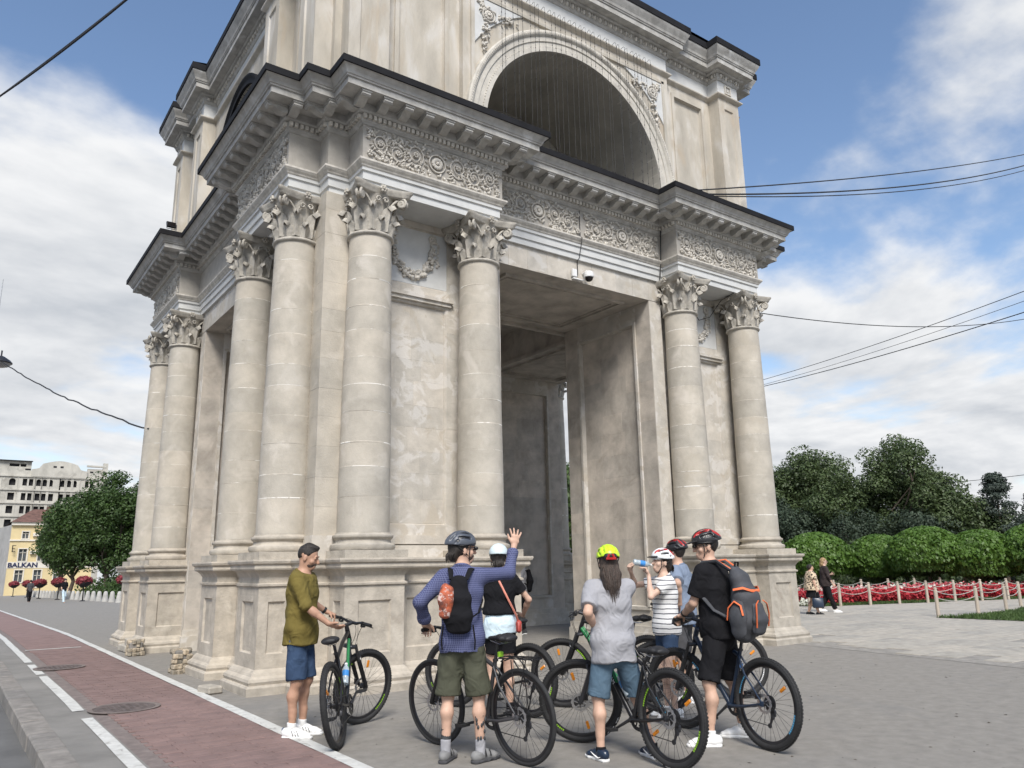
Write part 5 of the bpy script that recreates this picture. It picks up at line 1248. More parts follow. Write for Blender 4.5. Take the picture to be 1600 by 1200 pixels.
    def helmet(s,mats,visor=False,style='vent',tilt=0.0):
        """shell with real vents cut through"""
        t=empty('helmet',(0,0,0),0,s.root); hm=np.array(s.headM()@Matrix.Rotation(tilt,3,'X')); hp=lambda x,y,z: s.hd+hm@np.array((x,y,z),float)
        pl=lambda p,n:(tuple(hp(*p)),tuple(hm@np.array(n,float)))
        b=Sdf(); b.ell(hp(0,-.012,.055),(.104,.138,.108),.01,hm,clip=[pl((0,.0,.035),(0,-.18,-1))])
        if style=='vent':
            for q in (-1,1):
                for x0,ya,yb,za,zb,r in ((.022,.10,-.02,.135,.165,.011),(.055,.085,-.03,.11,.145,.012),(.082,.05,-.04,.085,.105,.013),(.022,-.06,-.12,.16,.115,.012),(.058,-.065,-.115,.135,.095,.013),(.09,-.06,-.09,.08,.065,.012)): b.cap(hp(q*x0,ya,za),hp(q*x0*1.02,yb,zb),r,r,.006,op='s')
            b.cap(hp(0,-.07,.160),hp(0,-.12,.12),.010,.010,.006,op='s')
        b.ell(hp(0,-.012,.045),(.088,.118,.092),.006,hm,op='s')
        V,F=b.mesh(.0062); mi=None
        if len(mats)>2:
            Lc=(V-s.hd)@hm; cz=Lc[F].mean(1); mi=np.zeros(len(F),int)
            if mats[0] is not None: mi[(np.abs(np.abs(cz[:,0])-.038)<.009)&(cz[:,2]>.085)]=2
        npmesh('shell',V,F,[mats[0],mats[0],mats[2] if len(mats)>2 else mats[0]],t,True,mi)
        b=Sdf(); b.ell(hp(0,-.012,.048),(.0935,.125,.098),.01,hm,clip=[pl((0,0,.030),(0,-.18,-1))]); b.ell(hp(0,-.012,.040),(.0855,.115,.092),.004,hm,op='s'); V,F=b.mesh(.0075); npmesh('liner',V,F,mats[1],t,True)
        b=Sdf(); b.ell(hp(0,-.012,.036),(.107,.141,.014),.004,hm,clip=[pl((0,.0,.025),(0,-.18,-1))]); b.ell(hp(0,-.012,.036),(.092,.125,.05),.004,hm,op='s'); V,F=b.mesh(.006); npmesh('rim',V,F,mats[1],t,True)
        if visor:
            b=Sdf(); b.ell(hp(0,.10,.052),(.085,.085,.010),.006,hm@np.array(Matrix.Rotation(-.25,3,'X')),clip=[pl((0,.09,0),(0,-1,0))]); V,F=b.mesh(.006); npmesh('visor',V,F,mats[1],t,True)
        m_=MB()
        for q in (-1,1):
            m_.tube([hp(q*.088,.045,.03),s.hpnt(q*.076,.030,-.05),s.hpnt(q*.028,.045,-.122)],.0048,5); m_.tube([hp(q*.088,-.06,.03),s.hpnt(q*.076,.020,-.05)],.0048,5)
        m_.tube([s.hpnt(-.03,.045,-.121),s.hpnt(0,.048,-.128),s.hpnt(.03,.045,-.121)],.005,5); m_.build('strap',BLKR,t,80)
        return t
    def glasses(s,clear=False):
        g=MB()
        for q in (-1,1): g.ell(s.hpnt(q*.033,.104,.006),(.026,.008,.019),10,6,None); g.tube([s.hpnt(q*.058,.096,.012),s.hpnt(q*.082,.02,.012),s.hpnt(q*.082,-.02,.0)],.003,5)
        g.tube([s.hpnt(-.012,.112,.01),s.hpnt(.012,.112,.01)],.003,5); g.build('sunglasses',LENS,s.root,80)
    def world(s,p): return s.root.matrix_basis@Vector(p)
# ================================================================ bicycles
TYRE=mat('tyre_rubber',(.022,.022,.023),.75,.15,14,.35,120,local=True); ALU=mat('aluminium',(.55,.55,.56),.35,.08,9,metal=.9,local=True); STEELD=mat('dark_steel',(.07,.07,.075),.4,.15,12,metal=.7,local=True)
BLKP=mat('black_paint',(.012,.012,.014),.3,.1,8,local=True); GREENP=mat('green_paint',(.022,.21,.065),.3,.1,8,local=True); BLUEP=mat('blue_paint',(.02,.10,.30),.3,.1,8,local=True); NAVYP=mat('navy_paint',(.015,.028,.055),.3,.1,8,local=True); DKGP=mat('grey_paint',(.05,.05,.055),.35,.1,8,local=True)
AMBER=mat('amber_reflector',(.78,.26,.015),.3,.12,40,local=True); LIMED=mat('lime_decal',(.28,.55,.03),.5,.05,9,local=True); BLUED=mat('blue_decal',(.10,.38,.62),.5,.05,9,local=True); WHITED=mat('white_decal',(.75,.75,.75),.5,.05,9,local=True); REDR=mat('red_reflector',(.5,.02,.015),.3,.1,30,local=True); SADM=mat('saddle_vinyl',(.018,.018,.02),.55,.15,30,.2,100,local=True)
WR=.365
WHEEL={}
def wheelparts(thin):
    if thin in WHEEL: return WHEEL[thin]
    X=frame((0,0,0),(0,1,0),(0,0,1),(1,0,0)); mn=.018 if thin else .028; mj=WR-mn; P={}
    b=MB(); ns,nm=64,10; v=[];f=[]
    for i in range(ns):
        a=2*PI*i/ns
        for j in range(nm):
            q=2*PI*j/nm; r=mj+mn*math.cos(q); v.append((mn*math.sin(q)*1.0,r*math.cos(a),r*math.sin(a)))
    for i in range(ns):
        for j in range(nm): f.append((i*nm+j,i*nm+(j+1)%nm,((i+1)%ns)*nm+(j+1)%nm,((i+1)%ns)*nm+j))
    b.add(v,f); P['tyre']=(b,TYRE,80)
    if not thin:
        t=MB()
        for i in range(84):
            a=2*PI*i/84
            for sx,rr in ((-.62,.80),(0,1.0),(.62,.80)):
                A=a+(.5*PI*2/84 if sx==0 else 0); r=mj+mn*rr; Q=Matrix.Rotation(A,4,'X')@TR(sx*mn,r,0)@Matrix.Rotation(-sx*.9,4,'Z'); t.box(-.0055,.0055,-.004,.004,-.0075,.0075,Q)
        P['tread']=(t,TYRE,None)
    ri=mj-mn*.75; b=MB(); v=[];f=[]; pr=[(-.012,ri),(-.013,ri-.012),(-.007,ri-.026),(.007,ri-.026),(.013,ri-.012),(.012,ri)]
    for i in range(ns):
        a=2*PI*i/ns; v+=[(x,r*math.cos(a),r*math.sin(a)) for x,r in pr]
    k=len(pr)
    for i in range(ns):
        for j in range(k): f.append((i*k+j,i*k+(j+1)%k,((i+1)%ns)*k+(j+1)%k,((i+1)%ns)*k+j))
    b.add(v,f); P['rim']=(b,BLKP,50)
    b=MB()
    for i in range(32):
        a=2*PI*i/32; s=1 if i%2 else -1; h=a+(.42 if (i//2)%2 else -.42); b.tube([(s*.026,.022*math.cos(h),.022*math.sin(h)),(0,(ri-.024)*math.cos(a),(ri-.024)*math.sin(a))],.0013,4,cap=False)
    P['spokes']=(b,STEELD,None)
    b=MB(); b.lathe([(.010,-.06),(.010,-.035),(.027,-.03),(.027,-.024),(.014,-.015),(.014,.015),(.027,.024),(.027,.030),(.010,.035),(.010,.06)],14,X); P['hub']=(b,STEELD,40)
    b=MB(); n=36; v=[];f=[]
    for i in range(n):
        a=2*PI*i/n; w_=.004*math.sin(i*2.1)
        for (x,r) in ((-.034,.078+w_),(-.036,.078+w_),(-.036,.056),(-.034,.056)): v.append((x,r*math.cos(a),r*math.sin(a)))
    for i in range(n):
        for j in range(4): f.append((i*4+j,i*4+(j+1)%4,((i+1)%n)*4+(j+1)%4,((i+1)%n)*4+j))
    b.add(v,f)
    for i in range(6): a=i*PI/3; b.tube([(-.035,.02*math.cos(a),.02*math.sin(a)),(-.035,.06*math.cos(a+.35),.06*math.sin(a+.35))],.004,4)
    P['brake_rotor']=(b,ALU,None)
    WHEEL[thin]=P; P['_done']={}; return P
def rim_decal(par,m,thin,a0,seed):
    r=random.Random(seed); mj=WR-(.018 if thin else .028); ra=mj-.034; 
    for sx in (-1,1):
        a=a0
        for i in range(9):
            da=r.uniform(.035,.06); b=MB(); n=3; v=[]
            for k in range(n+1):
                q=a+da*k/n; 
                for rr in (ra-.006,ra+.008): v.append((sx*.0142,rr*math.cos(q),rr*math.sin(q)))
            b.add(v,[(2*k,2*k+1,2*k+3,2*k+2) for k in range(n)]); b.build('rim_decal',m,par); a+=da+.018
def wheel(bike,name,Mx,thin=False,spin=0.0,decal=None,refl=True,white=False):
    P=wheelparts(thin); t=empty(name,(0,0,0),0,bike); t.matrix_local=Mx@Matrix.Rotation(spin,4,'X')
    for nm,val in P.items():
        if nm=='_done': continue
        b,m,sm=val
        if nm in P['_done']: o=link(nm,P['_done'][nm],t)
        else: o=b.build(nm,m,t,sm); P['_done'][nm]=o.data
        if nm in ('spokes','tread'): o['kind']='stuff'
    if refl:
        for a in ((.4,) if refl==1 else (.4,.4+PI)):
            b=MB(); Q=Matrix.Rotation(a,4,'X')@TR(0,.22,0); b.cbox(-.009,.009,-.035,.035,-.013,.013,.005,Q); b.build('reflector',AMBER,t)
    if decal: rim_decal(t,decal,thin,1.2,3); rim_decal(t,decal,thin,1.2+PI,4)
    if white:
        b=MB(); mn=.028; mj=WR-mn; v=[]
        for k in range(7):
            q=2.6+.5*k/6
            for rr in (.45,.8): r=mj+mn*rr; v.append((-mn*math.sqrt(1-rr*rr)-.0012,r*math.cos(q),r*math.sin(q)))
        for k in range(0,6): b.add([v[2*k],v[2*k+1],v[2*k+3],v[2*k+2]],[(0,1,2,3)]) if k!=2 else None
        b.build('tyre_print',WHITED,t)
    return t
def bike(label,rear,heading,steer=0,lean=0,frame_m=BLKP,accent=None,fork_m=BLKP,thin=False,decal=None,rack=False,refl=1,bag=False,seatz=.955,white=False,fender=False,bottle=None,sc=1.045,crank=.5,tail=None,bright=False):
    t=empty('bicycle',(rear[0],rear[1],0)); t.rotation_euler=(0,lean,heading-PI/2); t.rotation_mode='XYZ'; t.scale=(sc,)*3; tag(t,label,'bicycle','bicycles of the touring group')
    BB=Vector((0,.43,.295)); ST=Vector((0,.30,.72)); HB=Vector((0,.872,.835)); HT=Vector((0,.832,.94)); RA=Vector((0,0,WR)); FA=Vector((0,1.10,WR)); u=Vector((0,-.358,.934))
    am=accent or frame_m
    b=MB(); b.tube([ST+Vector((0,.0,.0)),ST.lerp(HT,.5)+Vector((0,0,.012)),HT-u*.02],[.017,.019,.021],10); b.tube([BB,BB.lerp(ST,.5),ST+Vector((0,-.012,.05))],[.021,.018,.018],10)
    b.tube([HB-u*.005,HT+u*.01],.024,12); b.tube([BB-Vector((.036,0,0)),BB+Vector((.036,0,0))],.024,12)
    for s in (-1,1):
        b.tube([BB+Vector((s*.03,-.01,0)),Vector((s*.055,.22,.315)),RA+Vector((s*.066,.02,-.005))],[.013,.012,.010],8); b.tube([ST+Vector((s*.014,0,.0)),Vector((s*.05,.20,.58)),RA+Vector((s*.066,.0,.01))],[.010,.009,.008],8); b.cbox(s*.066-.004,s*.066+.004,-.022,.022,WR-.022,WR+.022,.003)
    b.build('frame',frame_m,t,50)
    b=MB(); b.tube([BB+Vector((0,.012,.01)),BB.lerp(HB,.5)+Vector((0,.004,-.012)),HB+u*.015],[.022,.024,.023],10); b.build('down_tube',am if bright else frame_m,t,60)
    if accent:
        b=MB(); b.tube([BB.lerp(HB,.45)+Vector((0,-.0,.018)),HB+u*.02+Vector((0,-.02,0))],.016,8); b.build('frame_stripe',accent,t,60)
    b=MB(); b.tube([ST+Vector((0,-.008,.03)),Vector((0,.248,seatz-.045))],.0145,10); b.tube([ST+Vector((-.0,-.014,.045)),ST+Vector((0,-.016,.062))],.023,12); b.build('seatpost',STEELD,t,50)
    S_=Sdf(); zz=seatz; S_.loft([(0,.08,zz),(0,.14,zz+.004),(0,.22,zz-.002),(0,.34,zz-.012)],[(.068,.028),(.070,.030),(.030,.024),(.019,.018)],(1,0,0),.03,clip=[((0,0,zz-.028),(0,0,-1))])
    V,F=S_.mesh(.008); npmesh('saddle',V,F,SADM,t,True)
    b=MB(); 
    for s in (-1,1): b.tube([(s*.022,.10,zz-.03),(s*.022,.20,zz-.048),(s*.018,.32,zz-.026)],.0035,5)
    b.build('saddle_rails',ALU,t,60)
    # steering assembly
    Q=TR(*HB)@Matrix.Rotation(steer,4,u)@TR(*(-HB))
    b=MB(); b.cbox(-.075,.075,.865-.03,.925-.02,.765,.80,.008,Q); b.tube([HB-u*.02+Vector((0,.01,-.02)),HB+u*.0],.018,10,X=Q)
    for s in (-1,1):
        top=HB-u*.035+Vector((s*.062,.018,0)); mid=top-u*.20; b.tube([top,mid],.0155,10,X=Q)
    b.build('fork_crown',BLKP if thin else STEELD,t,50)
    b=MB()
    for s in (-1,1):
        top=HB-u*.035+Vector((s*.062,.018,0)); mid=top-u*.17; lo=Vector((s*.062,1.085,WR+.01)); b.tube([mid,lo+u*.02,lo-Vector((0,-.012,.012))],[.023,.021,.013],10,X=Q)
    if not thin:
        arc=[]
        for i in range(9): a=PI*i/8; arc.append(HB-u*.215+Vector((.062*math.cos(a),.03+.02*math.sin(a),.055*math.sin(a)+.0)))
        b.tube(arc,.010,6,X=Q)
    b.build('fork',fork_m,t,50)
    wheel(t,'front_wheel',Q@TR(*FA),thin,1.0,decal,refl,white); wheel(t,'rear_wheel',TR(*RA),thin,2.1,decal,refl,white)
    b=MB(); c=FA+Vector((-.05,-.055,.05)); b.cbox(c.x-.014,c.x+.014,c.y-.022,c.y+.022,c.z-.03,c.z+.03,.005,Q); b.build('front_caliper',BLKP,t); b=MB(); b.cbox(-.062,-.036,.03,.085,WR+.03,WR+.075,.005); b.build('rear_caliper',BLKP,t)
    ht=HT+u*.055; hb=ht+Vector((0,.075,.02)); b=MB(); b.tube([HT+u*.008,ht+u*.012],.022,12,X=Q); b.tube([ht,hb],.018,10,X=Q); b.build('stem',STEELD,t,50)
    gp={s:hb+Vector((s*.33,-.035,.022)) for s in (-1,1)}
    b=MB(); b.tube([gp[-1],hb+Vector((-.14,-.012,.02)),hb+Vector((-.07,0,0)),hb+Vector((.07,0,0)),hb+Vector((.14,-.012,.02)),gp[1]],[.011,.012,.016,.016,.012,.011],10,X=Q); b.build('handlebar',BLKP,t,60)
    for s in (-1,1):
        b=MB(); d=(gp[s]-(hb+Vector((s*.14,-.012,.02)))).normalized(); b.tube([gp[s]-d*.12,gp[s]-d*.06,gp[s]],[.0165,.0175,.017],10,X=Q); b.build('grip',BLKR,t,60)
        b=MB(); p=gp[s]-d*.155; b.tube([p-d*.012,p+d*.012],.019,8,X=Q); b.tube([p+Vector((0,.015,-.008)),p+Vector((s*.02,.045,-.025)),p+Vector((s*.10,.055,-.035))],[.009,.006,.005],6,X=Q); b.cbox(p.x-.022,p.x+.022,p.y-.01,p.y+.03,p.z-.04,p.z-.014,.006,Q); b.build('brake_lever',BLKP,t,50)
        b=MB(); p=gp[s]-d*.17; P=[p+Vector((0,.03,-.01)),p+Vector((-s*.04,.11,.01)),Vector((-s*.02,HB.y+.12,HT.z+.02)),Vector((s*.03,HB.y+.055,HB.z-.04))]
        PP_=[]
        for i in range(13):
            q=i/12; PP_.append(P[0]*(1-q)**3+P[1]*3*q*(1-q)**2+P[2]*3*q*q*(1-q)+P[3]*q**3)
        b.tube(PP_,.0028,5,X=Q); b.build('cable',BLKR,t,80)
    # drivetrain, right side
    ca=crank; X=frame(BB,(0,1,0),(0,0,1),(1,0,0)); b=MB(); b.lathe([(.062,.040),(.088,.040),(.090,.042),(.090,.046),(.088,.048),(.062,.048)],40,X,cap=False)
    for i in range(5): a=i*2*PI/5+ca; b.tube([BB+Vector((.044,0,0)),BB+Vector((.044,.07*math.cos(a),.07*math.sin(a)))],.006,5)
    b.build('chainring',STEELD,t,40)
    for s in (-1,1):
        cd=Vector((0,math.cos(ca),math.sin(ca)))*s; b=MB(); b.tube([BB+Vector((s*.045,0,0)),BB+Vector((s*.075,0,0))+cd*.17],[.014,.010],8); b.build('crank',STEELD,t,50)
        p=BB+Vector((s*.075,0,0))+cd*.17; b=MB(); b.box(p.x+(.005 if s>0 else -.095),p.x+(.095 if s>0 else -.005),p.y-.045,p.y-.033,p.z-.011,p.z+.011); b.box(p.x+(.005 if s>0 else -.095),p.x+(.095 if s>0 else -.005),p.y+.033,p.y+.045,p.z-.011,p.z+.011)
        for q in (.01,.085): b.box(p.x+min(s*q,s*(q+.01)),p.x+max(s*q,s*(q+.01)),p.y-.033,p.y+.033,p.z-.009,p.z+.009)
        b.tube([p,p+Vector((s*.09,0,0))],.009,6); b.build('pedal',BLKR,t)
    b=MB()
    for r,x in ((.062,.030),(.052,.035),(.043,.040),(.034,.045)): b.lathe([(r,x-.0016),(r+.004,x),(r,x+.0016)],24,frame(RA,(0,1,0),(0,0,1),(1,0,0)))
    b.build('cassette',STEELD,t,30)
    b=MB(); b.tube([BB+Vector((.044,0,.088)),RA+Vector((.04,.0,.05))],.0042,4); b.tube([BB+Vector((.044,0,-.088)),Vector((.045,.035,.185))],.0042,4); b.tube([Vector((.045,.035,.185)),Vector((.045,-.01,.25)),RA+Vector((.042,.02,-.05))],.0042,4); b.build('chain',STEELD,t)
    b=MB(); b.cbox(.045,.075,-.03,.02,.26,.315,.008); b.tube([(.052,-.005,.27),(.052,.025,.195)],[.012,.010],8); 
    for (y,z,r) in ((-.008,.255,.02),(.028,.185,.02)): b.lathe([(r,-.004),(r,.004)],14,frame((.047,y,z),(0,1,0),(0,0,1),(1,0,0)))
    b.build('derailleur',STEELD,t,50)
    if rack:
        b=MB(); z=.80
        for s in (-1,1):
            b.tube([(s*.055,.19,z+.0),(s*.06,.02,z+.01),(s*.06,-.20,z+.015)],.0055,6); b.tube([(s*.072,0,WR+.03),(s*.065,.03,z)],.005,6); b.tube([(s*.072,0,WR+.03),(s*.065,-.14,z+.01)],.005,6); b.tube([(s*.02,.20,z-.03),(s*.055,.12,z)],.005,6)
        for y in (.17,.08,-.02,-.12,-.20): b.tube([(-.06,y,z+.008),(.06,y,z+.008)],.005,6)
        b.tube([(-.02,.15,z+.012),(-.02,-.19,z+.015)],.004,5); b.tube([(.02,.15,z+.012),(.02,-.19,z+.015)],.004,5); b.build('rear_rack',BLKP,t,60)
    if bag:
        S_=Sdf(); S_.loft([hb+Vector((-.0,.05,.02)),hb+Vector((0,.16,-.03))],[(.10,.055),(.08,.05)],(1,0,0),.02); V,F=S_.mesh(.009); V=np.array([Q@Vector(v) for v in V]); npmesh('handlebar_bag',V,F,SADM,t,True)
    if tail:
        b=MB(); b.cbox(-.024,.024,.205,.235,.80,.845,.006); b.build('tail_light',tail,t)
    if white: text('TEAM',.045,frame(BB.lerp(HB,.55)+Vector((-.031,0,0)),(0,-.64,-.77),(0,-.77,.64),(-1,0,0)),WHITED,t,.0006)
    Mw=TR(rear[0],rear[1],0)@Matrix.Rotation(heading-PI/2,4,'Z')@Matrix.Rotation(lean,4,'Y')@Matrix.Scale(sc,4)
    info=dict(obj=t,grip={s:Mw@(Q@(gp[s]-((gp[s]-hb).normalized())*.06)) for s in (-1,1)},M=Mw,BB=BB,HB=HB)
    return info
BOTW=mat('clear_plastic',(.62,.72,.78),.15,.1,9,spec=.7,trans=.35,local=True); BOTB=mat('blue_label',(.05,.25,.62),.4,.1,9,local=True); BOTD=mat('dark_bottle',(.07,.012,.015),.35,.1,9,local=True)
def bottle(label,M_,body=BOTW,lab=BOTB,cap=WHITED,txt=None):
    t=empty('water_bottle'); t.matrix_world=M_; tag(t,label,'bottle')
    MB().lathe([(.028,0),(.033,.006),(.033,.05),(.031,.055),(.033,.06),(.033,.15),(.028,.175),(.014,.195),(.013,.205)],18).build('bottle_body',body,t,50)
    MB().lathe([(.0338,.075),(.0338,.135)],18,cap=False).build('label_band',lab,t,50); MB().lathe([(.0155,.203),(.0155,.222),(.013,.224)],14).build('cap',cap,t,40)
    if txt: text(txt,.05,frame((-.0345,0,.105),(0,-1,0),(0,0,1),(-1,0,0)),WHITED,t,.0006)
    return t
def bottle_on(bk,label,**k):
    BB,HB=bk['BB'],bk['HB']; d=(HB-BB).normalized(); n=Vector((1,0,0)); o=BB+d*.17+d.cross(n)*-.0
    up_=n.cross(d); 
    if up_.z<0: up_=-up_
    return bottle(label,bk['M']@frame(o+up_*.072,n,d.cross(n),d),**k)
def wheelbase_heading(a,b): return math.atan2(b[1]-a[1],b[0]-a[0])
B1=bike('black and green mountain bike beside the man in the olive shirt, front wheel turned',(-6.20,-8.62),R(53),R(-42),R(-9),BLKP,GREENP,BLKP,decal=LIMED,white=True,refl=1,seatz=.90)
B2=bike('dark trekking bike with a rear rack beside the waving man',(-5.26,-10.20),R(98),R(4),R(-3),DKGP,None,BLKP,thin=True,rack=True,refl=0,crank=2.9,tail=LIMED)
B3=bike('mountain bike of the woman in the white helmet, behind the trekking bike',(-3.98,-8.55),R(105),R(12),R(2),BLKP,GREENP,BLKP,decal=LIMED,crank=.9)
B4=bike('black and green mountain bike under the long haired man in grey',(-4.43,-11.05),R(88),R(48),R(3),BLKP,GREENP,DKGP,decal=LIMED,white=True,refl=2,crank=2.6,seatz=.845)
B7=bike('dark blue mountain bike of the man in black, nearest on the right',(-3.32,-11.14),R(83),R(16),R(3),NAVYP,None,STEELD,decal=BLUED,refl=1,bag=True,crank=2.4)
B6=bike('blue mountain bike behind the man in black',(-1.35,-9.28),R(152),R(10),R(0),BLUEP,BLUEP,BLKP,decal=WHITED,crank=.3,bright=True)
B5=bike('bright green framed bike between the long haired man and the striped shirt',(-2.78,-9.35),R(118),R(8),R(0),BLKP,GREENP,BLKP,decal=LIMED,crank=1.2,bright=True)
bottle_on(B1,'clear bottle with a blue label on the leaning green bike',txt='M'); bottle_on(B4,'big clear bottle on the bike of the long haired man'); bottle_on(B2,'dark red bottle on the trekking bike',body=BOTD,lab=BLKP,cap=BLKP); bottle_on(B5,'clear bottle on the bright green bike')
# ================================================================ the cyclists
def ik(S_,W,l1,l2,hint):
    S_=np.array(S_);W=np.array(W); d=W-S_; D=min(np.linalg.norm(d),(l1+l2)*.999); u=unit(d); a=(l1*l1-l2*l2+D*D)/(2*D); h=math.sqrt(max(0,l1*l1-a*a)); hv=np.array(hint,float); hv=unit(hv-u*(hv@u)); return S_+u*a+hv*h
def setarm(p,sg,W,hint,hand=None,l1=.285,l2=.262):
    W=np.array(W,float); S_=p.sh[sg]; d=W-S_; D=np.linalg.norm(d)
    if D>(l1+l2)*.995: W=S_+d/D*(l1+l2)*.995
    p.arm[sg]=(ik(S_,W,l1,l2,hint),W,hand)
def tolocal(p,w): return np.array(p.root.matrix_basis.inverted()@Vector(w))
def grab(p,sg,gw,hint,palm=(0,.2,-1),back=.075,curl=1.15):
    """reach a grip (world point) and close the hand on it"""
    g=tolocal(p,gw); S_=p.sh[sg]; el=ik(S_,g,.285,.32,hint); d=unit(unit(g-el)*.55+V3(0,.75,-.12)); setarm(p,sg,g-d*back+V3(0,0,.022),hint,dict(dir=d,palm=palm,curl=curl,spread=.03))
def pack(p,label,name='backpack'):
    t=empty(name); t.location=p.root.location; t.rotation_euler=p.root.rotation_euler; t.scale=p.root.scale; tag(t,label,'backpack'); return t
HELM_G=mat('helmet_grey',(.075,.085,.105),.35,.1,9,local=True); HELM_W=mat('helmet_white',(.74,.76,.77),.3,.05,9,local=True); HELM_K=mat('helmet_black',(.018,.018,.02),.35,.1,9,local=True); HELM_L=mat('helmet_lime',(.52,.78,.03),.35,.06,9,local=True); HELM_R=mat('helmet_red',(.42,.02,.02),.35,.1,9,local=True); HELM_I=mat('helmet_ice',(.60,.70,.72),.35,.05,9,local=True)
TATM=mat('tattoo_ink',(.05,.055,.06),.7,.3,40,local=True)
HS=1.065
# 1 olive shirt
p=Person('man in an olive shirt and denim shorts looking down at his bike',(-6.30,-7.82),R(-42),1.84,width=.96,head=(R(6),R(-16)),bow=.03,legs={1:((.10,.02,.50),(.105,-.01,.085),R(-4)),-1:((-.085,.05,.50),(-.08,.02,.085),R(2))})
grab(p,-1,B1['grip'][-1],(-.6,-.3,-.6))
setarm(p,1,(.16,.33,1.02),(.7,-.5,-.3),dict(dir=(-.15,.85,-.35),palm=(-.5,.0,.85),curl=.28,spread=.12))
p.body(SK1); p.top('shirt',OLIVE,1.02,.82,.028,11,roll=True,amp=.009,collar=2); p.legs_('shorts',DENIM,.97,.024,seed=12); p.shoes(WHITEL,WHITEL,'sneaker',WHITEC,.14,'three'); p.hair(HAIRB,'short'); p.beard(HAIRB)
el,wr,_=p.arm[-1]; u_=unit(wr-el); w_=MB(); w_.tube([wr-u_*.035-u_*.012,wr-u_*.035+u_*.012],.034,12); w_.build('watch_band',BLKR,p.root,60); w_=MB(); n_=unit(np.cross(u_,V3(1,0,0))); w_.ell(wr-u_*.035+n_*.030,(.018,.018,.018),10,6); w_.build('watch_face',WHITED,p.root,60)
OM=p
# 2 waving man
p=Person('man in a blue checked shirt raising his arm, seen from behind',(-5.58,-9.74),R(50),1.86,width=.93,head=(R(-62),R(2)),legs={1:((.135,.02,.50),(.15,-.02,.085),R(-38)),-1:((-.115,.02,.50),(-.13,-.01,.085),R(-10))},lean=R(3))
setarm(p,1,(.415,.375,1.675),(.6,.0,-1),dict(dir=(.16,.10,.96),palm=(-.35,.9,.1),curl=.16,spread=.42,thumb=(-1,0,0)),.30,.275)
grab(p,-1,B2['grip'][-1],(-.55,-.9,.0))
p.body(SK2); p.top('shirt',PLAID,1.82,.83,.020,21,roll=True,amp=.008,collar=2); p.legs_('shorts',KHAKI,1.0,.038,seed=22,flare=.008); p.shoes(GREYR,DKGREY,'sandal',GREYC,.17); p.hair(HAIRB,'fringe'); p.helmet([HELM_G,HELM_K],False,tilt=.1); p.glasses(); p.beard(HAIRB)
t=MB(); hp_,kn_,an_,_=p.leg[-1]; q=kn_+(an_-kn_)*.70; t.tube([q+V3(0,-.004,.04),q,an_+V3(0,0,.075)],[.0415,.0405,.0385],16,cap=False); t.build('leg_tattoo',TATM,p.root,80)
t=MB(); hp_,kn_,an_,_=p.leg[1]; r_=random.Random(5)
for i in range(14):
    z=r_.uniform(.18,.36); a=r_.uniform(-2.2,-.2); c=kn_+(an_-kn_)*((.5-z)/.415); rad=.060 if z>.3 else .051; t.ell(c+V3(math.cos(a)*rad*.86,math.sin(a)*rad*.86-.012,0),(.010,.010,.016),6,4)
t.build('calf_tattoo',TATM,p.root,80)
k=pack(p,'small black backpack with an orange patterned bag strapped on the waving man'); cz=p.chest
b=Sdf(); b.loft([V3(0,-.185,1.02),V3(0,-.20,1.12),V3(0,-.20,1.26),V3(0,-.17,1.40)],[(.098,.050),(.108,.060),(.098,.055),(.062,.036)],(1,0,0),.03); V,F=b.mesh(.011); V=folds(V,F,.008,5,30); npmesh('pack_body',V,F,BLACKC,k,True)
b=Sdf(); b.loft([V3(-.10,-.255,1.14),V3(-.09,-.26,1.24),V3(-.085,-.245,1.33)],[(.045,.04),(.06,.05),(.055,.045)],(1,0,0),.02); V,F=b.mesh(.009); V=folds(V,F,.008,9,60); npmesh('patterned_bag',V,F,mat('orange_print',(.52,.12,.05),.8,.2,18,col2=(.05,.03,.03),patch=((.55,.42,.38),22,.56,.06),local=True),k,True)
for s in (-1,1):
    b=MB(); b.tube([V3(s*.10,-.20,1.10),V3(s*.155,-.10,1.14),V3(s*.16,.06,1.22),V3(s*.13,.13,1.34),V3(s*.10,.06,1.475),V3(s*.085,-.06,1.485),V3(s*.06,-.17,1.40)],[.012,.016,.02,.024,.026,.026,.02],8,flat=.45); b.build('shoulder_strap',BLACKC,k,80)
    b=MB(); b.tube([V3(s*.12,-.21,1.05),V3(s*.135,-.20,.93),V3(s*.13,-.19,.86)],.008,6,flat=.4); b.build('loose_strap',BLACKC,k,80)
# 3 woman with the white helmet
p=Person('woman in black top and white helmet, pale cloth round her waist, back turned',(-4.25,-8.40),R(56),1.79,True,.97,head=(R(-8),R(6)),legs={1:((.09,.03,.50),(.10,.0,.085),0),-1:((-.09,.03,.50),(-.10,.0,.085),0)})
grab(p,-1,B3['grip'][-1],(-.8,-.6,-.2)); setarm(p,1,(.26,.20,1.02),(.9,-.6,-.2),dict(dir=(-.2,.9,-.1),palm=(-.7,0,-.5),curl=.8,spread=.05))
p.body(SK2,face=True); p.top('top',BLACKC,.62,1.07,.012,31,amp=.004); p.legs_('shorts',BLACKC,.62,.020,seed=32); p.shoes(DKGREY,WHITEL,'sneaker',BLACKC,.16); p.hair(HAIRB,'fringe'); p.helmet([HELM_I,HELM_K],True,'plain')
p.garment('waist_cloth',ICE,lambda b:b.loft([V3(0,0,.83),V3(0,0,.95),V3(0,0,1.08)],[(.185,.155),(.178,.145),(.150,.120)],(1,0,0),.02,clip=[((0,0,.84),(.15,0,-1)),((0,0,1.07),(0,0,1))]),.011,.010,33,26)
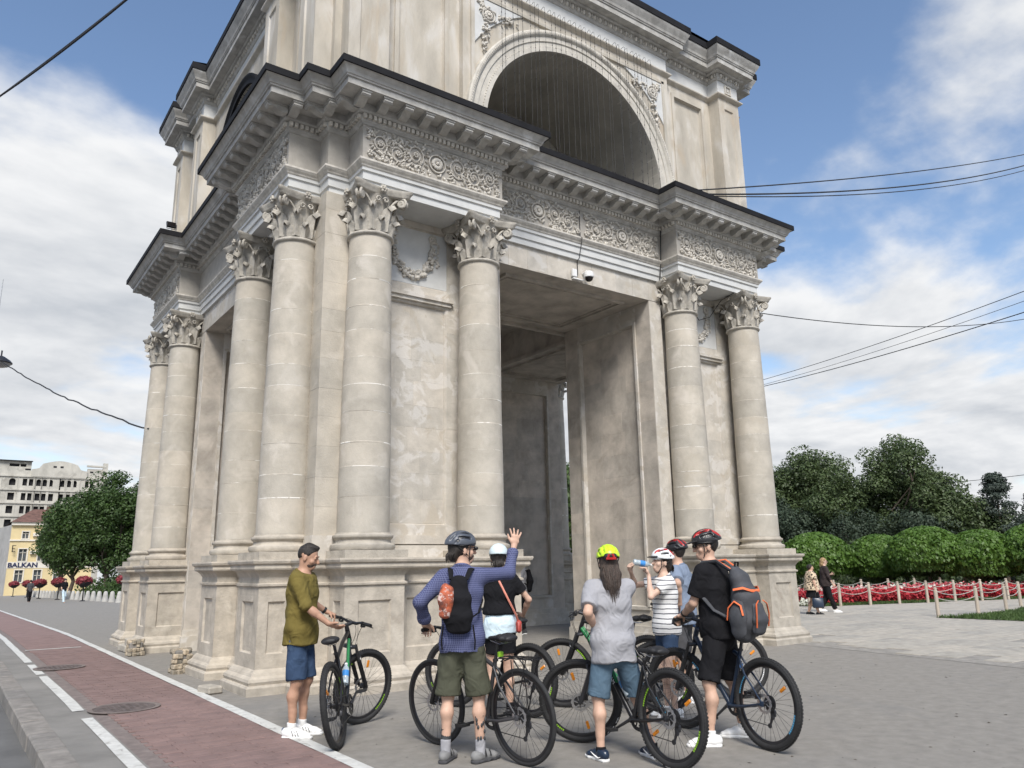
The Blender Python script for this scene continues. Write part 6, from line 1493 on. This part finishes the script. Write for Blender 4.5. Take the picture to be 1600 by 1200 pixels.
b=MB(); b.tube([V3(-.06,-.03,1.475),V3(.0,-.125,1.40),V3(.09,-.145,1.22),V3(.175,-.10,1.05),V3(.20,-.02,.98)],.011,6,flat=.4); b.tube([V3(-.06,-.03,1.475),V3(-.02,.10,1.38),V3(.1,.13,1.2),V3(.20,.02,.98)],.011,6,flat=.4)
k=empty('shoulder_bag'); k.location=p.root.location; k.rotation_euler=p.root.rotation_euler; k.scale=p.root.scale; tag(k,'small red shoulder bag on a salmon strap at the hip of the woman in black','bag')
b.build('strap',mat('salmon_strap',(.68,.25,.18),.6,.05,9,local=True),k,80); b=MB(); b.cbox(.175,.235,-.07,.05,.86,.99,.02); b.build('pouch',mat('red_leather',(.40,.06,.045),.5,.12,14,local=True),k,60)
# 4 man under the arch
p=Person('man in a pale t-shirt and black trousers standing under the arch',(2.10,-.15),R(140),1.80,width=.95,head=(R(10),0),res=.011,legs={1:((.09,.02,.5),(.10,-.02,.085),0),-1:((-.09,.04,.5),(-.11,.05,.085),0)})
setarm(p,1,(.15,.25,1.15),(.8,-.6,-.3)); setarm(p,-1,(-.15,.25,1.15),(-.8,-.6,-.3))
p.body(SK4); p.top('shirt',GREYC,.75,.88,.03,41); p.legs_('trousers',BLACKC,1.93,.03,seed=42); p.shoes(DKGREY,WHITEL,'sneaker'); p.hair(HELM_K,'bob'); k=pack(p,'black backpack on the man standing under the arch')
b=Sdf(); b.loft([V3(0,-.19,1.0),V3(0,-.21,1.2),V3(0,-.18,1.42)],[(.12,.06),(.13,.08),(.09,.05)],(1,0,0),.03); V,F=b.mesh(.013); npmesh('pack_body',V,F,BLACKC,k,True)
for s in (-1,1): b=MB(); b.tube([V3(s*.10,-.18,1.10),V3(s*.165,.0,1.2),V3(s*.12,.13,1.34),V3(s*.09,.0,1.49),V3(s*.07,-.15,1.42)],.02,6,flat=.45); b.build('shoulder_strap',BLACKC,k,80)
# 5 grey t-shirt, long hair
p=Person('long haired man in a grey t-shirt and lime helmet astride his bike, seen from behind',(-4.52,-10.52),R(62),1.72,width=1.0,head=(R(-3),R(2)),legs={-1:((-.15,.02,.50),(-.155,-.02,.085),R(22)),1:((.20,.07,.50),(.30,-.02,.085),R(12))},lean=R(4))
grab(p,-1,B4['grip'][-1],(-.45,-.9,-.5)); grab(p,1,B4['grip'][1],(.9,-.6,-.4))
p.body(SK2); p.top('shirt',GREYC,.80,.79,.022,51,amp=.010); p.legs_('shorts',DENIML,.98,.030,seed=52); p.shoes(NAVYP,WHITEL,'sneaker',BLACKC,.11,'swoosh'); p.hair(HAIRBR,'mane'); h_=p.helmet([HELM_L,HELM_K],False)
b=Sdf(); hm=np.array(p.headM()); b.ell(p.hpnt(0,-.125,.055),(.062,.03,.038),.01,hm); V,F=b.mesh(.007); npmesh('rear_panel',V,F,HELM_K,h_,True); b=MB()
for (x0,z0,x1,z1) in ((-.035,.03,-.012,.078),(.035,.03,.012,.078),(-.045,.035,.045,.035)): b.tube([p.hpnt(x0,-.150,z0),p.hpnt(x1,-.155,z1)],.011,6)
b.build('rear_trim',HELM_R,h_,60)
# 6 striped shirt, drinking
p=Person('woman in a striped t-shirt and white helmet drinking from a bottle',(-2.79,-9.51),R(156),1.71,True,.95,head=(R(4),R(8)),legs={1:((.09,.03,.50),(.10,.0,.085),0),-1:((-.09,.03,.50),(-.10,.0,.085),0)})
setarm(p,-1,(-.05,.20,1.50),(-.55,.25,-1),dict(dir=(.25,.25,.95),palm=(.2,.7,-.2),curl=.9,spread=.04)); setarm(p,1,(.09,.36,1.55),(.8,.25,-.55),dict(dir=(-.45,.35,.75),palm=(-.6,-.2,.1),curl=1.0,spread=.04))
p.body(SK3); p.top('shirt',STRIPE,.60,.86,.018,61,amp=.006); p.legs_('shorts',DENIM,.52,.022,seed=62); p.shoes(WHITEL,WHITEL,'sneaker'); p.hair(HAIRB,'fringe'); p.helmet([HELM_W,HELM_K,HELM_R],True)
bt=bottle('small clear bottle at the mouth of the woman in stripes',p.root.matrix_basis@frame(p.hpnt(.01,.135,-.045)+V3(.0,.20,.035),(1,0,0),(0,-.17,.98),(0,-.98,-.17)))
# 7 blue-grey shirt
p=Person('man in a blue-grey t-shirt and dark helmet, mostly hidden behind the woman in stripes',(-1.99,-9.0),R(118),1.83,width=.98,head=(R(-20),R(4)))
grab(p,-1,B6['grip'][-1],(-.9,-.3,-.3)); setarm(p,1,(.34,.16,1.12),(.9,-.6,.1))
p.body(SK2); p.top('shirt',BLUEG,.85,.84,.026,71); p.legs_('shorts',DKGREY,.95,.03,seed=72); p.shoes(WHITEL,WHITEL,'sneaker',WHITEC,.13); p.hair(HAIRB,'crop'); p.helmet([HELM_K,HELM_K,HELM_R],True)
# 8 black t-shirt
p=Person('man in black t-shirt, black shorts and helmet with a backpack on the right',(-3.33,-10.70),R(102),1.86,width=.98,head=(R(42),R(-2)),lean=R(5),legs={-1:((-.20,.03,.50),(-.235,.03,.085),R(38)),1:((.19,.03,.50),(.25,-.02,.085),R(30))})
grab(p,-1,B7['grip'][-1],(-.7,-.6,-.2)); grab(p,1,B7['grip'][1],(.9,-.4,-.3))
p.body(SK2); p.top('shirt',BLACKC,.78,.86,.022,81,amp=.006); p.legs_('shorts',BLACKC,.98,.032,seed=82); p.shoes(WHITEL,WHITEL,'white',WHITEC,.13); p.hair(HAIRB,'crop'); p.helmet([HELM_K,HELM_K,HELM_R],True); p.glasses()
el,wr,_=p.arm[-1]; u_=unit(wr-el); b=MB(); b.tube([wr-u_*.045,wr-u_*.02],.034,12); b.build('watch_band',BLKR,p.root,60)
k=pack(p,'dark grey backpack with orange trim on the man in black'); GP=mat('grey_nylon',(.055,.058,.066),.75,.12,14,.2,90,local=True)
b=Sdf(); b.loft([V3(0,-.24,.90),V3(0,-.275,1.02),V3(0,-.27,1.20),V3(0,-.225,1.36),V3(0,-.19,1.43)],[(.13,.085),(.15,.115),(.145,.11),(.11,.075),(.07,.04)],(1,0,0),.03); V,F=b.mesh(.011); V=folds(V,F,.008,5,22); npmesh('pack_body',V,F,GP,k,True)
b=Sdf(); b.loft([V3(0,-.365,.93),V3(0,-.385,1.02),V3(0,-.37,1.14)],[(.10,.04),(.105,.045),(.085,.03)],(1,0,0),.02); V,F=b.mesh(.011); V=folds(V,F,.005,7,25); npmesh('front_pocket',V,F,GP,k,True)
for s in (-1,1):
    b=Sdf(); b.loft([V3(s*.145,-.255,.93),V3(s*.155,-.26,1.05),V3(s*.14,-.255,1.15)],[(.03,.07),(.035,.075),(.022,.06)],(1,0,0),.02); V,F=b.mesh(.011); npmesh('side_pocket',V,F,GP,k,True)
    b=MB(); b.tube([V3(s*.178,-.17,1.02),V3(s*.182,-.19,1.12),V3(s*.172,-.245,1.175),V3(s*.178,-.305,1.14),V3(s*.186,-.325,1.06)],.0115,6,flat=.5); b.build('pocket_trim',ORANGEF,k,80)
    b=MB(); b.tube([V3(s*.112,-.405,.96),V3(s*.118,-.415,1.06),V3(s*.10,-.41,1.15),V3(s*.05,-.405,1.175)],.012,6,flat=.5); b.build('pocket_trim',ORANGEF,k,80)
    b=MB(); b.tube([V3(s*.13,-.20,1.02),V3(s*.19,-.06,1.10),V3(s*.185,.07,1.24),V3(s*.14,.135,1.36),V3(s*.10,.06,1.50),V3(s*.085,-.06,1.51),V3(s*.07,-.18,1.43)],[.011,.014,.02,.026,.028,.028,.022],8,flat=.45); b.build('shoulder_strap',GP,k,80)
    b=MB(); b.tube([V3(s*.14,.143,1.37),V3(s*.10,.066,1.513),V3(s*.085,-.06,1.525),V3(s*.07,-.185,1.445)],.009,6,flat=.5); b.build('strap_piping',ORANGEF,k,80)
b=MB(); b.tube([V3(-.155,-.235,1.27),V3(-.145,-.32,1.285),V3(-.07,-.365,1.26),V3(.07,-.365,1.26),V3(.145,-.32,1.285),V3(.155,-.235,1.27)],.013,6,flat=.5); b.build('top_trim',ORANGEF,k,80)
b=MB(); b.tube([V3(-.03,-.20,1.44),V3(-.03,-.21,1.50),V3(.03,-.21,1.50),V3(.03,-.20,1.44)],.009,6); b.build('haul_loop',BLACKC,k,80)
# 9, 10 women walking on the square
p=Person('older woman in a spotted blouse and black skirt walking with a dark bag',(12.25,-1.22),R(-38),1.47,True,1.32,res=.012,head=(R(-4),0),legs={1:((.09,.05,.5),(.10,.12,.085),0),-1:((-.09,.0,.5),(-.10,-.16,.10),0)})
setarm(p,1,(.30,.06,.90),(.7,-.6,-.1)); setarm(p,-1,(-.28,.05,.92),(-.7,-.6,-.1))
p.body(SK2); p.top('blouse',LEOP,.70,.86,.03,91,blouse=.03); p.legs_('skirt',BLACKC,.6,.03,seed=92,skirt=True); p.shoes(BLKR,BLKR,'sneaker'); p.hair(HAIRB,'bob')
k=empty('shopping_bag'); k.location=p.root.location; k.rotation_euler=p.root.rotation_euler; k.scale=p.root.scale; tag(k,'dark square shopping bag in the hand of the older woman','bag')
b=MB(); b.cbox(.24,.36,-.12,.26,.25,.60,.03); b.build('bag_body',NAVYP,k,60); b=MB(); b.tube([V3(.30,-.02,.60),V3(.30,.03,.78),V3(.30,.12,.78),V3(.30,.16,.60)],.012,6); b.build('handle',BLKR,k,60)
p=Person('blonde woman in a dark brown shirt and black trousers with sunglasses, walking',(13.35,-.98),R(-38),1.66,True,.98,res=.012,head=(R(-6),0),legs={1:((.09,.08,.5),(.09,.22,.085),0),-1:((-.09,.02,.5),(-.09,-.20,.12),0)})
setarm(p,1,(.22,.16,.92),(.7,-.7,-.1)); setarm(p,-1,(-.10,.24,1.22),(-.7,-.6,-.5))
p.body(SK3); p.top('shirt',cloth('brown_cotton',(.045,.035,.035)),1.45,.84,.022,93); p.legs_('trousers',BLACKC,1.9,.03,seed=94); p.shoes(WHITEL,WHITEL,'white'); p.hair(HAIRBL,'long'); p.glasses()
# far pedestrians by the bollards
for i,(x,y,hd,lab,tm,pm_) in enumerate(((-1.35,54.5,-60,'distant pedestrian in a dark top and pale jeans crossing by the flower stands',BLACKC,ICE),(-3.0,62,100,'distant pedestrian in dark clothes by the bollards',DKGREY,BLACKC),(-4.6,88,30,'tiny far figure in a red top by the yellow house',HELM_R,BLACKC),(-5.3,84,200,'tiny far figure in a white top by the yellow house',WHITEC,DENIM))):
    p=Person(lab,(x,y,gz(x,y)),R(hd),1.78,res=.02,legs={1:((.09,.08,.5),(.09,.18,.085),0),-1:((-.09,.02,.5),(-.09,-.15,.10),0)}); p.body(SK2,hands=False,face=False)
    def coarse(n,m,f):
        b=Sdf(); f(b); V,F=b.mesh(.02); npmesh(n,V,F,m,p.root,True)
    coarse('shirt',tm,lambda b:[b.loft([V3(0,0,.9),p.waist,p.chest,p.shz],[(.17,.13),(.165,.125),(.175,.13),(.16,.11)],(1,0,0),.04)]+[b.cap(p.sh[s],p.sh[s]+(p.arm[s][0]-p.sh[s])*.8,.075,.065,.04) for s in (1,-1)])
    coarse('trousers',pm_,lambda b:[b.cap(p.leg[s][0],p.leg[s][1],.11,.085,.04) for s in (1,-1)]+[b.cap(p.leg[s][1],p.leg[s][2],.085,.065,.04) for s in (1,-1)])
    b=Sdf(); b.ell(p.hpnt(0,-.02,.03),(.09,.11,.10),.02); V,F=b.mesh(.02); npmesh('hair',V,F,HAIRB,p.root,True)
# ================================================================ small things on and around the arch
WIREM=mat('cable_sheath',(.02,.02,.022),.7,.1,8)
def sag(a,b,s,n=24):
    a=Vector(a); b=Vector(b); return [a.lerp(b,i/n)-Vector((0,0,s*4*(i/n)*(1-i/n))) for i in range(n+1)]
def cable(a,b,s,r,lab,n=24): tag(MB().tube(sag(a,b,s,n),r,5).build('overhead_cable',WIREM,None,80),lab,'cable')
cable((1.85,-5.75,9.02),(24.4,-5.3,17.35),.22,.016,'thin upper cable from the arch cornice out to the right')
cable((2.0,-5.80,9.0),(24.4,-5.2,16.95),.42,.020,'thick cable from the arch cornice out to the right')
cable((2.05,-5.80,8.99),(24.4,-5.2,16.75),.46,.014,'slack twin of the thick cable on the right')
cable((27.03,12.37,11.47),(18.0,-9.4,10.35),.25,.014,'uppermost of the three lower cables crossing the right sky')
cable((27.01,12.39,11.2),(18.0,-9.4,10.0),.25,.010,'thin middle one of the three lower cables on the right')
cable((27.01,12.39,11.16),(18.0,-9.4,9.55),.25,.018,'lowest thick cable of the three on the right')
cable((5.3,-4.6,7.45),(23.4,-5.6,10.45),.55,.012,'slack cable running from the end column to the right')
cable((44.28,11.12,6.49),(35.0,-3.2,5.9),.15,.016,'short cable above the spruce at the far right')
for k,off_ in enumerate((0,.05)):
    cable((-9.9,-.9,9.06+off_),(-7.9,-6.6,9.02+off_*.4),.06+.06*k,.015,'thick black cable crossing the upper left corner' if k==0 else 'thinner loop hanging beside the thick corner cable')
P=sag((-8.6,21.5,10.35),(-5.66,4.3,4.95),.25,40); r=random.Random(3); P=[p+Vector((r.uniform(-.015,.015),r.uniform(-.015,.015),r.uniform(-.02,.02))) for p in P]
tag(MB().tube(P,.022,5).build('overhead_cable',WIREM,None,80),'twisted cable sloping down to the far left columns','cable')
t=empty('hanging_lamp',(-8.35,20.2,9.78)); tag(t,'dark hanging street lamp cut off at the left edge','lamp')
MB().lathe([(.05,.28),(.12,.25),(.34,.10),(.42,0),(.40,-.03)],20).build('shade',STEELD,t,50); MB().lathe([(.38,-.02),(.30,-.13),(.12,-.19),(.01,-.20)],20).build('lens',mat('lamp_glass',(.35,.35,.34),.2,.1,5),t,60); MB().tube([(0,0,.25),(0,0,.5)],.03,8).build('hanger',STEELD,t)
tag(MB().tube([(-8.16,44.21,21.0),(-8.2,44.21,-.5)],[.02,.09],8).build('lamp_mast',GALV,None,60),'thin mast at the left edge of the picture','mast')
# strings of lights over the arch opening
ls=None
for i in range(31):
    x=-1.98+i*.133; r=random.Random(i); z1=9.02; top=12.36
    rr=RA+.2; bot=9.05 if abs(x)<2.2 else 9.3
    if ls is None:
        b=MB(); b.tube([(0,.0,0),(0,-.10,.03),(0,-.13,.0),(0,-.135,-.5),(0,-.135,-3.3)],.0042,4)
        for k in range(14): b.ell((0,-.135,-.12-k*.235),(.010,.010,.016),5,4)
        ls=b.build('light_string',WIREM,None); o=ls
    else: o=link('light_string',ls.data)
    o.location=(x+r.uniform(-.03,.03),-5.30,top); o.rotation_euler=(r.uniform(-.012,.0),r.uniform(-.012,.012),r.uniform(-.2,.2)); o.scale=(1,1,r.uniform(.96,1.01))
    tag(o,'thin dark string of small lights hanging across the upper arch','light string','light strings over the upper arch')
# dome camera under the lintel
WHP=mat('white_plastic',(.72,.72,.71),.4,.05,8)
t=empty('security_camera',(.08,-5.12,6.96)); tag(t,'white dome security camera on the lintel above the passage','camera')
MB().cbox(-.30,-.19,-.06,.0,-.02,.14,.01).build('junction_box',WHP,t); MB().tube([(0,.0,.10),(0,-.12,.12),(0,-.17,.07)],.022,8).build('arm',WHP,t,60)
MB().lathe([(.03,.10),(.075,.085),(.095,.04),(.095,-.02),(.085,-.03)],18,TR(0,-.17,0)).build('housing',WHP,t,40); MB().lathe([(.082,-.028),(.07,-.075),(.04,-.10),(.005,-.108)],16,TR(0,-.17,0)).build('dome',LENS,t,70)
MB().box(-.28,-.02,-.05,.0,-.06,-.035).build('tray',WHP,t)
tag(MB().tube([(-.06,-5.13,7.0),(-.06,-5.13,7.30),(-.06,-5.19,7.33),(-.06,-5.27,7.6),(-.06,-5.30,7.72),(-.06,-5.245,7.76),(-.06,-5.245,8.30)],.008,5).build('conduit',WIREM,None,80),'thin conduit running up the architrave from the camera','cable')
tag(MB().tube([(2.06,-5.86,9.0),(2.06,-5.84,8.7),(2.08,-5.40,8.55),(2.13,-5.30,8.3),(2.13,-5.26,7.72),(2.13,-5.20,7.32)],.012,5).build('conduit',WIREM,None,80),'dark cable hanging down the inner corner of the right hand cornice','cable')
tag(MB().tube([(4.0,-5.62,7.30),(4.05,-5.2,7.25),(3.9,-4.98,6.9),(3.5,-5.0,6.75),(3.15,-5.15,6.9),(3.05,-5.35,7.25)],.008,5).build('conduit',WIREM,None,80),'loose loop of cable behind the right hand capitals','cable')
t=empty('floodlight',(-6.05,1.62,9.02)); tag(t,'small floodlight standing on the left cornice','floodlight')
MB().cbox(-.10,.10,-.03,.03,.06,.22,.01,Matrix.Rotation(-.5,4,'X')).build('housing',STEELD,t); MB().box(-.085,.085,-.034,-.03,.075,.205,Matrix.Rotation(-.5,4,'X')).build('glass',LENS,t); MB().tube([(-.1,0,.12),(-.1,0,0),(.1,0,0),(.1,0,.12)],.01,6).build('bracket',STEELD,t)
# broken stone stubs at the foot of the left pedestals
RUB=mat('rubble_stone',(.52,.47,.38),.92,.25,14,.5,40,objvar=.55)
for (x,y,h,n,lab) in ((-6.02,1.72,.30,26,'low stub of broken mosaic stones at the far left pedestal'),(-5.98,-1.78,.42,30,'taller stub of broken mosaic stones beside the nearer left pedestal')):
    t=empty('stone_stub',(x,y,0)); tag(t,lab,'stone'); r=random.Random(int(h*100))
    nz=int(h/.075)
    for kz in range(nz):
        for kx in range(4):
            for ky in range(4):
                if 0<kx<3 and 0<ky<3 and kz<nz-1: continue
                if kz>nz-3 and r.random()<.3: continue
                s=r.uniform(.030,.046); X=TR((kx-1.5)*.072+r.uniform(-.012,.012),(ky-1.5)*.072+r.uniform(-.012,.012),.035+kz*.075+r.uniform(-.01,.01))@Matrix.Rotation(r.uniform(-.5,.5),4,'Z')@Matrix.Rotation(r.uniform(-.3,.3),4,'X'); MB().cbox(-s,s,-s,s,-s*.9,s*.9,s*.3,X).build('stone',RUB,t)
    MB().cbox(-.12,.12,-.12,.12,0,h*.85,.02).build('mortar_core',KERBM,t)
for (x,y,l,d,h,rz,lab) in ((-5.98,2.75,.62,.22,.14,.05,'loose squared stone lying against the far left pedestal'),(-5.95,2.62,.40,.18,.27,-.08,'second loose stone stacked by the far left pedestal'),(-6.20,-4.35,.34,.20,.10,.2,'cracked piece of kerb stone at the foot of the near pedestal')):
    o=MB().cbox(-d/2,d/2,-l/2,l/2,0,h,.02).build('loose_stone',PED); o.location=(x,y,0); o.rotation_euler=(0,0,rz); tag(o,lab,'stone')
t=empty('bird',(14.0,2.5,15.3)); tag(t,'tiny dark bird flying beside the upper cables','bird')
MB().ell((0,0,0),(.16,.06,.06),8,6).build('body',HAIRB,t,80)
for s in (-1,1): MB().prism([(-.06,0),(.08,0),(.03,s*.2),(-.05,s*.34),(-.06,s*.18)],-.006,.006,Matrix.Rotation(s*.7,4,'X')).build('wing',HAIRB,t)

rs=np.random.RandomState(77); n=170; P=np.stack([rs.uniform(-6.1,3.2,n),rs.uniform(-13.5,-6.3,n)],1); V=[];F=[]
for i,(x,y) in enumerate(P):
    a=rs.rand()*6.28; l=.008+.022*rs.rand()**2; w_=l*rs.uniform(.3,.8); h=.004+.006*rs.rand(); c,s_=math.cos(a),math.sin(a)
    for (u,v,z) in ((-l,0,.001),(0,w_,h),(l,0,.002),(0,-w_,h*.4)): V.append((x+u*c-v*s_,y+u*s_+v*c,z))
    F.append((4*i,4*i+1,4*i+2,4*i+3))
o=npmesh('ground_litter',np.array(V),np.array(F),mat('dry_litter',(.085,.065,.045),.9,.4,30)); tag(o,'tiny dry leaves and grit scattered over the grey pavement','litter',kind='stuff')
